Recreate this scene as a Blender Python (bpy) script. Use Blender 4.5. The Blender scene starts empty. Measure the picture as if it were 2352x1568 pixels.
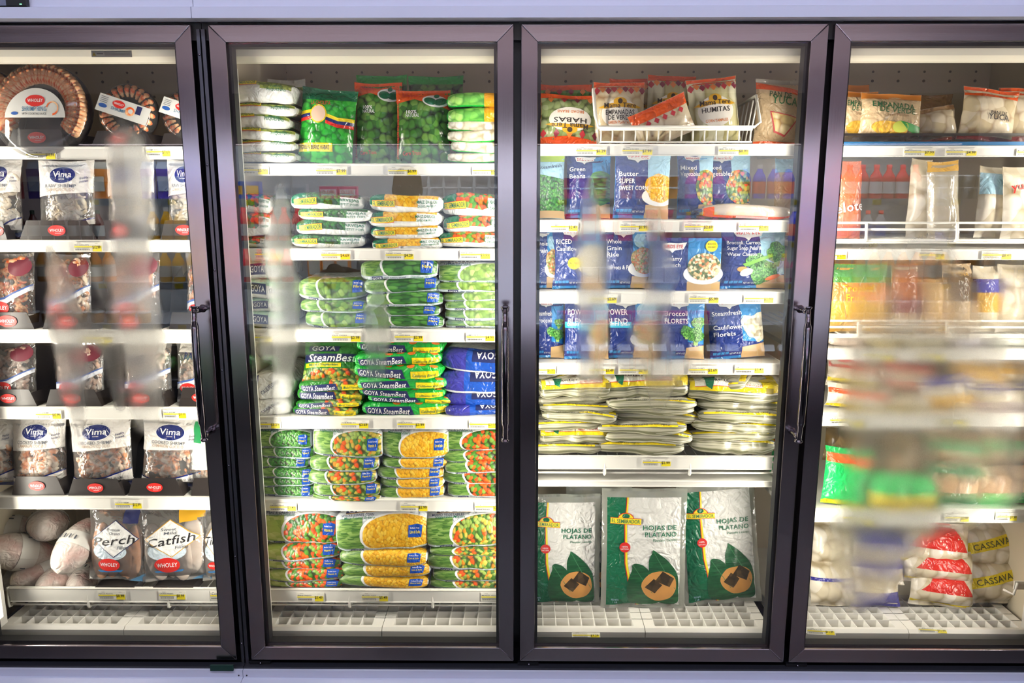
import bpy, bmesh, math, random
import numpy as np
from mathutils import Vector, Matrix
R = math.radians
sc = bpy.context.scene
COL = sc.collection

# ---------------------------------------------------------------- camera, world, aisle lights, exposure
FPX, CAMD, CAMH, PITCH, YAW = 1750.0, 1.99, 1.60, R(10.6), R(0.46)
cam = bpy.data.cameras.new('camera')
cam.sensor_width = 36.0
cam.lens = FPX / 2352 * 36
cam.clip_start = 0.05
camo = bpy.data.objects.new('camera', cam)
camo.location = (0, -CAMD, CAMH)
camo.rotation_euler = (R(90) - PITCH, 0, YAW)
COL.objects.link(camo)
sc.camera = camo

def at(px, py, Y=0.0):
    """the point of the vertical plane Y that the photograph shows at a pixel -> (X, Z)"""
    v = Vector(((px - 1176) / FPX, (784 - py) / FPX, -1.0))
    v.rotate(camo.rotation_euler)
    t = (Y + CAMD) / v.y
    return v.x * t, CAMH + v.z * t

w = bpy.data.worlds.new('world')
w.use_nodes = True
w.node_tree.nodes['Background'].inputs[0].default_value = (0.62, 0.66, 0.80, 1)
w.node_tree.nodes['Background'].inputs[1].default_value = 0.10
sc.world = w
sc.view_settings.view_transform = 'Standard'
sc.view_settings.look = 'None'
sc.view_settings.gamma = 1
sc.view_settings.use_curve_mapping = False
sc.view_settings.exposure = 0.0
sc.cycles.max_bounces = 7
sc.cycles.diffuse_bounces = 3
sc.cycles.glossy_bounces = 3
sc.cycles.transmission_bounces = 4
sc.cycles.transparent_max_bounces = 14
sc.cycles.sample_clamp_indirect = 4.0
sc.cycles.caustics_reflective = False
sc.cycles.caustics_refractive = False

def area(name, loc, rot, sx, sy, watts, col, spread=None):
    l = bpy.data.lights.new(name, 'AREA')
    l.shape = 'RECTANGLE'
    l.size, l.size_y, l.energy, l.color = sx, sy, watts, col
    if spread: l.spread = spread
    o = bpy.data.objects.new(name, l)
    o.location, o.rotation_euler = loc, rot
    COL.objects.link(o)
    return o
COOL = (0.74, 0.80, 1.0)
for x in (-1.9, 0.0, 1.9):                       # the aisle's ceiling troffers
    area('aisle_light', (x, -1.75, 3.13), (0, 0, 0), 1.5, 0.5, 22, COOL)
WARM = (1.0, 0.925, 0.80)
LEDW = 4.9

# ---------------------------------------------------------------- helpers
def link(o, parent=None):
    COL.objects.link(o)
    if parent is not None: o.parent = parent
    return o
def tag(o, label=None, cat=None, group=None, kind=None):
    if label: o['label'] = label
    if cat: o['category'] = cat
    if group: o['group'] = group
    if kind: o['kind'] = kind
    return o
def empty(name, loc=(0, 0, 0), rz=0.0, parent=None):
    o = bpy.data.objects.new(name, None)
    o.location = loc
    o.rotation_euler = (0, 0, rz)
    o.empty_display_size = 0.02
    return link(o, parent)
def copy_tree(o, parent=None):
    c = o.copy()
    COL.objects.link(c)
    c.parent = parent
    for ch in [x for x in KIDS.get(o.name, [])]:
        copy_tree(ch, c)
    return c
KIDS = {}

class MB:
    """collects polygons with a material and a uv (metres) and links them as one mesh"""
    def __init__(s):
        s.v, s.f, s.m, s.mats, s.uv, s.smooth = [], [], [], [], [], []
    def mi(s, mat):
        if mat not in s.mats: s.mats.append(mat)
        return s.mats.index(mat)
    def add(s, verts, faces, mat, smooth=False, uvs=None):
        n = len(s.v)
        s.v.extend([tuple(map(float, p)) for p in verts])
        s.uv.extend(uvs if uvs is not None else [(p[0], p[2]) for p in verts])
        k = s.mi(mat)
        for f in faces:
            s.f.append([i + n for i in f]); s.m.append(k); s.smooth.append(smooth)
    def box(s, x0, x1, y0, y1, z0, z1, mat, M=None):
        v = [Vector((x, y, z)) for x in (x0, x1) for y in (y0, y1) for z in (z0, z1)]
        if M is not None: v = [M @ p for p in v]
        s.add(v, [(0, 1, 3, 2), (4, 6, 7, 5), (0, 4, 5, 1), (2, 3, 7, 6), (0, 2, 6, 4), (1, 5, 7, 3)], mat)
    def tube(s, pts, r, mat, n=8, closed=False, caps=True):
        pts = [Vector(p) for p in pts]
        rs = r if isinstance(r, (list, tuple)) else [r] * len(pts)
        rings, k = [], len(pts)
        up = Vector((0.13, 0.21, 0.97))
        for i, p in enumerate(pts):
            a = pts[(i - 1) % k] if (closed or i > 0) else p
            b = pts[(i + 1) % k] if (closed or i < k - 1) else p
            d = (b - a).normalized()
            u = d.cross(up)
            if u.length < 0.05: u = d.cross(Vector((1, 0, 0)))
            u.normalize(); q = d.cross(u)
            rings.append([p + (u * math.cos(t) + q * math.sin(t)) * rs[i] for t in [2 * math.pi * j / n for j in range(n)]])
        V = [x for ring in rings for x in ring]
        F = []
        for i in range(k if closed else k - 1):
            for j in range(n):
                a, b = i * n + j, i * n + (j + 1) % n
                c, d2 = ((i + 1) % k) * n + (j + 1) % n, ((i + 1) % k) * n + j
                F.append((a, b, c, d2))
        if caps and not closed:
            F.append(tuple(range(n))[::-1]); F.append(tuple((k - 1) * n + j for j in range(n)))
        s.add(V, F, mat, True)
    def prism(s, poly, y0, y1, mat):
        """polygon in XZ pushed from y0 to y1"""
        n = len(poly)
        V = [(p[0], y0, p[1]) for p in poly] + [(p[0], y1, p[1]) for p in poly]
        F = [tuple(range(n)), tuple(range(2 * n - 1, n - 1, -1))] + [(i, i + n, (i + 1) % n + n, (i + 1) % n) for i in range(n)]
        s.add(V, F, mat)
    def sweepx(s, prof, x0, x1, mat, smooth=False):
        """closed profile in YZ pushed along X"""
        n = len(prof)
        V = [(x0, p[0], p[1]) for p in prof] + [(x1, p[0], p[1]) for p in prof]
        F = [tuple(range(n)), tuple(range(2 * n - 1, n - 1, -1))] + [(i, (i + 1) % n, (i + 1) % n + n, i + n) for i in range(n)]
        s.add(V, F, mat, smooth)
    def ball(s, c, rx, ry, rz, mat, nu=12, nv=8, M=None):
        V, F = [], []
        for j in range(nv + 1):
            t = math.pi * j / nv
            for i in range(nu):
                a = 2 * math.pi * i / nu
                p = Vector((rx * math.sin(t) * math.cos(a), ry * math.sin(t) * math.sin(a), rz * math.cos(t)))
                if M is not None: p = M @ p
                V.append(Vector(c) + p)
        for j in range(nv):
            for i in range(nu):
                F.append((j * nu + i, (j + 1) * nu + i, (j + 1) * nu + (i + 1) % nu, j * nu + (i + 1) % nu))
        s.add(V, F, mat, True)
    def lathe(s, prof, mat, n=20, c=(0, 0, 0)):
        V, F = [], []
        for r, z in prof:
            for i in range(n):
                a = 2 * math.pi * i / n
                V.append((c[0] + r * math.cos(a), c[1] + r * math.sin(a), c[2] + z))
        for j in range(len(prof) - 1):
            for i in range(n):
                F.append((j * n + i, j * n + (i + 1) % n, (j + 1) * n + (i + 1) % n, (j + 1) * n + i))
        s.add(V, F, mat, True)
    def mesh(s, name):
        me = bpy.data.meshes.new(name)
        me.from_pydata(s.v, [], s.f)
        for m in s.mats: me.materials.append(m)
        me.polygons.foreach_set('material_index', s.m)
        me.polygons.foreach_set('use_smooth', s.smooth)
        uvl = me.uv_layers.new(name='UVMap')
        li = np.empty(len(me.loops), dtype=np.int32)
        me.loops.foreach_get('vertex_index', li)
        uv = np.array(s.uv, dtype=np.float32)[li]
        uvl.data.foreach_set('uv', uv.ravel())
        me.update()
        return me
    def build(s, name, parent=None, loc=None, bevel=0):
        o = bpy.data.objects.new(name, s.mesh(name))
        link(o, parent)
        if parent is not None: KIDS.setdefault(parent.name, []).append(o)
        if loc is not None: o.location = loc
        if bevel:
            b = o.modifiers.new('bevel', 'BEVEL'); b.width = bevel; b.segments = 2; b.limit_method = 'ANGLE'
        return o

# ---------------------------------------------------------------- materials (all node based)
MATS = {}
def N(nt, t, **kw):
    n = nt.nodes.new(t)
    for k, v in kw.items():
        if k.startswith('i_'):
            key = k[2:]
            n.inputs[int(key) if key.isdigit() else key.replace('_', ' ')].default_value = v
        else: setattr(n, k, v)
    return n
def new_mat(name):
    m = bpy.data.materials.new(name)
    m.use_nodes = True
    nt = m.node_tree
    b = nt.nodes['Principled BSDF']
    return m, nt, b
def rgb(c):
    """sRGB 0..255 or hex -> linear rgba"""
    if isinstance(c, str): c = tuple(int(c[i:i + 2], 16) for i in (0, 2, 4))
    return tuple(((x / 255) / 12.92 if x <= 10 else ((x / 255 + .055) / 1.055) ** 2.4) for x in c) + (1.0,)
def plain(c, rough=0.5, metal=0.0, noise=0.0, scale=8, bump=0.0, bscale=60, coat=0.0, spec=0.5):
    key = ('plain', c, rough, metal, noise, scale, bump, bscale, coat, spec)
    if key in MATS: return MATS[key]
    m, nt, b = new_mat('paint')
    b.inputs['Roughness'].default_value = rough
    b.inputs['Metallic'].default_value = metal
    b.inputs['Coat Weight'].default_value = coat
    b.inputs['Specular IOR Level'].default_value = spec
    col = rgb(c)
    tc = N(nt, 'ShaderNodeTexCoord')
    nz = N(nt, 'ShaderNodeTexNoise', i_Scale=scale, i_Detail=4.0)
    nt.links.new(tc.outputs['Object'], nz.inputs['Vector'])
    mx = N(nt, 'ShaderNodeMix', data_type='RGBA')
    k = max(noise, 0.03)
    mx.inputs[6].default_value = tuple(x * (1 - k) for x in col[:3]) + (1,)
    mx.inputs[7].default_value = tuple(min(1, x * (1 + k)) for x in col[:3]) + (1,)
    nt.links.new(nz.outputs['Fac'], mx.inputs[0])
    nt.links.new(mx.outputs[2], b.inputs['Base Color'])
    if bump:
        n2 = N(nt, 'ShaderNodeTexNoise', i_Scale=bscale, i_Detail=3.0)
        nt.links.new(tc.outputs['Object'], n2.inputs['Vector'])
        bp = N(nt, 'ShaderNodeBump', i_Strength=bump, i_Distance=0.004)
        nt.links.new(n2.outputs['Fac'], bp.inputs['Height'])
        nt.links.new(bp.outputs[0], b.inputs['Normal'])
    MATS[key] = m
    return m
def crinkle(nt, b, strength=0.5, scale=16.0, dist=0.020, extra=None):
    """sharp creases of thin film: two layers of folded noise feed the bump"""
    tc = N(nt, 'ShaderNodeTexCoord')
    oi = N(nt, 'ShaderNodeObjectInfo')
    ad = N(nt, 'ShaderNodeVectorMath', operation='MULTIPLY_ADD')
    cx = N(nt, 'ShaderNodeCombineXYZ')
    nt.links.new(oi.outputs['Random'], cx.inputs[0]); nt.links.new(oi.outputs['Random'], cx.inputs[2])
    nt.links.new(cx.outputs[0], ad.inputs[0]); ad.inputs[1].default_value = (7, 7, 7)
    nt.links.new(tc.outputs['Object'], ad.inputs[2])
    n1 = N(nt, 'ShaderNodeTexNoise', i_Scale=scale, i_Detail=2.5, i_Distortion=0.8)
    nt.links.new(ad.outputs[0], n1.inputs['Vector'])
    s = N(nt, 'ShaderNodeMath', operation='SUBTRACT', i_1=0.5); nt.links.new(n1.outputs['Fac'], s.inputs[0])
    a = N(nt, 'ShaderNodeMath', operation='ABSOLUTE'); nt.links.new(s.outputs[0], a.inputs[0])
    vo = N(nt, 'ShaderNodeTexVoronoi', feature='DISTANCE_TO_EDGE', i_Scale=scale * 2.2)
    nt.links.new(ad.outputs[0], vo.inputs['Vector'])
    mm = N(nt, 'ShaderNodeMath', operation='MULTIPLY_ADD', i_1=0.18)
    nt.links.new(vo.outputs['Distance'], mm.inputs[0]); nt.links.new(a.outputs[0], mm.inputs[2])
    h = mm.outputs[0]
    if extra is not None:
        m3 = N(nt, 'ShaderNodeMath', operation='ADD')
        nt.links.new(h, m3.inputs[0]); nt.links.new(extra, m3.inputs[1]); h = m3.outputs[0]
    bp = N(nt, 'ShaderNodeBump', i_Strength=strength, i_Distance=dist)
    nt.links.new(h, bp.inputs['Height'])
    nt.links.new(bp.outputs[0], b.inputs['Normal'])
def film(c, rough=0.22, strength=0.75):
    """printed plastic film"""
    key = ('film', c, rough, strength)
    if key in MATS: return MATS[key]
    m, nt, b = new_mat('printed_film')
    b.inputs['Base Color'].default_value = rgb(c)
    b.inputs['Roughness'].default_value = rough
    b.inputs['Specular IOR Level'].default_value = 0.6
    crinkle(nt, b, strength, 24.0)
    MATS[key] = m
    return m
def veg(name, cols, size=0.009, stretch=(1, 1), gap='1c2a10', rot=0.5, lump=1.0, rough=0.3, gapw=0.42):
    """a printed or see-through picture of loose pieces: cells with their own colour, dark between"""
    key = ('veg', name)
    if key in MATS: return MATS[key]
    m, nt, b = new_mat(name)
    b.inputs['Roughness'].default_value = rough
    b.inputs['Specular IOR Level'].default_value = 0.6
    uv = N(nt, 'ShaderNodeTexCoord')
    mp = N(nt, 'ShaderNodeMapping')
    mp.inputs['Scale'].default_value = (stretch[0], stretch[1], 1)
    mp.inputs['Rotation'].default_value = (0, 0, rot)
    nt.links.new(uv.outputs['UV'], mp.inputs[0])
    nz = N(nt, 'ShaderNodeTexNoise', i_Scale=0.35 / size, i_Detail=1.0)
    nt.links.new(mp.outputs[0], nz.inputs['Vector'])
    mv = N(nt, 'ShaderNodeVectorMath', operation='MULTIPLY_ADD')
    mv.inputs[1].default_value = (size * 1.2,) * 3
    nt.links.new(nz.outputs['Color'], mv.inputs[0]); nt.links.new(mp.outputs[0], mv.inputs[2])
    vo = N(nt, 'ShaderNodeTexVoronoi', voronoi_dimensions='2D', i_Scale=1 / size)
    nt.links.new(mv.outputs[0], vo.inputs['Vector'])
    sp = N(nt, 'ShaderNodeSeparateColor')
    nt.links.new(vo.outputs['Color'], sp.inputs[0])
    cr = N(nt, 'ShaderNodeValToRGB')
    cr.color_ramp.interpolation = 'CONSTANT'
    e = cr.color_ramp.elements
    for i, c in enumerate(cols):
        if i < 2: el = e[i]; el.position = i / len(cols)
        else: el = e.new(i / len(cols))
        el.color = rgb(c)
    nt.links.new(sp.outputs[0], cr.inputs[0])
    mr = N(nt, 'ShaderNodeMapRange', i_1=gapw, i_2=gapw + 0.38, i_3=1.0, i_4=0.0)
    nt.links.new(vo.outputs['Distance'], mr.inputs[0])
    mx = N(nt, 'ShaderNodeMix', data_type='RGBA')
    mx.inputs[6].default_value = rgb(gap)
    nt.links.new(mr.outputs[0], mx.inputs[0]); nt.links.new(cr.outputs[0], mx.inputs[7])
    nt.links.new(mx.outputs[2], b.inputs['Base Color'])
    inv = N(nt, 'ShaderNodeMath', operation='MULTIPLY', i_1=-0.55 * lump)
    nt.links.new(vo.outputs['Distance'], inv.inputs[0])
    crinkle(nt, b, 0.5, 14.0, 0.006, inv.outputs[0])
    MATS[key] = m
    return m
def clear(tint='ffffff', op=0.12, rough=0.12, strength=0.8, scale=18.0):
    """clear wrap: mostly see-through with sharp highlights on its creases"""
    key = ('clear', tint, op, rough, strength, scale)
    if key in MATS: return MATS[key]
    m, nt, b = new_mat('clear_film')
    b.inputs['Base Color'].default_value = rgb(tint)
    b.inputs['Roughness'].default_value = rough
    b.inputs['Specular IOR Level'].default_value = 0.8
    crinkle(nt, b, strength, scale, 0.008)
    tr = N(nt, 'ShaderNodeBsdfTransparent')
    gl = N(nt, 'ShaderNodeBsdfGlossy', i_Roughness=rough)
    gl.inputs[0].default_value = (1, 1, 1, 1)
    bn = [n for n in nt.nodes if n.type == 'BUMP'][0]
    nt.links.new(bn.outputs[0], gl.inputs['Normal'])
    fr = N(nt, 'ShaderNodeFresnel', i_IOR=1.45)
    nt.links.new(bn.outputs[0], fr.inputs['Normal'])
    m1 = N(nt, 'ShaderNodeMixShader', i_0=op)
    nt.links.new(tr.outputs[0], m1.inputs[1]); nt.links.new(b.outputs[0], m1.inputs[2])
    m2 = N(nt, 'ShaderNodeMixShader')
    f2 = N(nt, 'ShaderNodeMath', operation='MULTIPLY', i_1=0.9); f2.use_clamp = True
    nt.links.new(fr.outputs[0], f2.inputs[0])
    nt.links.new(f2.outputs[0], m2.inputs[0])
    nt.links.new(m1.outputs[0], m2.inputs[1]); nt.links.new(gl.outputs[0], m2.inputs[2])
    out = [n for n in nt.nodes if n.type == 'OUTPUT_MATERIAL'][0]
    nt.links.new(m2.outputs[0], out.inputs[0])
    MATS[key] = m
    return m
def emit(c, s):
    m, nt, b = new_mat('lamp_glow')
    b.inputs['Emission Color'].default_value = c + (1,)
    b.inputs['Emission Strength'].default_value = s
    b.inputs['Base Color'].default_value = (0.9, 0.9, 0.9, 1)
    return m
def glass_mat():
    m, nt, b = new_mat('door_glass')
    out = [n for n in nt.nodes if n.type == 'OUTPUT_MATERIAL'][0]
    nt.nodes.remove(b)
    tr = N(nt, 'ShaderNodeBsdfTransparent'); tr.inputs[0].default_value = (0.97, 0.98, 0.97, 1)
    gl = N(nt, 'ShaderNodeBsdfGlossy', i_Roughness=0.0); gl.inputs[0].default_value = (1, 1, 1, 1)
    fr = N(nt, 'ShaderNodeFresnel', i_IOR=1.80)
    mx = N(nt, 'ShaderNodeMixShader')
    nt.links.new(fr.outputs[0], mx.inputs[0]); nt.links.new(tr.outputs[0], mx.inputs[1]); nt.links.new(gl.outputs[0], mx.inputs[2])
    nt.links.new(mx.outputs[0], out.inputs[0])
    return m
def fog_mat():
    """fine condensation: blurs and whitens what lies behind it where the drops are dense"""
    m, nt, b = new_mat('condensation')
    out = [n for n in nt.nodes if n.type == 'OUTPUT_MATERIAL'][0]
    nt.nodes.remove(b)
    at_ = N(nt, 'ShaderNodeAttribute', attribute_name='fog_amount')
    tc = N(nt, 'ShaderNodeTexCoord')
    nz = N(nt, 'ShaderNodeTexNoise', i_Scale=420.0, i_Detail=2.0)
    nt.links.new(tc.outputs['Object'], nz.inputs['Vector'])
    n2 = N(nt, 'ShaderNodeTexNoise', i_Scale=14.0, i_Detail=5.0)
    nt.links.new(tc.outputs['Object'], n2.inputs['Vector'])
    nm = N(nt, 'ShaderNodeMath', operation='MULTIPLY_ADD', i_1=0.35, i_2=-0.2); nt.links.new(n2.outputs['Fac'], nm.inputs[0])
    nk = N(nt, 'ShaderNodeMath', operation='MULTIPLY_ADD', i_1=0.3); nt.links.new(nz.outputs['Fac'], nk.inputs[0]); nt.links.new(nm.outputs[0], nk.inputs[2])
    n3 = N(nt, 'ShaderNodeMath', operation='ADD', i_1=0.86); nt.links.new(nk.outputs[0], n3.inputs[0])
    dm = N(nt, 'ShaderNodeMath', operation='MULTIPLY'); dm.use_clamp = True
    nt.links.new(at_.outputs['Fac'], dm.inputs[0]); nt.links.new(n3.outputs[0], dm.inputs[1])
    tr = N(nt, 'ShaderNodeBsdfTransparent')
    rf = N(nt, 'ShaderNodeBsdfRefraction', i_Roughness=0.62, i_IOR=1.22); rf.inputs[0].default_value = (0.95, 0.95, 0.95, 1)
    df = N(nt, 'ShaderNodeBsdfTranslucent'); df.inputs[0].default_value = (0.85, 0.86, 0.84, 1)
    dd = N(nt, 'ShaderNodeBsdfDiffuse'); dd.inputs[0].default_value = (0.8, 0.82, 0.82, 1)
    mw = N(nt, 'ShaderNodeMixShader', i_0=0.35); nt.links.new(df.outputs[0], mw.inputs[1]); nt.links.new(dd.outputs[0], mw.inputs[2])
    mb = N(nt, 'ShaderNodeMixShader', i_0=0.24); nt.links.new(rf.outputs[0], mb.inputs[1]); nt.links.new(mw.outputs[0], mb.inputs[2])
    mx = N(nt, 'ShaderNodeMixShader')
    nt.links.new(dm.outputs[0], mx.inputs[0]); nt.links.new(tr.outputs[0], mx.inputs[1]); nt.links.new(mb.outputs[0], mx.inputs[2])
    nt.links.new(mx.outputs[0], out.inputs[0])
    return m
def brushed(c, rough, axis, metal=1.0):
    m, nt, b = new_mat('brushed_metal')
    b.inputs['Base Color'].default_value = rgb(c)
    b.inputs['Metallic'].default_value = metal
    tc = N(nt, 'ShaderNodeTexCoord')
    mp = N(nt, 'ShaderNodeMapping'); mp.inputs['Scale'].default_value = (900, 900, 3) if axis == 'z' else (3, 900, 900)
    nt.links.new(tc.outputs['Object'], mp.inputs[0])
    nz = N(nt, 'ShaderNodeTexNoise', i_Scale=1.0, i_Detail=2.0); nt.links.new(mp.outputs[0], nz.inputs['Vector'])
    mr = N(nt, 'ShaderNodeMapRange', i_3=rough * 0.75, i_4=rough * 1.25); nt.links.new(nz.outputs['Fac'], mr.inputs[0])
    nt.links.new(mr.outputs[0], b.inputs['Roughness'])
    bp = N(nt, 'ShaderNodeBump', i_Strength=0.12, i_Distance=0.0005); nt.links.new(nz.outputs['Fac'], bp.inputs['Height'])
    nt.links.new(bp.outputs[0], b.inputs['Normal'])
    return m
CREAM = plain('d6cbb4', 0.42, noise=0.02)
WHITE = plain('f1efe9', 0.38, noise=0.02)
SHELFW = plain('f0eee6', 0.40, noise=0.03, scale=25)
HEADER = plain('cdcee0', 0.35)
BLACK = plain('101014', 0.35)
GASKET = plain('16161a', 0.6)
DARKST = plain('5a5a62', 0.35, 0.9)
HOLE = plain('6a6252', 0.8)
FRV, FRH = brushed('a0969c', 0.17, 'z'), brushed('b4aab0', 0.19, 'x')
GLASS, FOG = glass_mat(), fog_mat()
CHROME = plain('78727a', 0.08, 1.0)
# ---------------------------------------------------------------- the shop around: floor, ceiling, walls (seen only in reflections)
def struct(mb, name):
    o = mb.build(name); o['kind'] = 'structure'; return o
mb = MB(); mb.box(-4, 4, -3.9, 1.0, -0.05, 0.0, plain('3a3838', 0.3, noise=0.06, scale=2)); struct(mb, 'floor')
mb = MB(); mb.box(-4, 4, -3.9, 1.0, 3.2, 3.25, plain('b9bcc6', 0.8)); struct(mb, 'ceiling')
mb = MB(); mb.box(-4, 4, -3.95, -3.9, 0, 3.2, plain('f0dcd8', 0.7)); struct(mb, 'wall_rear')
mb = MB(); mb.box(-4, 4, 0.95, 1.0, 0, 3.2, plain('a9acb8', 0.7)); struct(mb, 'wall_front')
for i, x in enumerate((-1.9, 0.0, 1.9)):
    t = empty('ceiling_light', (x, -1.75, 3.15))
    tag(t, 'long cool white fluorescent ceiling fixture ' + ('over the seafood end of the aisle', 'above the middle of the aisle', 'over the foggy end of the aisle')[i], 'light', 'aisle ceiling lights')
    m = MB(); m.box(-0.8, 0.8, -0.3, 0.3, 0.0, 0.05, plain('c8cad0', 0.5)); m.build('housing', t)
    m = MB(); m.box(-0.75, 0.75, -0.25, 0.25, -0.012, 0.0, emit((0.74, 0.80, 1.0), 3.0)); m.build('diffuser', t)

# ---------------------------------------------------------------- the two freezer cases
YL = 0.14                                          # front of the shelves
YB = 0.64                                          # back wall
ZT, ZB = at(1190, 55)[1], at(1190, 1518)[1]        # doors, top and bottom
ZC = at(1190, 148, YL)[1]                          # lower edge of the light canopy
ZG = 0.339                                         # air grille
DOORS = [(-1.569, -0.812), (-0.769, -0.0115), (0.0065, 0.764), (0.779, 1.537)]
SECT = [(-1.56, -0.820), (-0.768, -0.004), (0.004, 0.757), (0.792, 1.535)]
JOINT = -0.790
case_a = tag(empty('display_freezer', (-1.19, 0.3, 0)), 'seafood freezer case with one glass door, joined to the longer case beside it', 'freezer')
case_b = tag(empty('display_freezer', (0.385, 0.3, 0)), 'long upright freezer case with three glass doors of frozen vegetables and bags', 'freezer')
def P(case, mb, name, bevel=0, parent=None):
    """link a piece of a case: verts are in world space, so undo the case's own place"""
    o = mb.build(name, parent or case, bevel=bevel)
    o.matrix_parent_inverse = Matrix.Translation(-Vector(case.location)) if parent is None else Matrix()
    return o
for case, x0, x1, secs in ((case_a, -1.70, JOINT, (0,)), (case_b, JOINT, 1.62, (1, 2, 3))):
    l = x0 if case is case_a else x0 + 0.0015
    # header: lip and the panel above it
    zl0, zl1 = at(1190, 40, -0.045)[1], at(1190, 14, -0.045)[1]
    m = MB(); m.sweepx([(-0.045, zl0), (-0.045, zl1), (-0.03, zl1 + 0.004), (-0.03, 2.35), (0.7, 2.35), (0.7, 2.33), (0.0, 2.33), (0.0, zl0)], l, x1, HEADER); P(case, m, 'header_panel')
    # base
    zk = at(1190, 1542, -0.02)[1]; zb2 = at(1190, 1561, -0.02)[1]
    m = MB(); m.sweepx([(-0.02, zk), (-0.02, zb2 + 0.004), (-0.06, zb2 - 0.004), (-0.064, zb2 - 0.012), (-0.064, 0.10), (-0.02, 0.10), (-0.02, 0.0), (0.68, 0.0), (0.68, zk)], l, x1, HEADER)
    for sx in ((JOINT - 0.011,) if case is case_a else (JOINT + 0.012,)):
        for z in (zk - 0.016,):
            m.tube([(sx, -0.0215, z), (sx, -0.019, z)], 0.002, BLACK, 8)
    P(case, m, 'base_panel')
    # black surround behind the doors
    m = MB()
    m.box(l, x1, 0.012, 0.05, ZT - 0.035, zl0 + 0.02, BLACK)
    m.box(l, x1, 0.010, 0.055, zk - 0.02, ZB + 0.034, plain('08080a', 0.9, spec=0.02))
    m.box(l, x1, -0.012, 0.012, zk - 0.01, zk + 0.006, plain('2a2a30', 0.3))
    for e in {0: (-1.69, -1.56, -0.828, JOINT - 0.006), 1: (JOINT + 0.006, -0.762, -0.027, 0.023, 0.748, 0.796, 1.52, 1.62)}[0 if case is case_a else 1:][0] if False else ([(-1.69, -1.555), (-0.828, JOINT - 0.005)] if case is case_a else [(JOINT + 0.005, -0.752), (-0.0185, 0.0165), (0.754, 0.7875), (1.522, 1.62)]):
        m.box(e[0], e[1], 0.046, 0.075, ZB, ZT, BLACK)
    P(case, m, 'door_surround')
    # interior shell
    shell = MB()
    li, ri = (x0 + 0.06, JOINT - 0.012) if case is case_a else (JOINT + 0.012, x1 - 0.06)
    shell.box(li, ri, YB, YB + 0.03, 0.2, 2.2, CREAM)
    o = P(case, shell, 'back_panel')
    m = MB()
    for (z, r) in ((at(1190, 187, YB)[1], 0.0048), (at(1190, 222, YB)[1], 0.0045), (at(1190, 166, YB)[1], 0.004)):
        n = int((ri - li) / 0.028)
        for i in range(n):
            if r < 0.005 and i % 3: continue
            x = li + 0.01 + i * 0.028
            m.prism([(x + r * math.cos(a), z + r * math.sin(a)) for a in [k * math.pi / 4 for k in range(8)]], YB - 0.0012, YB, HOLE)
    oo = m.build('air_hole', o); oo.parent = o; oo['kind'] = 'stuff'
    m = MB(); m.box(li, li + 0.012, 0.075, YB, ZG - 0.05, 2.2, CREAM); P(case, m, 'side_panel')
    m = MB(); m.box(ri - 0.012, ri, 0.075, YB, ZG - 0.05, 2.2, CREAM); P(case, m, 'side_panel')
    m = MB(); m.box(li, ri, 0.05, YB, 2.15, 2.2, CREAM); P(case, m, 'ceiling_panel')
    m = MB(); m.sweepx([(0.055, ZT - 0.03), (0.060, ZC + 0.035), (0.075, ZC + 0.010), (0.10, ZC), (0.125, ZC), (0.125, ZC + 0.02), (0.09, 2.13), (0.06, 2.13)], li + 0.013, ri - 0.013, plain('ece6d6', 0.5), False)
    P(case, m, 'canopy')
    # bottom: black sill, tray floor and the white egg crate grille
    m = MB()
    m.box(l, x1, 0.05, 0.088, ZB + 0.02, ZG - 0.028, plain('08080a', 0.9, spec=0.02))
    m.box(l, x1, 0.055, YB, ZB - 0.02, ZG - 0.06, plain('3a3a3a', 0.7))
    P(case, m, 'sill')
    for s in secs:
        sx0, sx1 = SECT[s]
        mid = (sx0 + sx1) / 2 + (0.01, -0.02, 0.0, 0.0)[s]
        for (a, b) in ((sx0 + 0.004, mid - 0.001), (mid + 0.001, sx1 - 0.004)):
            g = MB()
            gw = plain('eeece6', 0.45)
            g.sweepx([(0.088, ZG - 0.045), (0.083, ZG - 0.03), (0.085, ZG - 0.008), (0.095, ZG), (0.106, ZG), (0.106, ZG - 0.045)], a, b, gw)
            n = 8
            ma = 0.030
            pit = (b - a - 2 * ma) / n
            g.box(a, a + ma, 0.106, 0.30, ZG - 0.004, ZG, gw); g.box(b - ma, b, 0.106, 0.30, ZG - 0.004, ZG, gw)
            for i in range(n + 1):
                x = a + ma + i * pit
                g.box(x - 0.0012, x + 0.0012, 0.106, 0.30, ZG - 0.022, ZG - 0.0004, gw)
            for y in (0.145, 0.183, 0.221, 0.259, 0.297):
                g.box(a, b, y - 0.0012, y + 0.0012, ZG - 0.022, ZG, gw)
            g.box(a, b, 0.10, 0.32, ZG - 0.036, ZG - 0.030, plain('d2d0c8', 0.6))
            g.box(a, b, 0.30, YB, ZG - 0.036, ZG - 0.004, gw)
            P(case, g, 'air_grille')
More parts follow.
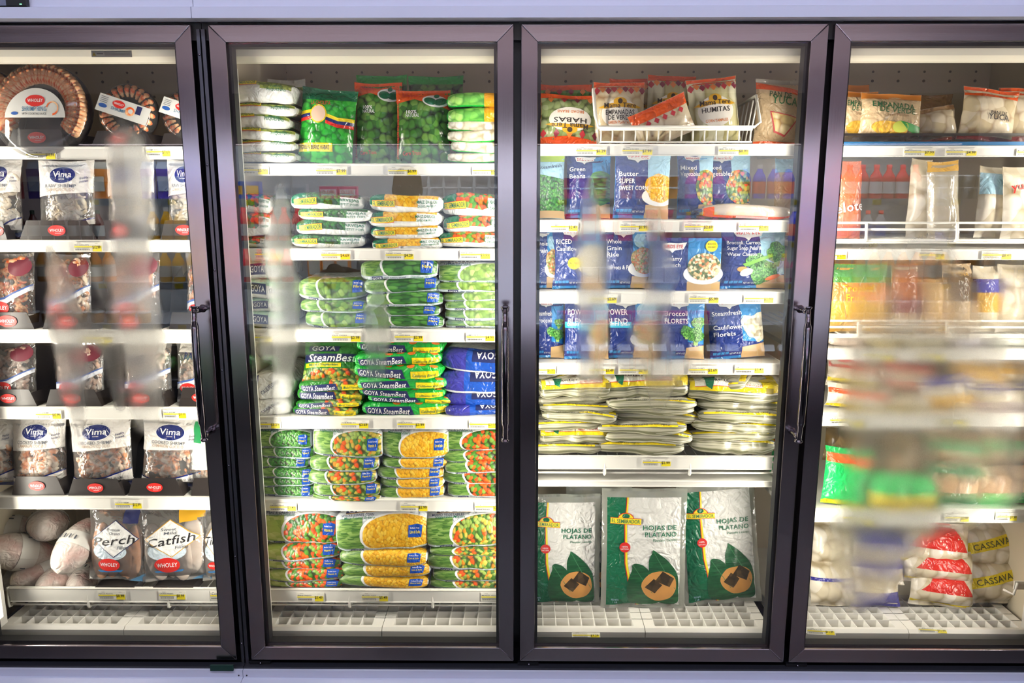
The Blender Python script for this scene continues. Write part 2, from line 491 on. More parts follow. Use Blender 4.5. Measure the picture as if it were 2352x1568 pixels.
# vertical lamps on the mullions: diffuser strips that light the shelves
def lamp(case, x, sides):
    m = MB()
    m.box(x - 0.013, x + 0.013, 0.050, 0.080, ZG + 0.02, ZC - 0.02, WHITE)
    b = P(case, m, 'lamp_housing')
    m = MB()
    for s in sides:
        m.box(x + s * 0.014, x + s * 0.017, 0.044, 0.060, ZG + 0.05, ZC - 0.14, emit(WARM, 2.0))
    o = m.build('lamp_diffuser', b)
    for s in sides:
        area('shelf_light', (x + s * 0.024, 0.052, (ZG + ZC) / 2 + 0.02), (R(90), 0, -s * R(78)), 0.02, ZC - ZG - 0.22, LEDW, WARM, R(150))
lamp(case_a, -1.535, (1,)); lamp(case_a, -0.838, (-1,))
lamp(case_b, -0.742, (1,)); lamp(case_b, 0.0, (-1, 1)); lamp(case_b, 0.769, (-1, 1)); lamp(case_b, 1.500, (-1,))
# the joint between the cases: two dark steel strips with screws
m = MB()
m.box(JOINT - 0.010, JOINT - 0.002, 0.004, 0.05, ZB - 0.02, ZT - 0.01, DARKST); a = P(case_a, m, 'joint_strip')
m = MB()
m.box(JOINT + 0.002, JOINT + 0.011, 0.004, 0.05, ZB - 0.02, ZT - 0.01, DARKST); b = P(case_b, m, 'joint_strip')
m = MB(); m.ball((JOINT - 0.006, 0.003, 0), 0.003, 0.002, 0.003, CHROME, 8, 6); sme = m.mesh('screw')
for i in range(7):
    s_ = link(bpy.data.objects.new('screw', sme), a); s_.location = (0, 0, ZB + 0.05 + i * (ZT - ZB - 0.12) / 6)

# doors
def spline(pts, n=10):
    out = []
    P_ = [Vector(p) for p in pts]
    P_ = [P_[0] * 2 - P_[1]] + P_ + [P_[-1] * 2 - P_[-2]]
    for i in range(1, len(P_) - 2):
        for k in range(n):
            t = k / n
            a, b, c, d = P_[i - 1], P_[i], P_[i + 1], P_[i + 2]
            out.append(0.5 * ((2 * b) + (c - a) * t + (2 * a - 5 * b + 4 * c - d) * t * t + (3 * b - a - 3 * c + d) * t ** 3))
    out.append(P_[-2])
    return out
FW = 0.042
DOOR_OBJ = []
for di, (x0, x1) in enumerate(DOORS):
    case = case_a if di == 0 else case_b
    d = empty('door', (0, 0, 0)); d.parent = case; KIDS.setdefault(case.name, []).append(d)
    d.matrix_parent_inverse = Matrix.Translation(-Vector(case.location))
    DOOR_OBJ.append(d)
    z0, z1 = ZB, ZT
    f = MB()
    yf, yb, c = 0.0, 0.040, 0.004
    # mitred rails with a chamfered front edge
    def rail(p, q, r, s, mat):      # outer p,q ; inner s,r (XZ)
        P4 = [Vector((v[0], 0, v[1])) for v in (p, q, r, s)]
        ctr = sum(P4, Vector()) / 4
        fr = [ctr + (v - ctr) for v in P4]
        V = [v + Vector((0, yf, 0)) for v in fr] + [v + Vector((0, yb, 0)) for v in fr]
        f.add(V, [(0, 1, 2, 3), (7, 6, 5, 4), (0, 4, 5, 1), (1, 5, 6, 2), (2, 6, 7, 3), (3, 7, 4, 0)], mat)
    xi0, xi1, zi0, zi1 = x0 + FW, x1 - FW, z0 + FW, z1 - FW
    rail((x0, z0), (x0, z1), (xi0, zi1), (xi0, zi0), FRV)
    rail((x1, z1), (x1, z0), (xi1, zi0), (xi1, zi1), FRV)
    rail((x0, z1), (x1, z1), (xi1, zi1), (xi0, zi1), FRH)
    rail((x1, z0), (x0, z0), (xi0, zi0), (xi1, zi0), FRH)
    fo = f.build('frame', d, bevel=0.0015)
    m = MB()
    for (a, b, e, g) in ((xi0, xi0 + 0.008, zi0, zi1), (xi1 - 0.008, xi1, zi0, zi1), (xi0, xi1, zi1 - 0.008, zi1), (xi0, xi1, zi0, zi0 + 0.006)):
        m.box(a, b, 0.016, 0.046, e, g, GASKET)
    m.build('gasket', d)
    m = MB(); m.box(xi0 - 0.002, xi1 + 0.002, 0.0120, 0.0122, zi0 - 0.002, zi1 + 0.002, GLASS)
    m = MB(); m.add([(xi0, 0.012, zi0), (xi1, 0.012, zi0), (xi1, 0.012, zi1), (xi0, 0.012, zi1)], [(0, 1, 2, 3)], GLASS)
    m.build('glass', d)
    # handle
    hx = (x1 - FW * 0.52) 
    zt, zb_ = at(1190, 702)[1], at(1190, 995)[1]
    if di == 3: hx = None
    if hx is not None:
        h = MB()
        zm = (zt + zb_) / 2
        pts = spline([(hx, -0.050, zt + 0.004), (hx, -0.056, zt - 0.02), (hx, -0.060, zt - 0.08), (hx, -0.062, zm), (hx, -0.060, zb_ + 0.08), (hx, -0.056, zb_ + 0.02), (hx, -0.050, zb_ - 0.004)], 6)
        k = len(pts)
        rr = []
        for i in range(k):
            t = abs(2 * i / (k - 1) - 1)
            rr.append(0.0115 - 0.0045 * math.sin(math.pi * min(1, (1 - t) * 1.0 + 0.0)) ** 0.01 * (1 if 0.5 < t < 0.93 else (0.35 if t <= 0.5 else 0.2)))
        h.tube(pts, rr, CHROME, 12)
        for z, s in ((zt - 0.006, 1), (zb_ + 0.006, -1)):
            h.tube([(hx, -0.056, z), (hx, -0.03, z - s * 0.002), (hx, -0.008, z - s * 0.002), (hx, 0.0, z - s * 0.002)], [0.008, 0.0075, 0.0085, 0.011], CHROME, 12)
        h.build('handle', d)
    # hinge clip above and pin below
    m = MB()
    cx = (x0 + 0.004)
    zc = at(1190, 43)[1]
    m.box(cx - 0.008, cx + 0.018, 0.0, 0.02, zc - 0.006, zc + 0.005, plain('6a6068', 0.4)); m.box(cx - 0.008, cx + 0.003, -0.004, 0.0, zc - 0.005, zc + 0.004, DARKST); m.box(cx + 0.006, cx + 0.018, -0.004, 0.0, zc - 0.005, zc + 0.004, DARKST)
    m.build('upper_hinge', d)
    if di:
        m = MB(); m.box(cx - 0.01, cx + 0.05, 0.0, 0.012, ZB - 0.018, ZB - 0.004, BLACK); m.ball((cx + 0.022, -0.002, ZB - 0.009), 0.004, 0.004, 0.004, CHROME, 10, 6); m.build('lower_hinge', d)

# shelves: (door, y of the lip's top, y of its bottom, style, x limits)
SH = {}
def shelf(si, key, y0, y1, style='solid', a=None, b=None, depth=0.47):
    case = case_a if si == 0 else case_b
    x0, x1 = SECT[si]
    if a is not None: x0 = a
    if b is not None: x1 = b
    cx = 1190 if si in (1, 2) else (240 if si == 0 else 2130)
    zt, zb_ = at(cx, y0, YL)[1], at(cx, y1, YL)[1]
    SH[key] = zt
    m = MB()
    p = P(case, MB_shelf(m, x0, x1, zt, zb_, style, depth), 'shelf', bevel=0.001)
    return zt
def MB_shelf(m, x0, x1, zt, zb_, style, depth):
    if style == 'solid':
        m.sweepx([(YL, zb_), (YL + 0.002, zb_ + 0.004), (YL + 0.002, zt - 0.006), (YL, zt - 0.002), (YL + 0.001, zt), (YL + depth, zt), (YL + depth, zt - 0.012), (YL + 0.012, zt - 0.012), (YL + 0.006, zb_)], x0, x1, SHELFW)
    else:
        m.sweepx([(YL, zb_), (YL + 0.002, zb_ + 0.004), (YL + 0.002, zt - 0.004), (YL, zt), (YL + 0.006, zt), (YL + 0.006, zb_)], x0 + 0.01, x1 - 0.012, SHELFW)
        for z in (zt - 0.002, zb_ - 0.014):
            m.tube([(x0, YL + 0.012, z), (x1, YL + 0.012, z)], 0.003, SHELFW, 6)
        n = 4
        for i in range(n):
            x = x0 + 0.002 + i * (x1 - x0 - 0.004) / (n - 1)
            m.tube(spline([(x, YL + 0.008, zt), (x, YL + 0.004, zb_ - 0.006), (x, YL + 0.008, zb_ - 0.018), (x, YL + 0.03, zb_ - 0.016)], 4), 0.0042, SHELFW, 8)
        k = int((x1 - x0) / 0.03)
        for i in range(k + 1):
            x = x0 + i * (x1 - x0) / k
            m.tube([(x, YL + 0.012, zb_ + 0.012), (x, YL + depth, zb_ + 0.012)], 0.002, SHELFW, 5)
        m.tube([(x0, YL + 0.2, zb_ + 0.009), (x1, YL + 0.2, zb_ + 0.009)], 0.003, SHELFW, 5)
    return m
for k, y0, y1 in (('1.1', 336, 366), ('1.2', 551, 579), ('1.3', 757, 788), ('1.4', 935, 963), ('1.5', 1141, 1170)): shelf(0, k, y0, y1)
shelf(0, '1.6', 1352, 1383, 'wire')
for k, y0, y1 in (('2.1', 375, 403), ('2.2', 571, 598), ('2.3', 757, 786), ('2.4', 958, 986), ('2.5', 1148, 1175)): shelf(1, k, y0, y1)
shelf(1, '2.6', 1357, 1385, 'wire')
for k, y0, y1 in (('3.1', 330, 358), ('3.2', 505, 533), ('3.3', 669, 697), ('3.4', 833, 860)): shelf(2, k, y0, y1)
shelf(2, '3.5', 1048, 1077, 'wire'); shelf(2, '3.6', 1103, 1117)
shelf(3, '4.1', 334, 360); shelf(3, '4.2', 572, 597, 'solid'); shelf(3, '4.4', 800, 826); shelf(3, '4.5', 948, 979); shelf(3, '4.6', 1168, 1200)
def rack(y0, y1):
    za, zb_ = at(2130, y0, YL)[1], at(2130, y1, YL)[1]
    m = MB(); x0, x1 = SECT[3]
    for z in (za, za - 0.018, zb_, zb_ - 0.006):
        m.tube([(x0, YL + 0.01, z), (x1, YL + 0.01, z)], 0.0035, SHELFW, 6)
    for x in (x0 + 0.02, x0 + 0.17, x0 + 0.42, x1 - 0.02):
        m.tube(spline([(x, YL + 0.006, za), (x, YL + 0.002, zb_ + 0.01), (x, YL + 0.008, zb_ - 0.002), (x - 0.02, YL + 0.03, zb_)], 4), 0.004, SHELFW, 8)
    for i in range(24):
        x = x0 + i * (x1 - x0) / 23
        m.tube([(x, YL + 0.012, zb_), (x, YL + 0.45, zb_)], 0.002, SHELFW, 5)
    P(case_b, m, 'wire_shelf')
    return zb_
SH['4.2b'] = rack(512, 552); SH['4.3b'] = rack(738, 770)
# floor level of the cases
for k in '1234': SH[k + '.g'] = ZG + 0.001
# stickers and marks on the case
m = MB()
x, z = at(258, 124, 0.058)
m.box(x - 0.052, x + 0.052, 0.0545, 0.056, z - 0.008, z + 0.008, plain('d8d3c2', 0.5))
m.prism([(x - 0.05, z - 0.005), (x - 0.040, z - 0.005), (x - 0.045, z + 0.004)], 0.0538, 0.0545, plain('b59a20', 0.5))
for i in range(4): m.box(x - 0.018, x + 0.048, 0.0540, 0.0545, z + 0.004 - i * 0.003, z + 0.0048 - i * 0.003, plain('5a5246', 0.6))
m.box(x - 0.038, x - 0.022, 0.0540, 0.0545, z - 0.001, z + 0.001, plain('5a5246', 0.6))
P(case_a, m, 'warning_label')
m = MB()
x, z = at(498, 1549, -0.06)
m.box(x - 0.033, x + 0.033, -0.026, -0.0205, z - 0.012, z + 0.006, plain('17382f', 0.4))
P(case_a, m, 'rating_plate')
m = MB()
x, z = at(28, 6, -0.04)
m.box(x - 0.06, x + 0.036, -0.045, -0.031, z - 0.008, z + 0.03, plain('15171c', 0.3))
m.box(x - 0.06, x - 0.012, -0.0455, -0.045, z - 0.008, z + 0.03, plain('6a6f86', 0.5))
m.box(x + 0.021, x + 0.026, -0.0462, -0.045, z - 0.006, z - 0.004, emit((0.1, 1.0, 0.3), 1.5))
P(case_a, m, 'temperature_display')
# ---------------------------------------------------------------- lettering and flat artwork laid on curved packs
TXT = {}
def text_mesh(s, bold=0.0):
    key = (s, bold)
    if key in TXT: return TXT[key]
    cu = bpy.data.curves.new('lettering', 'FONT')
    cu.body = s; cu.size = 1.0; cu.resolution_u = 2; cu.offset = min(bold, 0.04) * 0.28; cu.space_character = 1.0 + bold
    o = bpy.data.objects.new('lettering', cu); COL.objects.link(o)
    dg = bpy.context.evaluated_depsgraph_get()
    me = bpy.data.meshes.new_from_object(o.evaluated_get(dg))
    V = np.array([v.co[:2] for v in me.vertices]) if len(me.vertices) else np.zeros((1, 2))
    F = [tuple(p.vertices) for p in me.polygons]
    bpy.data.objects.remove(o); bpy.data.curves.remove(cu); bpy.data.meshes.remove(me)
    mn, mx = V.min(0), V.max(0)
    V = (V - [(mn[0] + mx[0]) / 2, (mn[1] + mx[1]) / 2])
    TXT[key] = (V, F, mx - mn)
    return TXT[key]

class Art:
    def __init__(s): s.items = []      # (verts Nx2, faces, mat, layer)
    def poly(s, pts, mat, layer=1):
        s.items.append((np.array(pts, float), [tuple(range(len(pts)))], mat, layer))
    def rect(s, x0, y0, x1, y1, mat, layer=1, rot=0):
        p = np.array([(x0, y0), (x1, y0), (x1, y1), (x0, y1)], float)
        if rot:
            c = p.mean(0); q = p - c
            p = c + np.stack([q[:, 0] * math.cos(rot) - q[:, 1] * math.sin(rot), q[:, 0] * math.sin(rot) + q[:, 1] * math.cos(rot)], 1)
        s.poly(p, mat, layer)
    def ell(s, cx, cy, rx, ry, mat, layer=1, n=28, rot=0, a0=0, a1=2 * math.pi, wob=0, seed=0):
        rnd = random.Random(seed)
        ph = [rnd.uniform(0, 6.28) for _ in range(3)]
        P_ = []
        for i in range(n if a1 - a0 > 6.28 else n + 1):
            t = a0 + (a1 - a0) * i / n
            k = 1 + wob * (math.sin(3 * t + ph[0]) + .6 * math.sin(5 * t + ph[1]) + .5 * math.sin(8 * t + ph[2]))
            x, y = rx * k * math.cos(t), ry * k * math.sin(t)
            P_.append((cx + x * math.cos(rot) - y * math.sin(rot), cy + x * math.sin(rot) + y * math.cos(rot)))
        s.poly(P_, mat, layer)
    def text(s, t, x, y, h, mat, layer=3, width=None, rot=0, shear=0, bold=0.02, align='c', sy=1.0):
        """h: cap height in metres; width squeezes or stretches to fit"""
        V, F, ext = text_mesh(t, bold)
        if not F: return
        k = h / max(0.5, 0.72)
        V = V * [k, k * sy]
        wd = ext[0] * k
        if width: V = V * [width / wd, 1]; wd = width
        V = np.stack([V[:, 0] + shear * V[:, 1], V[:, 1]], 1)
        off = {'c': 0, 'l': wd / 2, 'r': -wd / 2}[align]
        V = V + [off, 0]
        V = np.stack([V[:, 0] * math.cos(rot) - V[:, 1] * math.sin(rot), V[:, 0] * math.sin(rot) + V[:, 1] * math.cos(rot)], 1) + [x, y]
        s.items.append((V, F, mat, layer))
    def add(s, other, dx=0, dy=0, sc_=1.0, rot=0, dl=0):
        for V, F, m, l in other.items:
            W = V * sc_
            W = np.stack([W[:, 0] * math.cos(rot) - W[:, 1] * math.sin(rot), W[:, 0] * math.sin(rot) + W[:, 1] * math.cos(rot)], 1) + [dx, dy]
            s.items.append((W, F, m, l + dl))
    def to(s, mb, surf, g, lift=0.0004, clip=None):
        """cut along the pack's own grid, bend onto the surface and add to the mesh"""
        byl = {}
        for it in s.items: byl.setdefault((it[3], it[2].name), []).append(it)
        for key, its in byl.items():
            bm = bmesh.new()
            for V, F, m, l in its:
                vs = [bm.verts.new((x, y, 0)) for x, y in V]
                for f in F:
                    try: bm.faces.new([vs[i] for i in f])
                    except ValueError: pass
            if clip:
                for co, no in (((clip[0], 0, 0), (-1, 0, 0)), ((clip[1], 0, 0), (1, 0, 0)), ((0, clip[2], 0), (0, -1, 0)), ((0, clip[3], 0), (0, 1, 0))):
                    bmesh.ops.bisect_plane(bm, geom=bm.verts[:] + bm.edges[:] + bm.faces[:], plane_co=co, plane_no=no, clear_outer=True)
            if not bm.verts: bm.free(); continue
            A = np.array([v.co[:2] for v in bm.verts])
            mn, mx = A.min(0), A.max(0)
            for ax in (0, 1):
                k = math.ceil(mn[ax] / g + 1e-6)
                while k * g < mx[ax] - 1e-6:
                    co = [0, 0, 0]; no = [0, 0, 0]; co[ax] = k * g; no[ax] = 1
                    bmesh.ops.bisect_plane(bm, geom=bm.verts[:] + bm.edges[:] + bm.faces[:], plane_co=co, plane_no=no, dist=1e-6)
                    k += 1
            bm.verts.index_update()
            A = np.array([v.co[:2] for v in bm.verts])
            F = [[v.index for v in f.verts] for f in bm.faces]
            nrm = [f.normal.z for f in bm.faces]
            F = [f if n >= 0 else f[::-1] for f, n in zip(F, nrm)]
            Pn, Nn = surf_n(surf, A[:, 0], A[:, 1])
            mb.add(Pn + Nn * lift * key[0], F, its[0][2], True, [tuple(a) for a in A])
            bm.free()

def surf_n(surf, u, v, e=0.0015):
    """points and outward normals of a surface function"""
    P0 = surf(u, v)
    du = surf(u + e, v) - surf(u - e, v)
    dv = surf(u, v + e) - surf(u, v - e)
    n = np.cross(du, dv)
    ln = np.linalg.norm(n, axis=1, keepdims=True)
    ln[ln < 1e-12] = 1
    return P0, n / ln

def waves(seed, n=11, lo=26, hi=150):
    rnd = np.random.RandomState(seed)
    K = rnd.uniform(lo, hi, n) ; A = rnd.uniform(0, 6.28, n); PH = rnd.uniform(0, 6.28, n)
    W = 1.6 / (K / lo) ** 0.7
    def f(u, v):
        s = np.zeros_like(u)
        for k, a, p, w_ in zip(K, A, PH, W):
            s = s + w_ * np.sin(k * (u * np.cos(a) + v * np.sin(a)) + p)
        return s / n
    def ridge(u, v):
        s = np.zeros_like(u)
        for k, a, p, w_ in zip(K * 1.1, A + 0.6, PH, W):
            s = s + w_ * (1 - 2 * np.abs(np.sin(0.5 * k * (u * np.cos(a) + v * np.sin(a)) + p)))
        return s / n
    f.ridge = ridge
    return f

def pouch(w, h, t, seed=0, wr=0.004, seam=0.012, pinch=0.05, flat=0.35, lean=0.0, sag=0.12, rows=None):
    """upright pillow pack, front facing -Y. u 0..w across, v 0..h up. origin at the bottom centre"""
    wv = waves(seed)
    def side(u, v, s):
        a = np.clip(u / w * 2 - 1, -1, 1); b = np.clip(v / h * 2 - 1, -1, 1)
        ab, bb = np.abs(a), np.abs(b)
        sb = 1 - seam * 2 / h
        bs = np.clip(bb / sb, 0, 1)
        prof = np.clip(1 - ab ** 2.6, 0, 1) ** 0.62 * np.clip(1 - bs ** 3.2, 0, 1) ** 0.62
        prof = prof * (1 - sag * b)
        k = np.clip(prof * 3, 0, 1)
        y = s * (t / 2) * prof
        if s < 0: y = y + k * wr * (0.9 * wv(u, v) + 0.8 * wv.ridge(u * 1.3, v))
        y = y + wr * 0.8 * np.sin(u * 55 + seed) * (1 - k) * (bb > 0.8) 
        x = a * w / 2 * (1 - pinch * (1 - b * b)) + wr * 0.5 * wv(v * 1.7, v * 0) * (ab > 0.5) * np.sign(a)
        z = v - pinch * 0.3 * h * b * (1 - a * a)
        y = y + lean * z
        return np.stack([x, y, z], -1)
    return side
def make_pouch(name, w, h, t, art, base, back=None, seed=0, g=0.009, label=None, **kw):
    side = pouch(w, h, t, seed, **kw)
    mb = MB()
    nu, nv = max(6, round(w / g)), max(6, round(h / g))
    gu, gv = w / nu, h / nv
    U, V = np.meshgrid(np.linspace(0, w, nu + 1), np.linspace(0, h, nv + 1))
    U, V = U.ravel(), V.ravel()
    for s, mat in ((-1, base), (1, back or base)):
        Pn = side(U, V, s)
        F = []
        for j in range(nv):
            for i in range(nu):
                a = j * (nu + 1) + i
                q = (a, a + 1, a + nu + 2, a + nu + 1)
                F.append(q if s < 0 else q[::-1])
        mb.add(Pn, F, mat, True, list(zip(U, V)))
    if art is not None:
        art.to(mb, lambda u, v: side(u, v, -1), gu, clip=(0.001, w - 0.001, 0.001, h - 0.001))
    return mb

def slab(w, d, h, seed=0, wr=0.003, taper=0.45, bulge=None, nose=None, droop=0.0):
    """pillow pack lying flat, long side to the front. u 0..w across; v follows the skin from the
    front's foot (0) up over the nose and along the top to the back. origin: bottom front centre"""
    wv = waves(seed)
    ry = nose or min(0.5 * h, 0.03)
    rz = h / 2
    La = math.pi * (ry + rz) / 2 * 0.86         # length of the nose arc, roughly
    def f(u, v):
        a = np.clip(u / w * 2 - 1, -1, 1); ab = np.abs(a)
        e = np.clip(1 - ab ** 4.5, 0, 1) ** 0.5
        e = taper + (1 - taper) * e
        th = np.clip(v / La, -0.3, 1) * R(150) - R(60)
        vt = np.clip(v - La, 0, d)
        c, s_ = np.cos(th), np.sin(th)
        c = np.sign(c) * np.abs(c) ** 0.8; s_ = np.sign(s_) * np.abs(s_) ** 0.85
        y = ry - ry * c * (0.5 + 0.5 * e) + vt * (1 - 0.02 * ab)
        z = rz + rz * s_ * e * (1 - droop * vt / d)
        k = 0.35 + 0.65 * e
        wob = wr * (wv(u, v) + 0.9 * wv.ridge(u, v * 1.2)) * k
        n_y, n_z = -c, s_
        y = y + n_y * wob; z = z + np.where(vt > 0, 1, n_z) * wob * 0.7
        y = y + 0.006 * wv(u * 0.4, u * 0) + 0.01 * (ab ** 6)
        x = a * w / 2
        z = z + 0.004 * np.sin(a * 2.2 + seed) * 0.6
        return np.stack([x, y, z], -1)
    f.La = La
    return f
def make_slab(name, w, d, h, art, base, seed=0, g=0.008, under=None, **kw):
    f = slab(w, d, h, seed, **kw)
    mb = MB()
    La = f.La
    nu = max(8, round(w / g)); gu = w / nu
    v1 = La * 1.0 + 0.07
    n1 = round(v1 / gu)
    vs = list(np.arange(0, n1 + 1) * gu) + [v1 + 0.05, La + d * 0.8, La + d]
    vs = sorted(x for x in vs if x <= La + d)
    U, V = np.meshgrid(np.linspace(0, w, nu + 1), np.array(vs))
    Us, Vs = U.ravel(), V.ravel()
    Pn = f(Us, Vs)
    F = []
    k = nu + 1
    for j in range(len(vs) - 1):
        for i in range(nu):
            a = j * k + i
            F.append((a, a + 1, a + k + 1, a + k))
    mb.add(Pn, F, base, True, list(zip(Us, Vs)))
    # ends, back and underside close the pack
    last = (len(vs) - 1) * k
    b0 = Pn[:k].copy(); b0[:, 2] = np.maximum(0, b0[:, 2] * 0.9)
    e1 = Pn[last:last + k].copy(); e1[:, 2] *= 0.15; e1[:, 1] += 0.004
    um = under or base
    V2 = list(Pn[last:last + k]) + list(e1) + list(b0)
    F2 = [(i, i + 1, k + i + 1, k + i) for i in range(nu)] + [(k + i, k + i + 1, 2 * k + i + 1, 2 * k + i) for i in range(nu)]
    mb.add(V2, F2, um, True)
    for col_, rev in ((0, False), (nu, True)):
        ring = [Pn[j * k + col_] for j in range(len(vs))] + [e1[col_]]
        fc = list(range(len(ring)))
        c = sum(ring) / len(ring)
        out = -0.010 if col_ == 0 else 0.010
        V3 = ring + [c + np.array([out, 0, 0])]
        n = len(ring)
        FF = [(i, (i + 1) % n, n) for i in range(n)]
        if not rev: FF = [q[::-1] for q in FF]
        mb.add(V3, FF, um, True)
    if art is not None:
        art.to(mb, f, gu, clip=(0.002, w - 0.002, 0.001, v1 - 0.001))
    return mb

# food pictures
PEAS = veg('peas_picture', ['2c7228', '448c30', '35802a', '5a9e40', '266022'], 0.0070)
DPEAS = veg('dark_peas_picture', ['1f5420', '2c6a2a', '183f1a', '3d7a30'], 0.0085)
PCARR = veg('peas_and_carrots_picture', ['e2531c', '4e8a2c', 'ee6a22', '2f6a26', '79a040', 'd94a18'], 0.0105, gap='2a3012')
MIXV = veg('mixed_vegetables_picture', ['8aa548', 'e2571c', '4a7a30', 'c9b24a', '98b358', 'dd8a2a', '3d6a28'], 0.0105, gap='39401a')
CORN = veg('corn_picture', ['f0bb2c', 'e8a91e', 'f5cb48', 'edb428'], 0.0070, gap='b97f10', gapw=0.5)
BEANS = veg('green_beans_picture', ['3d7a30', '5c9a42', '2c6426', '4b8838'], 0.0075, stretch=(0.28, 1.1), rot=0.6, gap='16381a')
LIMA = veg('lima_beans_picture', ['86a84a', '9cb860', '6f923a', '7e9e44', 'a8c070'], 0.013, gap='5c7a30')
OKRA = veg('okra_picture', ['6a8f3c', '4c7a2c', '88a850', '5c7a34'], 0.014, gap='2c3f18')
LEAF = veg('leafy_greens_picture', ['5c8638', '759c4a', '44702e', '8aac5c', '679040'], 0.004, stretch=(0.22, 1.5), rot=-0.5, gap='4f7a30', lump=0.3, gapw=0.6)
YLEAF = veg('pale_leaf_picture', ['a4bc50', 'b8c868', '8fae44', 'c4d27c'], 0.012, stretch=(0.6, 1.2), rot=0.4, gap='8fa840', lump=0.3, gapw=0.6)
HABAS = veg('broad_beans', ['3f7a2c', '568c36', '2f6224', '6c9a44'], 0.018, gap='142a10', rough=0.22)
HABAS2 = veg('bright_broad_beans', ['1f9a2c', '2cae34', '178424', '3fb83c'], 0.016, gap='0c5a1c', rough=0.2)
OLIVE = veg('olive_beans_picture', ['8a9c3c', 'a0b04c', '768a30', 'b4bf60'], 0.010, gap='4a5a20')
WBEAN = veg('white_beans', ['efe9d8', 'e4dcc6', 'f6f2e6', 'dcd2b8'], 0.018, gap='a89c80')
GBEAN = veg('pale_green_beans', ['8ccf5c', '74c050', 'a4dc70', '64b048'], 0.018, gap='3f8a34')
TAN = plain('caa87c', 0.6)
F_WHITE, F_GREY, F_SILV = film('eef0ee'), film('dfe6ea'), film('c9d6dc', 0.22)
F_NAVY, F_BLUE, F_GREEN, F_DGREEN = film('1c2a6c'), film('1c50b4'), film('1fae3f', 0.22), film('0c6a46', 0.25)
F_ORANGE, F_YELLOW, F_RED, F_PURPLE = film('ea5a1a', 0.22), film('f2d81e', 0.25), film('d82a20', 0.25), film('3a3a9c', 0.22)
F_BEYE, F_BEYE2, F_SKY = film('20357e', 0.22), film('2f86c8', 0.25), film('a8d4ec', 0.3)
I_NAVY, I_WHITE, I_BLACK, I_GREEN, I_RED, I_YEL, I_GREY = (plain(c, 0.4) for c in ('1a2358', 'fafafa', '18181a', '0d6b4a', 'd8281f', 'f7e32a', '5a5f68'))
I_GOLD = plain('d9a41c', 0.4)

FIRST = {}
ORD = ['bottommost', 'second from the bottom', 'third from the bottom', 'fourth from the bottom', 'fifth from the bottom', 'sixth from the bottom', 'seventh from the bottom']
def level(i, n):
    if n == 1: return ''
    if i == n - 1: return 'topmost'
    if i == n - 2 and n > 3: return 'second from the top'
    return ORD[i]
PLACED = []
def put(me_or_mb, name, loc, rz=0.0, rx=0.0, ry=0.0, s=(1, 1, 1), label=None, cat='bag', group=None):
    me = me_or_mb.mesh(name) if isinstance(me_or_mb, MB) else me_or_mb
    o = bpy.data.objects.new(name, me)
    o.location = loc; o.rotation_euler = (rx, ry, rz); o.scale = s
    link(o); tag(o, label, cat, group)
    PLACED.append(o)
    return o
def goya_art(w, h, veg_m, left, title, sub, badge, big=False, dark=F_SILV, mono=''):
    """white pack with a picture of the vegetable, leaves at one side, silver foot with the maker's name"""
    A = Art()
    La = math.pi * (min(0.5 * h, 0.03) + h / 2) / 2 * 0.86
    top = La + 0.07
    A.rect(0, 0.0, w, 0.011, F_SILV, 1)
    A.rect(0, 0.011, w * 0.30, La * (0.72 if big else 1.6), left, 1)
    A.ell(w * 0.70, La * (0.36 if big else 0.60), w * 0.44, La * (0.46 if big else 0.70), I_WHITE, 2, 36)
    A.ell(w * 0.72, La * (0.34 if big else 0.60), w * 0.43, La * (0.44 if big else 0.72), veg_m, 3, 36)
    A.rect(0, -0.01, w, 0.0105, F_SILV, 4)
    A.rect(w * 0.15, 0.001, w * 0.29, 0.0105, I_NAVY, 5)
    A.text('GOYA', w * 0.22, 0.0055, 0.0062, I_WHITE, 6, width=w * 0.12, bold=0.05)
    A.text(title, w * 0.31, 0.0055, 0.0045, I_NAVY, 6, align='l', width=min(w * 0.32, 0.0042 * len(title)))
    if sub: A.text(sub, w * 0.66, 0.0055, 0.004, I_GREEN, 6, align='l', width=w * 0.3, shear=0.3)
    by = La * (0.42 if big else 0.52)
    A.poly([(w * 0.79, by - 0.012), (w * 0.93, by - 0.014), (w * 0.95, by + 0.012), (w * 0.90, by + 0.016), (w * 0.80, by + 0.012)], F_BLUE, 5)
    A.text(badge[0], w * 0.865, by + 0.006, 0.0038, I_WHITE, 6, width=w * 0.10)
    A.text(badge[1], w * 0.865, by - 0.002, 0.0052, I_YEL, 6, width=w * 0.11, bold=0.04)
    if big:
        A.text(title, w * 0.25, La * 0.80, 0.010, I_NAVY, 5, width=w * 0.36, rot=-0.03)
        A.text(sub, w * 0.27, La * 0.72, 0.009, I_GREEN, 5, width=w * 0.34, shear=0.3, rot=-0.03)
        A.rect(w * 0.12, La * 0.88, w * 0.50, La * 1.10, I_NAVY, 5)
        A.rect(w * 0.12, La * 0.865, w * 0.50, La * 0.88, I_GOLD, 5)
        A.text('GOYA', w * 0.31, La * 0.96, 0.018, I_WHITE, 6, width=w * 0.33, bold=0.05)
        A.rect(w * 0.55, La * 0.90, w, La * 1.2, F_NAVY, 4)
    return A
def sembrador_plate(h=0.013, w=0.052):
    A = Art()
    A.poly([(-w / 2, -h / 2), (w / 2, -h / 2), (w / 2 - .002, 0), (w / 2, h / 2), (-w / 2, h / 2), (-w / 2 + .002, 0)], I_RED, 5)
    A.rect(-w / 2 + .0012, -h / 2 + .0012, w / 2 - .0012, h / 2 - .0012, I_YEL, 6)
    A.text('EL SEMBRADOR', 0, 0, h * 0.62, I_GREEN, 7, width=w * 0.9, bold=0.03)
    return A
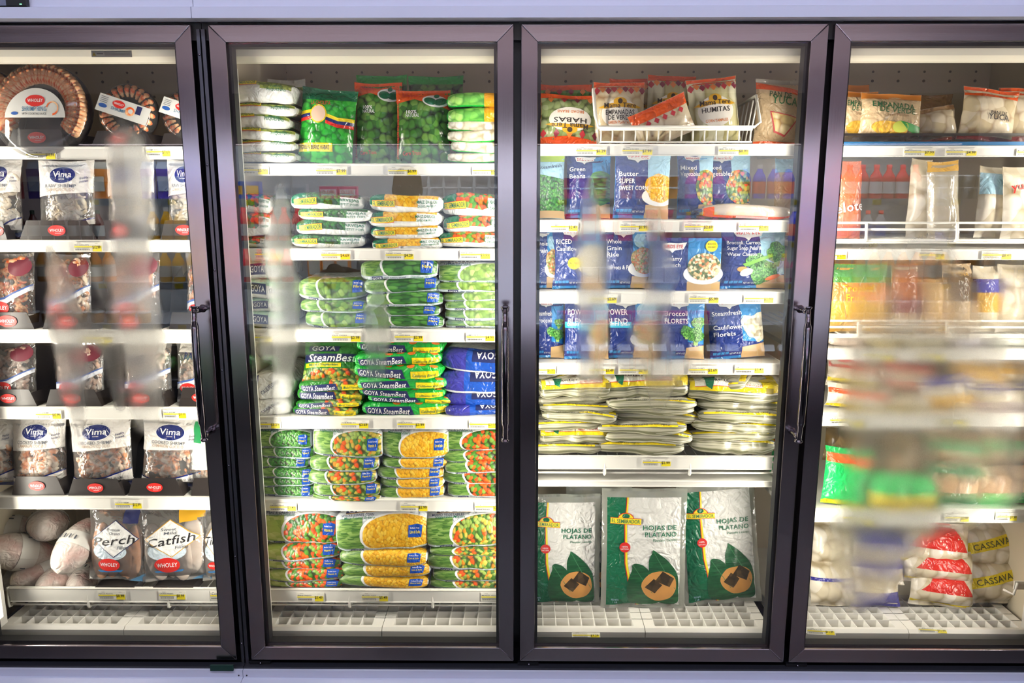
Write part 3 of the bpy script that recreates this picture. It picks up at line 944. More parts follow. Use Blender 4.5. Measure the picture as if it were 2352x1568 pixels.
def semb_art(w, h, veg_m, t1, t2, head=F_DGREEN, white_right=0.62):
    A = Art()
    La = math.pi * (min(0.5 * h, 0.03) + h / 2) / 2 * 0.86
    A.rect(0, La * 0.30, w * 0.26, La * 2, head, 1)
    A.poly([(w * 0.22, La * 0.38), (w * white_right, La * 0.30), (w * 0.95, La * 0.62), (w * 0.93, La * 2), (w * 0.2, La * 2)], veg_m, 2)
    A.poly([(w * 0.68, La * 0.30), (w * 0.97, La * 0.30), (w * 0.97, La * 0.62), (w * 0.68, La * 0.66)], F_WHITE, 3)
    A.add(sembrador_plate(min(0.015, La * .3), w * 0.32), w * 0.21, La * 0.40, rot=0.06)
    A.text(t1, w * 0.80, La * 0.50, 0.0075, I_GREEN, 5, width=w * 0.27, bold=0.04)
    A.text(t2, w * 0.80, La * 0.36, 0.005, I_GREEN, 5, width=w * 0.25, bold=0.02)
    return A
SHELFNAME = {'1': 'top', '2': 'second', '3': 'third', '4': 'fourth', '5': 'fifth', '6': 'sixth'}
DOORNAME = {'1': 'first door', '2': 'second door', '3': 'third door', '4': 'fogged fourth door'}
def stack(key, name, x0, x1, layers, fart, base, d=0.20, Y=None, label='', group='', cat='bag', seed=0, jit=1.0, topfn=None, under=None, wr=0.003, flipx=()):
    """bags piled on each other; layers are (y_top, y_bottom) pixels from the bottom bag up"""
    Y = Y if Y is not None else YL + 0.012
    rnd = random.Random(hash(key) % 1000 + seed)
    rnd = random.Random(seed * 7 + len(layers))
    n = len(layers)
    X0, _ = at(x0, layers[0][1], Y); X1, _ = at(x1, layers[0][1], Y)
    hs = [at(1190, a, Y)[1] - at(1190, b, Y)[1] for a, b in layers]
    h0 = sorted(hs)[len(hs) // 2]
    ws = X1 - X0
    protos = [make_slab(name, ws, d, h0, fart(ws, h0, False), base, seed=seed + 11 * k, under=under, wr=wr).mesh(name) for k in range(2 if n > 2 else 1)]
    for i, (a, b) in enumerate(layers):
        z = at(1190, b, Y)[1]
        dx = rnd.uniform(-0.011, 0.011) * jit
        hi = hs[i]
        if hi > 1.45 * h0:
            me = make_slab(name, ws, d, hi, fart(ws, hi, True), base, seed=seed + 5, under=under, wr=wr * 1.6, taper=0.80).mesh(name); s = (1, 1, 1)
        else:
            me = protos[i % len(protos)]; s = (rnd.uniform(0.97, 1.01), 1, hi / h0 * 1.05)
        lv = level(i, n)
        put(me, name, ((X0 + X1) / 2 + dx, Y + rnd.uniform(-0.006, 0.006) * jit, z), rz=rnd.uniform(-0.07, 0.07) * min(jit, 1.5), ry=rnd.uniform(-0.028, 0.028) * min(jit, 1.5), s=s,
            label=label.replace('@', (lv + ' of its stack') if lv else 'lying alone'), group=group, cat=cat)
# ---------------------------------------------------------------- second door: vegetables
def fit(x0, x1, y0, y1, Y):
    a, zt = at(x0, y0, Y); b, zb = at(x1, y1, Y)
    a2, _ = at(x0, (y0 + y1) / 2, Y); b2, _ = at(x1, (y0 + y1) / 2, Y)
    return (a2 + b2) / 2, zb, b2 - a2, zt - zb
def stand(name, px, art_fn, base, t=0.05, Y=None, back=None, label='', cat='bag', group=None, seed=1, lean=-0.12, rot=0.0, tilt=0.0, z=None, g=0.009, **kw):
    """an upright pack filling the pixel box px, its artwork drawn for its own size in metres"""
    Y = YL + 0.06 if Y is None else Y
    cx, zb, w_, h_ = fit(*px, Y)
    if z is not None: h_ += zb - z; zb = z
    mb = make_pouch(name, w_, h_, t, art_fn(w_, h_) if art_fn else None, base, back, seed, g, **kw)
    o = put(mb, name, (cx, Y, zb), rz=rot, rx=lean, ry=tilt, label=label, cat=cat, group=group)
    return o, w_, h_

def sh2(k): return SH[k]
# top shelf: small broad beans in white bags
def art_habas_white(w, h, big):
    A = Art(); La = math.pi * (min(0.5 * h, 0.03) + h / 2) / 2 * 0.86
    A.poly([(0, La * 0.62), (w * 0.3, La * 0.70), (w, La * 0.5), (w, La * 2), (0, La * 2)], OLIVE, 1)
    A.poly([(0, La * 0.62), (w * .12, La * .66), (w * .1, La * 2), (0, La * 2)], F_DGREEN, 2)
    A.add(sembrador_plate(min(0.016, La * .3), w * 0.42), w * 0.24, La * 0.74)
    A.text('HABAS', w * 0.76, La * 0.62, 0.006, I_GREEN, 5, width=w * 0.18, bold=0.03)
    A.text('PEQUENAS', w * 0.76, La * 0.50, 0.007, I_GREEN, 5, width=w * 0.3, bold=0.04)
    if big: A.rect(w * .5, La * .52, w * .98, La * .8, OLIVE, 1)
    return A
stack('2.1', 'broad_bean_bag', 534, 674, [(349, 374), (322, 350), (296, 325), (262, 299), (237, 266), (186, 240)], art_habas_white, F_WHITE,
      label='white small broad bean bag, @, top shelf', group='white bags of small broad beans', seed=3, wr=0.004)
def art_cholita(w, h):
    A = Art()
    A.rect(0, 0, w, h, HABAS2, 1)
    A.poly([(0, h * .82), (w, h * .86), (w, h), (0, h)], F_DGREEN, 2)
    for k, c in enumerate((F_YELLOW, F_NAVY, F_RED)):
        A.poly([(0, h * (.66 - k * .045)), (w * .3, h * (.70 - k * .045)), (w * .3, h * (.655 - k * .045)), (0, h * (.615 - k * .045))], c, 3)
        A.poly([(w * .5, h * (.655 - k * .045)), (w * .72, h * (.61 - k * .045)), (w * 1.0, h * (.62 - k * .045)), (w * 1.0, h * (.575 - k * .045)), (w * .72, h * (.565 - k * .045)), (w * .5, h * (.61 - k * .045))], c, 3)
    A.ell(w * .36, h * .64, w * .15, h * .125, F_YELLOW, 4)
    A.ell(w * .36, h * .64, w * .13, h * .108, plain('e8c8b0', .5), 5)
    A.text('LA CHOLITA', w * .38, h * .79, 0.011, plain('c23a2a', .5), 6, width=w * .36, rot=.05, bold=.04)
    A.rect(w * .02, h * .14, w * .66, h * .25, F_YELLOW, 4, rot=0.06)
    A.text('GREEN BEANS HABAS', w * .34, h * .195, 0.012, I_BLACK, 6, width=w * .52, rot=0.06)
    return A
stand('broad_bean_bag', (678, 806, 200, 374), art_cholita, HABAS2, 0.06, label='bright green broad bean bag with a yellow, blue and red ribbon and yellow label', group='broad bean bags', seed=4, tilt=0.10, lean=-0.10, z=SH['2.1'])
def art_habas_or(w, h):
    A = Art()
    A.rect(0, 0, w, h, HABAS, 1)
    A.poly([(0, h * .80), (w * .35, h * .86), (w, h * .72), (w, h), (0, h)], F_ORANGE, 2)
    A.text('Habas', w * .28, h * .93, 0.014, I_RED, 4, width=w * .3, rot=.04, bold=.04)
    A.ell(w * .74, h * .83, w * .24, h * .085, I_WHITE, 3, rot=-.15)
    A.ell(w * .65, h * .83, w * .12, h * .05, F_DGREEN, 4, rot=-.3); A.ell(w * .84, h * .82, w * .12, h * .05, F_DGREEN, 4, rot=.2)
    A.ell(w * .76, h * .90, w * .05, h * .03, I_GREEN, 5)
    A.text('100%', w * .30, h * .68, 0.010, I_WHITE, 4, width=w * .20, bold=.04)
    A.text('NATURAL', w * .32, h * .63, 0.010, I_WHITE, 4, width=w * .26, bold=.04)
    A.text('Cero Trans', w * .30, h * .13, 0.010, I_RED, 4, width=w * .34, bold=.03)
    for k in range(9): A.text('HABAS', w * .035, h * (.12 + k * .08), 0.006, I_RED, 4, rot=1.57)
    return A
stand('broad_bean_bag', (812, 924, 184, 374), art_habas_or, HABAS, 0.055, label='dark green broad bean bag with an orange top, beside the ribboned bag', group='broad bean bags', seed=5, z=SH['2.1'], Y=YL + 0.09)
stand('broad_bean_bag', (908, 1034, 202, 374), art_habas_or, HABAS, 0.06, label='orange-topped broad bean bag between its twin and the pale bean stack', group='broad bean bags', seed=6, z=SH['2.1'], Y=YL + 0.06)
for k, px in enumerate(((816, 934, 166, 374), (936, 1064, 168, 374), (612, 700, 176, 374))):
    stand('broad_bean_bag', px, (lambda w, h: (lambda A: (A.rect(0, 0, w, h * .90, HABAS if k < 2 else OLIVE, 1), A.rect(0, 0, w, h * .75, F_ORANGE, 2), A)[2])(Art())), F_GREEN if k < 2 else F_WHITE, 0.06,
          label=('broad bean bag in the back row above the orange-topped bags, nearer the ribboned bag', 'broad bean bag in the back row, nearer the pale bean stack', 'pale broad bean bag behind the white bag stack on the top shelf')[k], seed=8 + k, z=SH['2.1'], Y=YL + 0.20)
def art_loose(m1, edge, right):
    def f(w, h, big):
        A = Art(); La = math.pi * (min(0.5 * h, 0.03) + h / 2) / 2 * 0.86
        A.rect(0, -0.01, w, La * 2.5, m1, 1)
        A.rect(0, -0.01, w, La * .12, edge, 2)
        if right is not None: A.rect(w * .62, -0.01, w, La * 2.5, right, 3)
        return A
    return f
stack('2.1b', 'bean_bag', 1030, 1160, [(350, 374), (324, 353), (298, 327), (275, 303)], art_loose(WBEAN, F_GREEN, None), F_GREEN,
      label='white bean bag edged green, @, top shelf', group='white bean bags on the top shelf', seed=5, wr=0.004)
z0 = at(1190, 278, YL + .012)[1]
for i, (a, b) in enumerate(((245, 283), (212, 248))):
    Y = YL + .012; X0 = at(1027, 280, Y)[0]; X1 = at(1165, 280, Y)[0]
    h = at(1190, a, Y)[1] - at(1190, b, Y)[1]
    put(make_slab('bean_bag', X1 - X0, .18, h, art_loose(GBEAN, F_GREEN, film('f0a81c'))(X1 - X0, h, 0), F_GREEN, seed=7 + i), 'bean_bag', ((X0 + X1) / 2, Y, at(1190, b, Y)[1]),
        label=('lower', 'upper')[i] + ' of two green and yellow bean bags lying on the white bean bags', group='green and yellow bean bags')

# second shelf
def f_pc(w, h, big): return semb_art(w, h, PCARR, 'ARVEJAS PETIT POIS', 'Y ZANAHORIA', white_right=.6)
def f_corn(w, h, big): return semb_art(w, h, CORN, 'MAIZ DULCE', 'GRANO AMARILLO', white_right=.98)
def f_peas(w, h, big): return semb_art(w, h, DPEAS, 'ARVEJAS', 'PETIT POIS', white_right=.75)
stack('2.2a', 'mixed_vegetable_bag', 540, 622, [(545, 571), (492, 546), (448, 493)], f_pc, F_WHITE, label='mixed vegetable bag, @, beside the fog streak', group='bags beside the fog streak', seed=2)
stack('2.2b', 'pea_bag', 675, 846, [(540, 571), (506, 543), (479, 510), (446, 486)], f_peas, F_WHITE, label='petit pois bag, @, second shelf', group='petit pois bags', seed=4, wr=0.004)
stack('2.2c', 'corn_bag', 847, 1014, [(548, 577), (519, 551), (486, 524), (449, 490)], f_corn, F_WHITE, label='green-ended sweet corn bag, @, second shelf', group='sweet corn bags on the second shelf', seed=6, Y=YL + .004)
stack('2.2d', 'carrot_and_pea_bag', 1012, 1175, [(535, 571), (496, 538), (448, 501)], f_pc, F_WHITE, label='peas and carrots bag, @, second shelf', group='peas and carrots bags on the second shelf', seed=9)

# third shelf
def f_goyabox(w, h, big):
    A = Art(); La = math.pi * (min(0.5 * h, 0.03) + h / 2) / 2 * 0.86
    A.rect(0, 0, w * .18, La * 1.6, CORN if h > .05 else YLEAF, 1)
    A.rect(w * .2, La * .55, w, La * 1.8, film('b8dcc0'), 1)
    A.rect(w * .22, La * .25, w * .62, La * .62, I_NAVY, 3)
    A.text('GOYA', w * .42, La * .435, La * .20, I_WHITE, 4, width=w * .34, bold=.06)
    A.text('CORN', w * .8, La * .4, La * .14, I_NAVY, 4, width=w * .2)
    return A
stack('2.3a', 'corn_cob_bag', 560, 652, [(718, 757), (688, 720), (644, 690), (600, 646)], f_goyabox, F_WHITE, label='white corn cob pack, @, third shelf', group='corn cob packs', seed=3, jit=.4)
def gf(veg_m, left, title, sub, badge, dark=F_SILV):
    return lambda w, h, big: goya_art(w, h, veg_m, left, title, sub, badge, big)
FIB = ('Excellent Source', 'Fibra')
stack('2.3b', 'okra_bag', 692, 848, [(718, 757), (690, 720), (642, 692)], gf(OKRA, LEAF, 'CUT OKRA', 'Quimbombo Cortado', FIB), F_GREY, label='cut okra bag, @, third shelf', group='cut okra bags', seed=5, wr=.004)
stack('2.3c', 'green_bean_bag', 838, 1012, [(727, 757), (703, 729), (674, 706), (640, 677), (598, 644)], gf(BEANS, LEAF, 'CUT GREEN BEANS', 'Habichuelas Tiernas', FIB), F_GREY, label='cut green bean bag, @, third shelf', group='cut green bean bags', seed=7, wr=.004)
stack('2.3d', 'lima_bean_bag', 1012, 1180, [(735, 757), (712, 738), (692, 715), (672, 695), (650, 675), (603, 653)], gf(LIMA, LEAF, 'LIMA BEANS', 'Habas Lima', FIB), F_GREY, label='lima bean bag, @, third shelf', group='lima bean bags', seed=8)

# fourth shelf
def steam_art(base_m, pic, blend):
    def f(w, h, big):
        A = Art(); La = math.pi * (min(0.5 * h, 0.03) + h / 2) / 2 * 0.86
        n = 2.2 if big else 1.0
        A.rect(0, 0, w, La * 3, base_m, 1)
        if pic is not None: A.poly([(w * .45, La * .10), (w, La * .05), (w, La * 2), (w * .5, La * 2)], pic, 2)
        else:
            for k in range(5): A.ell(w * (.4 + .13 * k), La * (.8 + .12 * (k % 2)), .012, .007, film('f07a2a'), 2)
        y = La * (.30 if not big else .12)
        hh = min(.016, La * .30)
        A.poly([(w * .06, y - hh * .7), (w * .60, y - hh * .5), (w * .56, y + hh * .9), (w * .04, y + hh * .7)], I_NAVY, 4)
        A.text('GOYA', w * .15, y + hh * .1, hh * .9, I_WHITE, 5, width=w * .16, bold=.06)
        A.text('SteamBest', w * .40, y + hh * .1, hh, I_WHITE, 5, width=w * .30, shear=.2, bold=.03)
        A.rect(w * .66, y - hh * .6, w * .97, y + hh * .6, F_YELLOW, 4)
        A.text(blend, w * .81, y, hh * .5, I_GREEN, 5, width=w * .26, shear=.3)
        if big:
            A.text('SteamBest', w * .5, La * .62, .030, I_WHITE, 6, width=w * .8, shear=.2, bold=.04)
            A.rect(w * .02, La * .52, w * .98, La * .75, I_NAVY, 5)
            A.rect(w * .1, La * .80, w * .6, La * .95, I_NAVY, 5)
            A.text('GOYA', w * .34, La * .87, .018, I_WHITE, 6, width=w * .42, bold=.05)
            A.rect(w * .05, La * .42, w * .7, La * .50, F_YELLOW, 5)
            A.text('Mixed Vegetables', w * .36, La * .46, .009, I_GREEN, 6, width=w * .5)
        return A
    return f
DG2 = film('2c7a2c', 0.22)
stack('2.4a', 'cauliflower_bag', 580, 672, [(918, 958), (862, 922)], lambda w, h, b: (lambda A: (A.rect(0, .02, w * .2, h, F_NAVY, 1), A.text('CAULIFLOWER', w * .5, h * .5, .010, I_NAVY, 3, width=w * .5, rot=.5), A)[2])(Art()), F_WHITE,
      label='white cauliflower bag, @, fourth shelf', group='white cauliflower bags', seed=1, wr=.006, jit=2)
stack('2.4b', 'steam_vegetable_bag', 676, 830, [(936, 958), (921, 940), (897, 925), (876, 902)], steam_art(DG2, MIXV, 'Mixed Vegetables'), DG2,
      label='dark green steam bag, @, fourth shelf', group='mixed steam vegetable bags', seed=2, wr=.005, jit=1.6)
stand('steam_vegetable_bag', (690, 832, 782, 880), lambda w, h: (lambda A: (A.rect(0, 0, w, h, DG2, 1), A.rect(0, 0, w, h * .30, MIXV, 2), A.rect(w * .02, h * .46, w * .98, h * .66, I_NAVY, 3),
      A.text('SteamBest', w * .5, h * .56, .024, I_WHITE, 5, width=w * .8, shear=.2, bold=.04), A.rect(w * .08, h * .72, w * .6, h * .88, I_NAVY, 3), A.text('GOYA', w * .34, h * .80, .016, I_WHITE, 5, width=w * .4, bold=.05),
      A.rect(w * .05, h * .33, w * .66, h * .43, F_YELLOW, 3), A.text('Mixed Vegetables', w * .36, h * .38, .008, I_GREEN, 5, width=w * .5), A)[-1])(Art()), DG2, .05,
      label='dark green steam vegetable bag leaning upright on top of the mixed pile', seed=12, lean=-.5, Y=YL + .04)
stack('2.4c', 'steam_vegetable_bag', 830, 1030, [(926, 958), (912, 930), (892, 917), (868, 896), (838, 872), (812, 842), (786, 816)], steam_art(F_GREEN, None, 'California Blend'), F_GREEN,
      label='bright green steam bag, @, fourth shelf', group='bright green steam vegetable bags', seed=4, wr=.006, jit=1.8)
def f_broc(w, h, b):
    A = Art(); La = math.pi * (min(0.5 * h, 0.03) + h / 2) / 2 * 0.86
    A.rect(w * .1, La * .15, w, La * 1.4, F_BLUE if not b else F_BLUE, 1)
    A.rect(0, La * .15, w * .32, La * 1.4, F_PURPLE, 2)
    A.rect(w * .40, La * .45, w * .80, La * .95, I_NAVY, 3)
    A.text('GOYA', w * .6, La * .70, La * .30, I_WHITE, 4, width=w * .3, bold=.06, rot=math.pi)
    return A
stack('2.4d', 'broccoli_bag', 1012, 1190, [(932, 958), (905, 938), (857, 910), (812, 862)], f_broc, F_WHITE, label='blue broccoli bag, @, fourth shelf', group='blue broccoli floret bags', seed=6, wr=.006, jit=1.5)

# fifth shelf
VA = ('Excellent Source', 'Vitamin A')
NOF = ('Sodium Free', 'Libre de Sodio')
stack('2.5a', 'pea_bag', 592, 716, [(1120, 1148), (1100, 1122), (1079, 1102), (1057, 1081), (1033, 1059), (988, 1036)], gf(PEAS, LEAF, 'GREEN PEAS', 'Petit Pois', VA), F_SILV, label='green pea bag, @, fifth shelf', group='green pea bags', seed=3)
stack('2.5b', 'mixed_vegetable_bag', 716, 872, [(1140, 1152), (1112, 1145), (1083, 1116), (1052, 1086), (985, 1056)], gf(MIXV, LEAF, 'MIXED VEGETABLES', 'Vegetales Mixtos', VA), F_GREY, label='mixed vegetable bag, @, fifth shelf', group='mixed vegetable bags on the fifth shelf', seed=5, Y=YL + .004)
stack('2.5c', 'corn_bag', 872, 1022, [(1121, 1149), (1100, 1124), (1074, 1104), (1054, 1078), (986, 1058)], gf(CORN, LEAF, 'WHOLE KERNEL CORN', 'Maiz Tierno Entero', NOF), F_GREY, label='yellow kernel corn bag, @, fifth shelf', group='kernel corn bags on the fifth shelf', seed=6)
stack('2.5d', 'carrot_and_pea_bag', 1018, 1190, [(1112, 1148), (1085, 1116), (1060, 1089), (1038, 1064), (986, 1042)], gf(PCARR, LEAF, 'PEAS & CARROTS', 'Guisantes y Zanahorias', VA), F_GREY, label='peas and carrots bag, @, fifth shelf', group='peas and carrots bags on the fifth shelf', seed=7)
# sixth shelf
stack('2.6a', 'carrot_and_pea_bag', 608, 786, [(1338, 1357), (1312, 1341), (1288, 1316), (1256, 1292), (1180, 1260)], gf(PCARR, YLEAF, 'PEAS & CARROTS', 'Guisantes y Zanahorias', VA), F_GREY, label='large peas and carrots bag, @, sixth shelf', group='large peas and carrots bags', seed=8, wr=.004)
stack('2.6b', 'corn_bag', 782, 988, [(1330, 1357), (1302, 1334), (1269, 1306), (1180, 1273)], gf(CORN, LEAF, 'WHOLE KERNEL CORN', 'Maiz Tierno Entero', NOF), F_GREY, label='large kernel corn bag, @, sixth shelf', group='large kernel corn bags', seed=9, wr=.004, Y=YL + .004)
stack('2.6c', 'mixed_vegetable_bag', 984, 1185, [(1334, 1357), (1310, 1338), (1276, 1314), (1262, 1279), (1180, 1265)], gf(MIXV, LEAF, 'MIXED VEGETABLES', 'Vegetales Mixtos', VA), F_GREY, label='large mixed vegetable bag, @, sixth shelf', group='large mixed vegetable bags', seed=2, wr=.004)
# ---------------------------------------------------------------- third door
def logo_beye(A, x, y, w, L=5):
    A.poly([(x - w * .5, y + w * .16), (x - w * .2, y + w * .20), (x + w * .2, y + w * .18), (x + w * .55, y + w * .22), (x + w * .42, y - w * .06), (x + w * .05, y - w * .12), (x - w * .05, y - w * .22), (x - w * .15, y - w * .12), (x - w * .42, y - w * .08)], I_WHITE, L)
    A.text('BIRDS EYE', x, y + w * .045, w * .15, I_RED, L + 1, width=w * .78, bold=.05)
def broc_head(A, x, y, r, L=5, m=None, stalk=True):
    if stalk: A.poly([(x - r * .3, y - r * 1.2), (x + r * .2, y - r * 1.2), (x + r * .35, y), (x - r * .35, y)], plain('9cc46a', .5), L)
    A.ell(x, y, r, r * .85, m or FLORET, L + 1, 30, wob=.09, seed=int(x * 1e4))
FLORET = veg('broccoli_florets_picture', ['3f8a34', '5aa544', '2f7228', '74b858'], 0.004, gap='1f4a1c', lump=.4)
CAULI = veg('cauliflower_picture', ['efe8d2', 'e4dac0', 'f6f1e0'], 0.012, gap='c8b890', lump=.3)
GRAIN = veg('rice_and_vegetables_picture', ['d8b878', 'e8d09a', '8aa548', 'e0803a', 'c8a868'], 0.006, gap='8a6a30', lump=.4)
SPIN = veg('spinach_bake_picture', ['e8dcb0', 'f2ead0', '3f5a2c', 'e0c890', '55703a', 'd88a50', 'efe4c4'], 0.007, gap='8a7a4a', lump=.4)
KRAFT = plain('c9a878', .6, noise=.1)
def art_beye(lines, pic, kind='heap', green_top=False, yel=None, foot=True, size=.013):
    def f(w, h):
        A = Art()
        A.rect(0, 0, w, h, F_BEYE, 1)
        A.poly([(w * .58, h * .3), (w, h * .25), (w, h), (w * .58, h)], F_BEYE2 if not green_top else F_SKY, 2)
        A.poly([(w * .56, 0), (w, 0), (w, h * .24), (w * .56, h * .20)], KRAFT, 2)
        A.rect(0, 0, w * .56, h * .05, F_BEYE2, 2)
        if kind == 'heap':
            A.ell(w * .80, h * .48, w * .34, h * .27, pic, 4, 34, wob=.04, seed=3)
        elif kind == 'bowl':
            A.ell(w * .78, h * .33, w * .30, h * .14, I_WHITE, 4, 30)
            A.ell(w * .80, h * .47, w * .26, h * .22, pic, 5, 34, wob=.05, seed=2)
            A.ell(w * .80, h * .80, w * .20, h * .14, F_SKY, 3)
        elif kind == 'cauli':
            for dx, dy, r in ((0, 0, .22), (.12, .10, .15), (-.12, .08, .14), (.08, -.13, .14)): A.ell(w * (.82 + dx), h * (.52 + dy), w * r, w * r * .95, CAULI, 5, 26, wob=.07, seed=int(r * 100))
        elif kind == 'broc':
            for dx, dy, r in ((.0, .0, .20), (-.22, .06, .15), (.05, .20, .16)): broc_head(A, w * (.78 + dx), h * (.42 + dy), w * r)
        elif kind == 'stir':
            broc_head(A, w * .62, h * .30, w * .22, stalk=False); broc_head(A, w * .50, h * .46, w * .15, stalk=False); broc_head(A, w * .85, h * .62, w * .18)
            A.ell(w * .30, h * .33, w * .08, h * .045, plain('f0a050', .4), 6); A.ell(w * .36, h * .28, w * .10, h * .06, I_WHITE, 7, rot=.3)
            A.poly([(w * .30, h * .42), (w * .72, h * .58), (w * .78, h * .55), (w * .34, h * .37)], plain('7ab848', .4), 7)
            A.ell(w * .78, h * .20, w * .12, h * .035, plain('f07a2a', .4), 7, rot=.3)
        logo_beye(A, w * .42, h * .93, w * .46)
        y = h * .78
        for i, t in enumerate(lines):
            A.text(t, w * .07, y - i * size * 1.55, size, I_WHITE, 6, align='l', bold=.04 if t.isupper() else .02, width=min(w * .52, len(t) * size * .68))
        if yel: A.ell(w * .42, h * .42, w * .13, w * .12, I_YEL, 6); A.text(yel, w * .42, h * .42, .005, I_BLACK, 7, width=w * .18)
        for k in range(4): A.rect(w * (.05 + k * .07), h * .10, w * (.11 + k * .07), h * .14, F_BEYE2, 5)
        A.text('NET WT 10 OZ', w * .44, h * .105, .005, I_WHITE, 6, width=w * .20)
        return A
    return f
def g3(*a, **k): return stand(*a, **k)
Z31, Z32, Z33, Z34 = SH['3.1'], SH['3.2'], SH['3.3'], SH['3.4']
EMP = veg('empanadas_seen_through_film', ['d8c8a8', 'e4d6ba', 'cdbb96', 'dccdb0'], 0.032, gap='9a7a58', rough=.2, gapw=.5)
HAM = veg('corn_husk_rolls', ['e0dcb4', 'd2cc9c', 'e8e4c4', 'c8c088'], 0.03, stretch=(1.2, .3), rot=.05, gap='8a7c4a', rough=.2, gapw=.5)
def art_tere(t1, t2, sub, base_m, bottom=True, flip=False):
    def f(w, h):
        A = Art()
        A.rect(0, 0, w, h, base_m, 1)
        A.poly([(0, h * .90), (w, h * .90), (w, h), (0, h)], F_ORANGE, 2)
        if bottom: A.poly([(0, 0), (w, 0), (w, h * .10), (w * .5, h * .14), (0, h * .11)], F_ORANGE, 2)
        rn = random.Random(3)
        for k in range(9):
            x, y = w * (.06 + k * .11), h * (.84 + .03 * (k % 2)) if not bottom or k % 2 else h * .18
            r = .009
            A.poly([(x - r, y), (x, y - r * 1.2), (x + r, y), (x, y + r * 1.2)], (plain('c0303a', .4), plain('f08a3a', .4), plain('8a1f3a', .4))[k % 3], 3)
        B = Art()
        B.ell(0, 0, w * .36, h * .24, plain('ece6dc', .4), 4)
        B.poly([(-w * .42, h * .10), (-w * .25, h * .16), (0, h * .19), (w * .25, h * .16), (w * .42, h * .10), (w * .3, h * .08), (0, h * .11), (-w * .3, h * .08)], I_GOLD, 5)
        B.ell(0, h * .20, w * .13, h * .07, I_GOLD, 5)
        B.ell(0, h * .205, w * .045, h * .045, plain('3a2c1c', .5), 6)
        B.text("Mama Tere", 0, h * .135, .014, plain('3a2c1c', .5), 7, width=w * .62, bold=.04)
        B.text(t1, 0, h * .02, .014, plain('26221e', .5), 6, width=w * .56, bold=.05)
        if t2: B.text(t2, 0, -h * .07, .013, plain('26221e', .5), 6, width=w * .46, bold=.05)
        B.text(sub, 0, -h * .15, .008, plain('d8762a', .5), 6, width=w * .45, bold=.03)
        A.add(B, w * .5, h * .45, rot=math.pi if flip else 0)
        return A
    return f
g3('broad_bean_bag', (1236, 1376, 212, 334), art_tere('HABAS', '', 'BROAD BEANS', veg('pale_broad_beans', ['98a870', '8a9c60', 'acb888', '7a8c50'], .018, gap='4a5230', rough=.2), flip=True), F_ORANGE, .06, label='green broad bean bag with orange ends, left of the wire basket', seed=3, tilt=.05, lean=-.2, z=Z31)
g3('broad_bean_bag', (1225, 1300, 222, 334), art_tere('HABAS', '', 'BROAD BEANS', HABAS), F_ORANGE, .05, label='broad bean bag mostly hidden by the frame, behind the other habas bag', seed=4, z=Z31, Y=YL + .11)
g3('broad_bean_bag', (1236, 1360, 190, 330), art_tere('HABAS', '', 'BROAD BEANS', HABAS), F_ORANGE, .05, label='orange-topped bag in the back row, left of the wire basket', seed=5, z=Z31, Y=YL + .17)
BW = plain('eceae2', .4)
# wire basket
bk = tag(empty('wire_basket', (0, 0, 0)), 'white wire basket hanging on the top shelf, full of orange-topped bags', 'basket')
def bpt(px, py, Y): x, z = at(px, py, Y); return (x, Y, z)
m = MB()
YF, YR = YL + .002, YL + .24
xl, zt_ = at(1364, 292, YF); xr, _ = at(1742, 294, YF)
zr = zt_ + .010
zbm = at(1190, 328, YF)[1] + .002
zh = at(1190, 206, YF)[1]
rim = [(xl - .004, YF - .004, zh), (xl + .002, YF - .006, zt_ + .03), (xl + .012, YF - .006, zt_), (xr - .012, YF - .006, zt_), (xr + .002, YF - .006, zt_ + .012), (xr - .002, YF + .03, zh - .012), (xr - .015, YR, zh - .03)]
m.tube(rim, .0040, BW, 8)
m.tube([(xl - .004, YF - .004, zh), (xl + .02, YR, zh - .02), (xr - .015, YR, zh - .03)], .004, BW, 8)
fr = m.build('rim', bk)
m = MB()
m.tube([(xl + .016, YF, zt_ - .005), (xr - .016, YF, zt_ - .005)], .004, BW, 6)
m.tube([(xl + .016, YF, zbm), (xr - .016, YF, zbm)], .0022, BW, 6)
n = 14
for i in range(n):
    x = xl + .02 + i * (xr - xl - .04) / (n - 1)
    m.tube([(x, YF, zt_ - .004), (x, YF + .002, zbm), (x, YR, zbm), (x, YR, zh - .03)], .0022, BW, 6)
for s, xx in ((0, xl + .004), (1, xr - .006)):
    for k in range(6):
        y = YF + .02 + k * .038
        m.tube([(xx + (.006 if s else -.002) * (1 - k / 6), y, zh - .02 - .006 * k / 6 if s else zh - .005 - .01 * k / 6), (xx - (.012 if s else -.012), y, zbm)], .0022, BW, 6)
m.build('wire', bk)
zbk = zbm + .003
g3('empanada_bag', (1362, 1482, 186, 318), art_tere('EMPANADAS', 'DE VERDE', 'GREEN PLANTAIN', EMP, bottom=False), EMP, .055, label='empanada bag with an oval label and flat orange top, in the wire basket', seed=6, z=zbk, Y=YL + .06, lean=-.08)
g3('corn_roll_bag', (1482, 1596, 168, 318), art_tere('HUMITAS', '', 'CORN TAMALES', HAM, bottom=False), HAM, .06, label='tall pale corn roll bag behind the tipped bag in the wire basket', seed=7, z=zbk, Y=YL + .11, tilt=.04)
g3('corn_roll_bag', (1590, 1706, 174, 318), art_tere('HUMITAS', '', 'CORN TAMALES', HAM, bottom=False), HAM, .06, label='corn roll bag with an oval label, nearest the basket end, top corner raised', seed=8, z=zbk, Y=YL + .06, tilt=-.10)
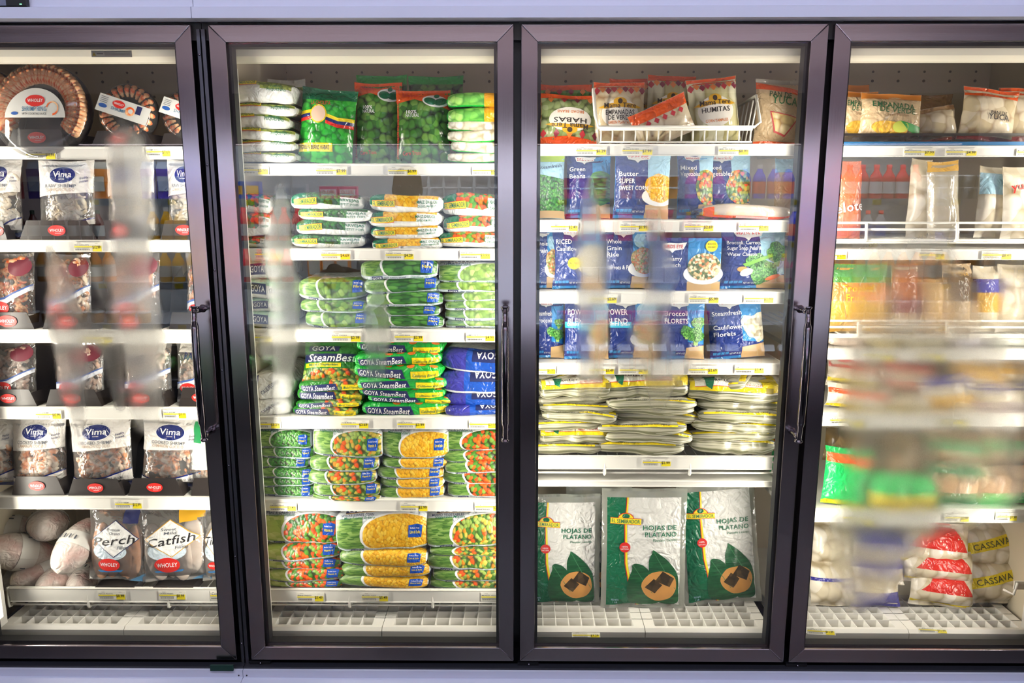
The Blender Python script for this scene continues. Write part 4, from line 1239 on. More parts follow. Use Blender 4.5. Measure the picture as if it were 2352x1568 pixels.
g3('empanada_bag', (1470, 1608, 232, 322), lambda w, h: (lambda A: (A.rect(0, 0, w, h, EMP, 1), A.rect(0, h * .72, w, h, F_ORANGE, 2), [A.poly([(w * (.1 + k * .15) - .008, h * .64), (w * (.1 + k * .15), h * .56), (w * (.1 + k * .15) + .008, h * .64), (w * (.1 + k * .15), h * .72)], plain('c0303a', .4), 3) for k in range(6)], A)[-1])(Art()), EMP, .05,
   label='small bag with an orange top tipped sideways at the front of the wire basket', seed=9, z=zbk - .0, Y=YL + .035, tilt=-.42, lean=.1)
g3('empanada_bag', (1400, 1500, 176, 312), art_tere('EMPANADAS', '', 'PLANTAIN', EMP, bottom=False), F_ORANGE, .04, label='orange-topped bag at the back of the wire basket', seed=19, z=zbk, Y=YL + .17)
def art_pan(w, h):
    A = Art(); A.rect(0, 0, w, h * .92, F_TAN, 1)
    A.poly([(0, h * .84), (w, h * .74), (w, h * .82), (0, h * .94)], F_ORANGE, 2)
    A.rect(0, 0, w, h * .04, F_ORANGE, 2)
    A.text('PAN DE', w * .52, h * .74, .016, plain('2f4a2a', .5), 4, width=w * .5, rot=-.08, bold=.05)
    A.text('YUCA', w * .62, h * .65, .024, plain('2f6a3a', .5), 4, width=w * .6, rot=-.08, bold=.05)
    A.poly([(w * .28, h * .48), (w * .98, h * .40), (w * .66, h * .10), (w * .40, h * .16)], plain('c84a4a', .5), 3)
    A.poly([(w * .31, h * .46), (w * .94, h * .39), (w * .65, h * .13), (w * .43, h * .18)], veg('cheese_bread_picture', ['f0d490', 'e8c478', 'f6e0a8'], .026, gap='a8783a'), 4)
    return A
F_TAN = film('cbb08a', .3)
g3('cheese_bread_bag', (1732, 1836, 178, 330), art_pan, clear('e8e0d0', .45), .055, label='tan cheese bread bag standing beyond the basket end', seed=3, tilt=.03, z=Z31)
for k, px in enumerate(((1366, 1470, 292, 330), (1480, 1590, 290, 330), (1596, 1720, 288, 330))):
    x, zb, w_, h_ = fit(*px, YL + .03)
    zz = Z31
    put(make_slab('empanada_bag', w_, .16, max(.02, zbm - Z31 - .004 + .0), (lambda A: (A.rect(0, 0, w_, .02, plain('c8403a', .4), 1), A.rect(w_ * .2, 0, w_ * .4, .02, F_ORANGE, 2), A)[-1])(Art()), EMP, seed=20 + k), 'empanada_bag', (x, YL + .03, zz),
        label=('flat empanada bag under the basket, below the oval-labelled bag', 'flat empanada bag under the middle of the wire basket', 'flat red-cornered bag under the far end of the wire basket')[k]) if False else None

# second shelf
g3('pea_bag', (1222, 1298, 352, 505), lambda w, h: (lambda A: (A.rect(0, 0, w, h, F_SKY, 1), A.rect(0, h * .88, w, h, plain('b8d84a', .4), 2), A.rect(0, 0, w, h * .12, KRAFT, 2), A.poly([(0, h * .12), (w, h * .12), (w, h * .6), (0, h * .7)], PEAS, 3),
   A.text('Steamfresh', w * .55, h * .80, .010, I_NAVY, 5, width=w * .7, rot=.1), A)[-1])(Art()), F_SKY, .05, label='light blue steam pea bag cut off by the door frame, second shelf', seed=2, z=Z32, tilt=0.0)
g3('green_bean_bag', (1300, 1404, 356, 505), art_beye(['Green', 'Beans'], BEANS, 'heap'), F_NAVY, .045, label='dark blue green bean bag beside the pea bag, behind the fog streak', seed=3, z=Z32, Y=YL + .09)
g3('corn_bag', (1408, 1538, 350, 505), art_beye(['', 'Butter', 'SUPER', 'SWEET CORN'], CORN, 'bowl', True), F_BEYE2, .05, label='blue butter sweet corn bag, second shelf of third door', seed=4, z=Z32, tilt=.03)
g3('mixed_vegetable_bag', (1556, 1640, 352, 505), art_beye(['Mixed', 'Vegetables'], MIXV, 'heap', True), F_BEYE2, .05, label='blue mixed vegetable bag next to the butter corn bag', seed=5, z=Z32, Y=YL + .10)
g3('mixed_vegetable_bag', (1610, 1726, 352, 500), art_beye(['Mixed', 'Vegetables'], MIXV, 'heap', True), F_SKY, .05, label='light blue mixed vegetable bag behind the lying orange bag', seed=6, z=Z32, Y=YL + .12)
g3('bread_bag', (1780, 1832, 360, 505), lambda w, h: (lambda A: (A.rect(0, 0, w, h, F_TAN, 1), A.rect(0, h * .75, w, h, F_SKY, 2), A.rect(0, 0, w, h * .06, I_WHITE, 2), A)[-1])(Art()), F_TAN, .05, label='slim tan bag at the far end of the second shelf, third door', seed=7, z=Z32, Y=YL + .10)
Y = YL + .012; X0 = at(1616, 500, Y)[0]; X1 = at(1822, 500, Y)[0]; h_ = at(1190, 470, Y)[1] - Z32
A = Art(); A.rect(0, 0, X1 - X0, .012, F_ORANGE, 1); A.rect(0, 0, .03, .04, F_ORANGE, 2)
for k in range(30): A.rect(.09 + k * .003, .002, .0915 + k * .003, .011, I_WHITE, 3)
put(make_slab('onion_bag', X1 - X0, .16, h_, A, clear('e8d8c8', .7), seed=9, wr=.004), 'onion_bag', ((X0 + X1) / 2, Y, Z32), label='clear bag with an orange edge lying flat at the end of the second shelf')

# third shelf
g3('cauliflower_bag', (1222, 1282, 530, 669), art_beye(['Whole', 'Grain'], GRAIN, 'bowl'), F_NAVY, .05, label='navy bag cut off by the frame, first on the third shelf', seed=2, z=Z33)
g3('cauliflower_bag', (1268, 1386, 524, 669), art_beye(['RICED', 'Cauliflower'], CAULI, 'heap', yel='4g CARBS'), F_NAVY, .05, label='navy riced cauliflower bag with a round yellow mark', seed=3, z=Z33, Y=YL + .05)
g3('rice_bag', (1384, 1502, 524, 669), art_beye(['Whole', 'Grain', 'Rice', '', 'Carrots & Peas'], GRAIN, 'bowl', size=.012), F_NAVY, .05, label='navy whole grain rice bag with a bowl picture, third shelf', seed=4, z=Z33)
# boxed spinach
cx, zb, w_, h_ = fit(1503, 1655, 548, 669, YL + .02)
A = Art(); w, h = w_, h_
A.rect(0, 0, w, h, F_BEYE, 1); A.rect(w * .50, 0, w, h, F_BEYE2, 2); A.rect(w * .50, 0, w, h * .18, KRAFT, 3)
A.ell(w * .74, h * .32, w * .30, h * .20, I_WHITE, 4); A.ell(w * .75, h * .46, w * .25, h * .26, SPIN, 6, 30)
A.ell(w * .85, h * .85, w * .09, w * .085, I_YEL, 6); A.text('MICROWAVE', w * .85, h * .89, .004, I_BLACK, 7, width=w * .12); A.text('OVEN READY', w * .85, h * .83, .004, I_BLACK, 7, width=w * .12)
logo_beye(A, w * .28, h * .82, w * .36); A.text('Creamy', w * .12, h * .60, .012, I_WHITE, 6, align='l'); A.text('Spinach', w * .12, h * .48, .012, I_WHITE, 6, align='l')
for k in range(4): A.rect(w * (.04 + k * .06), h * .05, w * (.09 + k * .06), h * .11, F_BEYE2, 5)
m = MB(); m.box(-w / 2, w / 2, 0, .045, 0, h, F_BEYE)
A.to(m, lambda u, v: np.stack([u - w / 2, u * 0 - .0003, v], -1), .5)
put(m, 'spinach_box', (cx, YL + .02, Z33), label='dark blue creamy spinach carton with a baked dish picture', cat='box')
g3('vegetable_bag', (1656, 1806, 528, 669), art_beye(['Broccoli, Carrots,', 'Sugar Snap Peas &', 'Water Chestnuts'], None, 'stir', True, size=.0105), F_BEYE, .055, label='navy broccoli, carrots and snap peas bag at the end of the third shelf', seed=6, z=Z33)
# fourth shelf
g3('broccoli_bag', (1226, 1296, 690, 833), art_beye(['Steamfresh', 'Broccoli'], None, 'broc'), F_NAVY, .05, label='navy broccoli bag cut off by the frame, fourth shelf of third door', seed=2, z=Z34)
g3('vegetable_blend_bag', (1296, 1400, 686, 833), lambda w, h: (lambda A: (A.rect(0, h * .52, w * .6, h * .62, plain('38b8d8', .4), 4), A.text('Quinoa & Spinach', w * .3, h * .57, .008, I_WHITE, 6, width=w * .5), A)[-1])(art_beye(['POWER', 'BLEND'], GRAIN, 'bowl', size=.017)(w, h)), F_NAVY, .05,
   label='navy power blend bag beside the fog streak, fourth shelf', seed=3, z=Z34, Y=YL + .05)
g3('vegetable_blend_bag', (1384, 1512, 686, 833), lambda w, h: (lambda A: (A.rect(0, h * .52, w * .5, h * .62, plain('38b8d8', .4), 4), A.text('Quinoa & Spinach', w * .26, h * .57, .008, I_WHITE, 6, width=w * .42), A)[-1])(art_beye(['POWER', 'BLEND'], veg('tomato_rice_picture', ['e03a2a', 'e8d09a', '6a9a3a', 'e8a878'], .007, gap='8a3a20'), 'bowl', size=.017)(w, h)), F_NAVY, .05,
   label='navy power blend bag with a tomato picture, between the fog streaks', seed=4, z=Z34)
g3('broccoli_bag', (1518, 1620, 690, 833), art_beye(['Broccoli', 'FLORETS'], None, 'broc', size=.014), F_BEYE, .05, label='blue broccoli florets bag next to the tilted cauliflower bag', seed=5, z=Z34, Y=YL + .05)
g3('cauliflower_bag', (1634, 1762, 686, 833), art_beye(['Steamfresh', '', 'Cauliflower', 'Florets'], None, 'cauli', size=.013), F_BEYE, .055, label='tilted navy cauliflower florets bag, last on the fourth shelf', seed=6, z=Z34, tilt=-.10)
x, z = at(1800, 745, YL + .03)
m = MB(); m.box(-.018, .018, 0, .003, 0, .30, clear('48b878', .65)); m.tube(spline([(0, 0, 0), (-.012, 0, -.01), (-.014, 0, -.028), (.004, 0, -.036), (.012, 0, -.024)], 5), .003, plain('e8f0ec', .3), 6)
put(m, 'clip_strip', (x + .006, YL + .0, z - .04), label='long green plastic clip strip hanging at the end of the third shelf', cat='strip')
# fifth shelf: flat banana leaf packs in loose clear wrap
LPK = veg('stacked_leaves_edge', ['b0ad98', 'cfccbc', '7c7c60', 'bab7a0', 'd6d3c8', '5c5e46'], .009, stretch=(.05, 2.6), rot=0.0, gap='4a4a38', lump=.6, rough=.25, gapw=.6)
WRAP = clear('e8e8e0', .25, .14, 1.0, 14)
LFC = [0]
def f_leafpack(w, h, big):
    A = Art(); La = math.pi * (min(0.5 * h, 0.03) + h / 2) / 2 * 0.86
    LFC[0] += 1
    if LFC[0] % 2 or big: A.rect(w * .05, La * .62, w * .9, La * .80, F_YELLOW, 1)
    else: A.poly([(w * .5, La * .80), (w * .97, La * .55), (w * .97, La * .72), (w * .5, La * .9)], F_YELLOW, 1)
    A.rect(w * .1, La * 1.0, w, La * 3, film('ece9d8'), 1)
    A.rect(w * .9, La * .9, w, La * 4, F_YELLOW, 2)
    A.text('NET WT / PESO NETO 16 OZ. (454 g)', w * .5, La * .78, min(.006, La * .18), I_BLACK, 4, width=w * .62, bold=.02)
    if big:
        A.rect(0, La * .45, w, La * 1.4, F_YELLOW, 3)
        A.rect(w * .06, La * .62, w * .8, La * 1.5, film('ece9d8'), 4)
        A.rect(w * .06, La * .60, w * .8, La * .62, I_RED, 5)
        A.text('Selectas', w * .45, La * .86, .010, I_BLACK, 5, width=w * .4, shear=.2)
        A.text('KEEP FROZEN', w * .66, La * .70, .006, I_RED, 5, width=w * .3)
        A.poly([(w * .15, La * 1.2), (w * .30, La * 1.2), (w * .24, La * .5), (w * .18, La * .62)], F_DGREEN, 6)
        A.rect(w * .84, La * .42, w * .92, La * .60, plain('8a7a20', .5), 5)
    return A
for nm, x0, x1, ls, sd in (('near the frame', 1228, 1400, [(1022, 1048), (985, 1026), (968, 990), (946, 972), (930, 952), (912, 934), (870, 916)], 2),
                       ('in the middle', 1386, 1592, [(1016, 1048), (990, 1020), (972, 996), (950, 976), (934, 956), (916, 940), (862, 922)], 3),
                       ('at the far end', 1588, 1790, [(1010, 1048), (990, 1016), (968, 994), (944, 972), (922, 950), (876, 928)], 4)):
    stack('3.5' + nm, 'banana_leaf_pack', x0, x1, ls, f_leafpack, LPK, label='banana leaf pack, @, pile ' + nm, group='banana leaf packs in the pile ' + nm, seed=sd, wr=.009, jit=2.6, cat='pack')
for k, (px, rz, lbl) in enumerate((((1560, 1706, 862, 905), -.45, 'clear-wrapped banana leaf pack lying askew on top between two piles'), ((1236, 1330, 858, 890), .3, 'small loose leaf pack on top of the pile by the frame'))):
    cx, zb, w_, h_ = fit(*px, YL + .05)
    o = put(make_slab('banana_leaf_pack', w_, .2, .025, f_leafpack(w_, .03, False), LPK, seed=30 + k, wr=.006), 'banana_leaf_pack', (cx, YL + .03, zb + .012), rz=rz, ry=-.12, rx=.22, label=lbl, cat='pack')
g3('bean_bag', (1716, 1806, 862, 962), lambda w, h: (lambda A: (A.rect(0, 0, w, h, WBEAN, 1), A.poly([(0, h * .25), (w, h * .05), (w, h * .12), (0, h * .32)], F_YELLOW, 2), A.poly([(0, h * .22), (w, h * .02), (w, h * .05), (0, h * .25)], F_RED, 2), A.poly([(0, h * .8), (w, h * .7), (w, h * .75), (0, h * .86)], F_YELLOW, 2), A.text('GOYA', w * .7, h * .5, .012, I_NAVY, 4, rot=-.5, bold=.05), A)[-1])(Art()), WBEAN, .06,
   label='pale bean bag with yellow and red bands slumped over the far pile of leaf packs', seed=4, tilt=.35, Y=YL + .12)
# bottom: plantain leaves
BOARD = plain('d89a50', .5, noise=.15, scale=30)
TAMAL = veg('wrapped_leaf_parcels_picture', ['4a3a22', '3a2e1c', '5a482c'], .02, gap='2a2014', lump=.3)
PLEAF = veg('plantain_leaf_picture', ['1c5a34', '17502e', '22643a'], .006, stretch=(.15, 1.6), rot=.9, gap='123f24', lump=.2, gapw=.6)
def art_hojas(w, h):
    A = Art()
    a0, a1, b0, b1 = w * .06, w * .93, h * .03, h * .93
    W, H = a1 - a0, b1 - b0
    def q(*p): return [(a0 + x * W, b0 + y * H) for x, y in p]
    A.poly(q((0, 0), (1, 0), (1, 1), (0, 1)), film('e6e6e2', .3, .9), 1)
    A.poly(q((0, 0), (.42, 0), (.38, .10), (.30, .22), (.25, .40), (.24, .75), (.27, 1), (0, 1)), F_DGREEN, 2)
    A.poly(q((.42, 0), (.45, 0), (.41, .10), (.33, .22), (.28, .40), (.265, .75), (.29, 1), (.27, 1), (.24, .75), (.25, .40), (.30, .22), (.38, .10)), I_YEL, 3)
    A.poly(q((.405, 0), (.42, 0), (.38, .10), (.30, .22), (.25, .40), (.24, .75), (.27, 1), (.262, 1), (.23, .75), (.24, .40), (.29, .22), (.37, .10)), I_RED, 4)
    X = lambda x: a0 + x * W
    Z = lambda y: b0 + y * H
    def sm(pts):
        P_ = [np.array(p) for p in pts]; n = len(P_); out = []
        for i in range(n):
            a, b, c, d = P_[i - 1], P_[i], P_[(i + 1) % n], P_[(i + 2) % n]
            for k in range(5):
                t = k / 5; out.append(tuple(0.5 * ((2 * b) + (c - a) * t + (2 * a - 5 * b + 4 * c - d) * t * t + (3 * b - a - 3 * c + d) * t ** 3)))
        return out
    A.poly(q(*sm([(.36, .02), (.28, .12), (.29, .24), (.34, .34), (.345, .385), (.40, .40), (.52, .37), (.64, .27), (.72, .12), (.7, .02)])), PLEAF, 5)
    A.poly(q(*sm([(.62, .10), (.58, .28), (.57, .42), (.615, .50), (.625, .525), (.69, .50), (.84, .42), (.96, .30), (.985, .15), (.97, .02), (.75, .02)])), PLEAF, 5)
    for (x1, y1, x2, y2) in ((.35, .385, .62, .12), (.62, .52, .93, .16)): A.poly(q((x1, y1), (x1 + .006, y1 + .003), (x2 + .01, y2), (x2, y2)), plain('4c8a5c', .4), 6)
    A.ell(X(.72), Z(.19), W * .24, W * .215, BOARD, 6, wob=.02)
    A.poly(q((.52, .18), (.66, .12), (.76, .20), (.64, .26)), TAMAL, 7); A.poly(q((.66, .24), (.86, .18), (.92, .26), (.76, .33)), TAMAL, 7)
    A.ell(X(.25), Z(.80), W * .115, W * .10, I_RED, 6, a0=0, a1=math.pi); A.ell(X(.25), Z(.80), W * .105, W * .09, I_YEL, 7, a0=0, a1=math.pi)
    A.ell(X(.25), Z(.835), W * .05, W * .035, F_DGREEN, 8)
    A.add(sembrador_plate(W * .085, W * .42), X(.25), Z(.79), rot=-.04, dl=4)
    A.text('HOJAS DE', X(.94), Z(.725), W * .068, I_GREEN, 8, width=W * .46, align='r', bold=.05)
    A.text('PLATANO', X(.94), Z(.67), W * .068, I_GREEN, 8, width=W * .43, align='r', bold=.05)
    A.text('Plantain Leaves', X(.94), Z(.62), W * .036, I_GREEN, 8, width=W * .32, align='r')
    A.ell(X(.24), Z(.55), W * .073, W * .07, I_RED, 8); A.text('100%', X(.24), Z(.557), W * .025, I_WHITE, 9, width=W * .08); A.text('NATURAL', X(.24), Z(.535), W * .02, I_WHITE, 9, width=W * .11)
    A.text('PESO NETO', X(.12), Z(.055), .006, F_SKY, 8, width=W * .1); A.text('1 LB', X(.12), Z(.03), .006, F_SKY, 8)
    return A
WR2 = clear('c4c8bc', .5, .14, 1.0, 16)
g3('plantain_leaf_pack', (1206, 1380, 1142, 1390), art_hojas, WR2, .03, Y=YL + .10, label='plantain leaf pack cut off by the door frame, on the case floor', seed=2, lean=-.10, cat='pack', pinch=.015, wr=.004)
g3('plantain_leaf_pack', (1382, 1578, 1128, 1396), art_hojas, WR2, .03, Y=YL + .07, label='middle plantain leaf pack of three, standing upright and straight', seed=3, lean=-.08, cat='pack', pinch=.012, wr=.004)
g3('plantain_leaf_pack', (1578, 1758, 1112, 1386), art_hojas, WR2, .03, Y=YL + .10, label='plantain leaf pack at the end of the row, leaning and set higher', seed=4, lean=-.10, tilt=-.09, cat='pack', pinch=.015, wr=.006)
g3('plantain_leaf_pack', (1300, 1450, 1122, 1380), art_hojas, WR2, .03, Y=YL + .16, label='plantain leaf pack in the second row, green top showing between two packs', seed=5, lean=-.08, cat='pack', pinch=.015)
# ---------------------------------------------------------------- first door: seafood
CARD = plain('26211f', .35)
def oval_wholey(A, x, y, w, L=5, sub=True):
    A.ell(x, y, w / 2, w * .30, I_RED, L, 30, wob=.012)
    A.text('WHOLEY', x, y + w * .01, w * .17, I_WHITE, L + 1, width=w * .80, bold=.05)
    if sub: A.rect(x - w * .12, y - w * .165, x + w * .22, y - w * .145, I_WHITE, L + 1)
def tray(cx_px, y0, y1, wpx, oval, label, Y=None, tall=0):
    """black card tray whose front lip carries a red oval"""
    Y = YL + .010 if Y is None else Y
    x, zb = at(cx_px, y1, Y); xl, zt = at(cx_px - wpx / 2, y0, Y); w = 2 * (x - xl); h = zt - zb
    m = MB()
    k = .10 * w
    m.prism([(-w / 2, 0), (w / 2, 0), (w / 2 - k, h * .85), (w / 2 - k * 1.2, h), (-w / 2 + k * 1.2, h), (-w / 2 + k, h * .85)], 0, .002, CARD)
    m.box(-w / 2, w / 2, .002, .20, 0, .002, CARD)
    for s in (-1, 1): m.add([(s * w / 2, .002, 0), (s * w / 2, .2, 0), (s * w / 2, .2, h * .8), (s * (w / 2 - k), .002, h * .8)], [(0, 1, 2, 3)], CARD)
    if tall: m.box(-w / 2, w / 2, .17, .173, 0, tall, CARD)  # added black back and sides, standing in for the shade behind the bags
    for s in ((-1, 1) if tall else ()): m.add([(s * w / 2, .05, 0), (s * w / 2, .17, 0), (s * w / 2, .17, tall), (s * w / 2, .10, tall * .8)], [(0, 1, 2, 3)], CARD)
    if oval:
        A = Art(); ow = oval
        oval_wholey(A, w / 2 + 0, h * .5, ow)
        A.to(m, lambda u, v: np.stack([u - w / 2, u * 0 - .0004, v], -1), .5)
    z = zb
    return put(m, 'display_tray', (x, Y, z), label=label, cat='tray', group=None)
TR = [(88, 297, 335, 150, .05, '1.1', 'under the large shrimp ring'), (282, 300, 334, 150, .048, '1.1', 'under the small shrimp ring'), (412, 306, 333, 90, 0, '1.1', 'at the end of the top shelf'),
      (-8, 508, 552, 60, .05, '1.2', 'cut by the picture edge, second shelf'), (134, 506, 552, 190, .05, '1.2', 'under the clear-fronted bag, second shelf'), (284, 506, 551, 130, .05, '1.2', 'behind the broad fog streak, second shelf'), (425, 506, 550, 120, .048, '1.2', 'by the handle, second shelf'),
      (20, 717, 757, 130, .056, '1.3', 'first on the third shelf'), (163, 717, 757, 140, .05, '1.3', 'behind the thin fog streak, third shelf'), (308, 717, 756, 130, .05, '1.3', 'behind the wide fog streak, third shelf'), (430, 717, 755, 90, 0, '1.3', 'last on the third shelf'),
      (22, 894, 935, 140, .046, '1.4', 'first on the fourth shelf'), (170, 894, 935, 140, .048, '1.4', 'second on the fourth shelf'), (328, 892, 935, 130, .048, '1.4', 'third on the fourth shelf'), (462, 890, 935, 110, .048, '1.4', 'partly behind the handle, fourth shelf'),
      (88, 1094, 1136, 132, .048, '1.5', 'under the first cooked shrimp bag'), (222, 1100, 1139, 140, .048, '1.5', 'under the middle cooked shrimp bag'), (358, 1098, 1139, 136, .048, '1.5', 'under the last cooked shrimp bag'), (480, 1098, 1139, 90, 0, '1.5', 'at the end of the fifth shelf'),
      (264, 1345, 1354, 110, 0, '1.6', 'under the perch bag'), (398, 1345, 1354, 110, 0, '1.6', 'under the catfish bag')]
for cx, y0, y1, wp, ov, sk, lb in TR: tray(cx, y0, y1, wp, ov, 'black card tray ' + ('with a red oval, ' if ov else '') + lb, tall={'1.2': .165, '1.3': .165, '1.4': .15, '1.5': .16}.get(sk, 0))
# shrimp
SHR = new_mat('cooked_shrimp')
m_, nt_, b_ = SHR
def shrimp_mat(name, c1, c2, sc_=60):
    m, nt, b = new_mat(name)
    b.inputs['Roughness'].default_value = .25
    b.inputs['Subsurface Weight'].default_value = 0.0
    tc = N(nt, 'ShaderNodeTexCoord'); wv = N(nt, 'ShaderNodeTexNoise', i_Scale=sc_, i_Detail=2.0)
    nt.links.new(tc.outputs['Object'], wv.inputs['Vector'])
    mx = N(nt, 'ShaderNodeMix', data_type='RGBA'); mx.inputs[6].default_value = rgb(c1); mx.inputs[7].default_value = rgb(c2)
    mr = N(nt, 'ShaderNodeMapRange', i_1=.42, i_2=.60); nt.links.new(wv.outputs['Fac'], mr.inputs[0]); nt.links.new(mr.outputs[0], mx.inputs[0])
    nt.links.new(mx.outputs[2], b.inputs['Base Color'])
    return m
bpy.data.materials.remove(SHR[0])
SH_PINK = shrimp_mat('cooked_shrimp', 'ffcc98', 'f26420', 60)
SH_PALE = shrimp_mat('peeled_shrimp', 'fce8d0', 'f0985c', 45)
SH_RAW = shrimp_mat('raw_shrimp', 'ecdccc', 'd4ae98', 40)
SCAL = shrimp_mat('pale_seafood', 'f8f0e0', 'e8d4b4', 30)
def curl(mb, c, r, rt, mat, M, arc=4.6, n=9):
    pts, rs = [], []
    for i in range(n):
        t = i / (n - 1)
        a = arc * t
        pts.append(Vector(c) + M @ Vector((r * math.cos(a), 0, r * math.sin(a))))
        rs.append(rt * (1.0 - .65 * t) if t > .05 else rt * .75)
    mb.tube(pts, rs, mat, 7)
def shrimp_fill(w, h, t, mat, n, seed, r=.016):
    mb = MB(); rnd = random.Random(seed)
    for i in range(n):
        x = rnd.uniform(-w / 2 + r, w / 2 - r); z = rnd.uniform(r, h - r)
        e = max(.2, 1 - (2 * x / w) ** 4) * max(.2, 1 - (2 * z / h - 1) ** 4)
        y = -t / 2 * e + .008 + rnd.uniform(0, .008)
        M = Matrix.Rotation(rnd.uniform(0, 6.28), 3, 'Y') @ Matrix.Rotation(rnd.uniform(-.5, .5), 3, 'X')
        curl(mb, (x, y, z), r * rnd.uniform(.6, 1), r * .55, mat, M)
    return mb
CLR = clear('ffffff', .08, .10, 1.0, 20)
def seafood_bag(px, z, mat, fart, label, seed, t=.055, Y=None, tilt=0, lean=-.14, n=46, fillh=.8, group=None, r=.016):
    Y = YL + .05 if Y is None else Y
    cx, zb, w_, h_ = fit(*px, Y); h_ += zb - z
    mb = make_pouch('shrimp_bag', w_, h_, t, fart(w_, h_), CLR, clear('d8d4cc', .5), seed, .009, pinch=.05, wr=.006, sag=.35)
    o = put(mb, 'shrimp_bag', (cx, Y, z), rx=lean, ry=tilt, label=label, group=group)
    f = shrimp_fill(w_ * .86, h_ * fillh, t * .9, mat, n, seed, r).build('shrimp', o); f.location = (0, .004, .012); f['kind'] = 'stuff'
    return o
def art_vima(cooked=True):
    def f(w, h):
        A = Art()
        A.poly([(0, h * .52), (w * .5, h * .55), (w, h * .58), (w, h), (0, h)], film('ece8e2', .3), 1)
        A.ell(w * .48, h * .80, w * .24, h * .115, I_WHITE, 2); A.ell(w * .48, h * .80, w * .23, h * .108, F_NAVY, 3)
        A.text('Vima', w * .48, h * .81, h * .085, I_WHITE, 4, width=w * .34, bold=.04)
        A.text('FOODS', w * .48, h * .745, h * .018, I_WHITE, 4)
        A.text('COOKED SHRIMP' if cooked else 'RAW SHRIMP', w * .46, h * .655, .010, I_GREY, 4, width=w * .56)
        A.text('CAMARON COCIDO' if cooked else 'CAMARON CRUDO', w * .46, h * .605, .009, plain('b8a088', .5), 4, width=w * .52)
        A.text('freshly', w * .86, h * .76, .007, I_NAVY, 4, width=w * .14, shear=.3, rot=.2); A.text('frozen', w * .86, h * .72, .007, I_NAVY, 4, width=w * .14, shear=.3, rot=.2)
        A.poly([(0, h * .15), (w * .25, h * .10), (w * .6, h * .14), (w, h * .25), (w, h * .10), (0, h * .06)], film('ece8e2', .3), 2)
        A.poly([(0, h * .165), (w * .25, h * .115), (w * .6, h * .155), (w, h * .27), (w, h * .25), (w * .6, h * .135), (w * .25, h * .095), (0, h * .15)], F_NAVY, 3)
        A.poly([(0, 0), (w, 0), (w, h * .08), (w * .6, h * .04), (0, h * .07)], F_NAVY, 3)
        A.text('16 OZ (1 LB)', w * .72, h * .125, .006, I_GREY, 4, width=w * .3, rot=.08)
        return A
    return f
def art_wholey_bag(num, raw=False):
    def f(w, h):
        A = Art()
        A.poly([(0, h * .22), (w * .5, h * .28), (w, h * .5), (w, h * .56), (w * .5, h * .36), (0, h * .30)], film('dfe4ee', .3), 1)
        A.poly([(0, h * .30), (w * .5, h * .36), (w, h * .56), (w, h * .58), (w * .5, h * .39), (0, h * .33)], plain('3c5a9c', .4), 2)
        oval_wholey(A, w * .38, h * .24, w * .44, 4, False)
        A.text('SHRIMP', w * .38, h * .13, .012, plain('4a88b8', .4), 4, width=w * .45, bold=.04)
        A.rect(w * .62, h * .06, w * .98, h * .16, I_WHITE, 3)
        A.text(num, w * .8, h * .12, .009, I_BLACK, 5, width=w * .24, bold=.03); A.rect(w * .66, h * .085, w * .94, h * .09, I_BLACK, 5)
        if raw: A.rect(w * .1, h * .82, w * .9, h * .98, film('dcd8d0', .3), 2); A.text('RAW', w * .5, h * .76, .022, I_NAVY, 4, width=w * .45, bold=.04)
        else: A.ell(w * .75, h * .82, w * .22, h * .14, plain('7a2a3a', .4), 2)
        return A
    return f
Z12, Z13, Z14, Z15, Z16 = (SH['1.%d' % k] + .002 for k in (2, 3, 4, 5, 6))
for px, lb, sd in (((-40, 44, 362, 552), 'pale seafood bag at the picture edge, second shelf of first door', 2), ((82, 214, 364, 552), 'clear-fronted seafood bag with an oval logo, beside the edge bag', 3), ((240, 352, 362, 552), 'seafood bag behind the broad fog streak, second shelf', 4), ((380, 470, 362, 552), 'seafood bag by the door handle side, second shelf of first door', 5)):
    seafood_bag(px, Z12, SCAL, art_vima(False), lb, sd, n=40)
for px, lb, sd in (((-40, 76, 580, 757), 'raw shrimp bag cut by the picture edge, third shelf', 3), ((112, 205, 582, 757), 'shrimp bag behind the thin fog streak, third shelf', 4), ((262, 364, 580, 757), 'shrimp bag behind the wide fog streak, third shelf', 5), ((424, 500, 580, 757), 'shrimp bag mostly hidden by the door frame, third shelf', 6)):
    seafood_bag(px, Z13, SH_PINK if sd != 4 else SH_PALE, art_wholey_bag('13-15'), lb, sd, n=44, fillh=.9)
for px, lb, sd, raw in (((-30, 80, 786, 935), 'raw shrimp bag marked 8-12 at the picture edge', 3, 0), ((122, 236, 786, 935), 'raw shrimp bag marked 8-12 behind the thin fog streak', 4, 0), ((280, 392, 786, 935), 'white-topped raw shrimp bag behind the fog, fourth shelf', 5, 1), ((402, 490, 784, 930), 'white-topped raw shrimp bag by the door handle', 6, 1)):
    seafood_bag(px, Z14, SH_RAW, art_wholey_bag('8-12', raw), lb, sd, n=40, fillh=.85)
for px, lb, sd, tl in (((-60, 30, 965, 1140), 'cooked shrimp bag cut by the picture edge, fifth shelf', 2, 0), ((22, 150, 962, 1136), 'first whole cooked shrimp bag on the fifth shelf, tilted back', 3, .0), ((162, 304, 962, 1136), 'middle cooked shrimp bag with its navy foot spread over the tray', 4, -.04), ((318, 462, 962, 1136), 'last whole cooked shrimp bag on the fifth shelf', 5, .06)):
    seafood_bag(px, Z15 + .012, SH_PALE, art_vima(True), lb, sd, n=42, fillh=.62, tilt=tl, r=.018, t=.06)
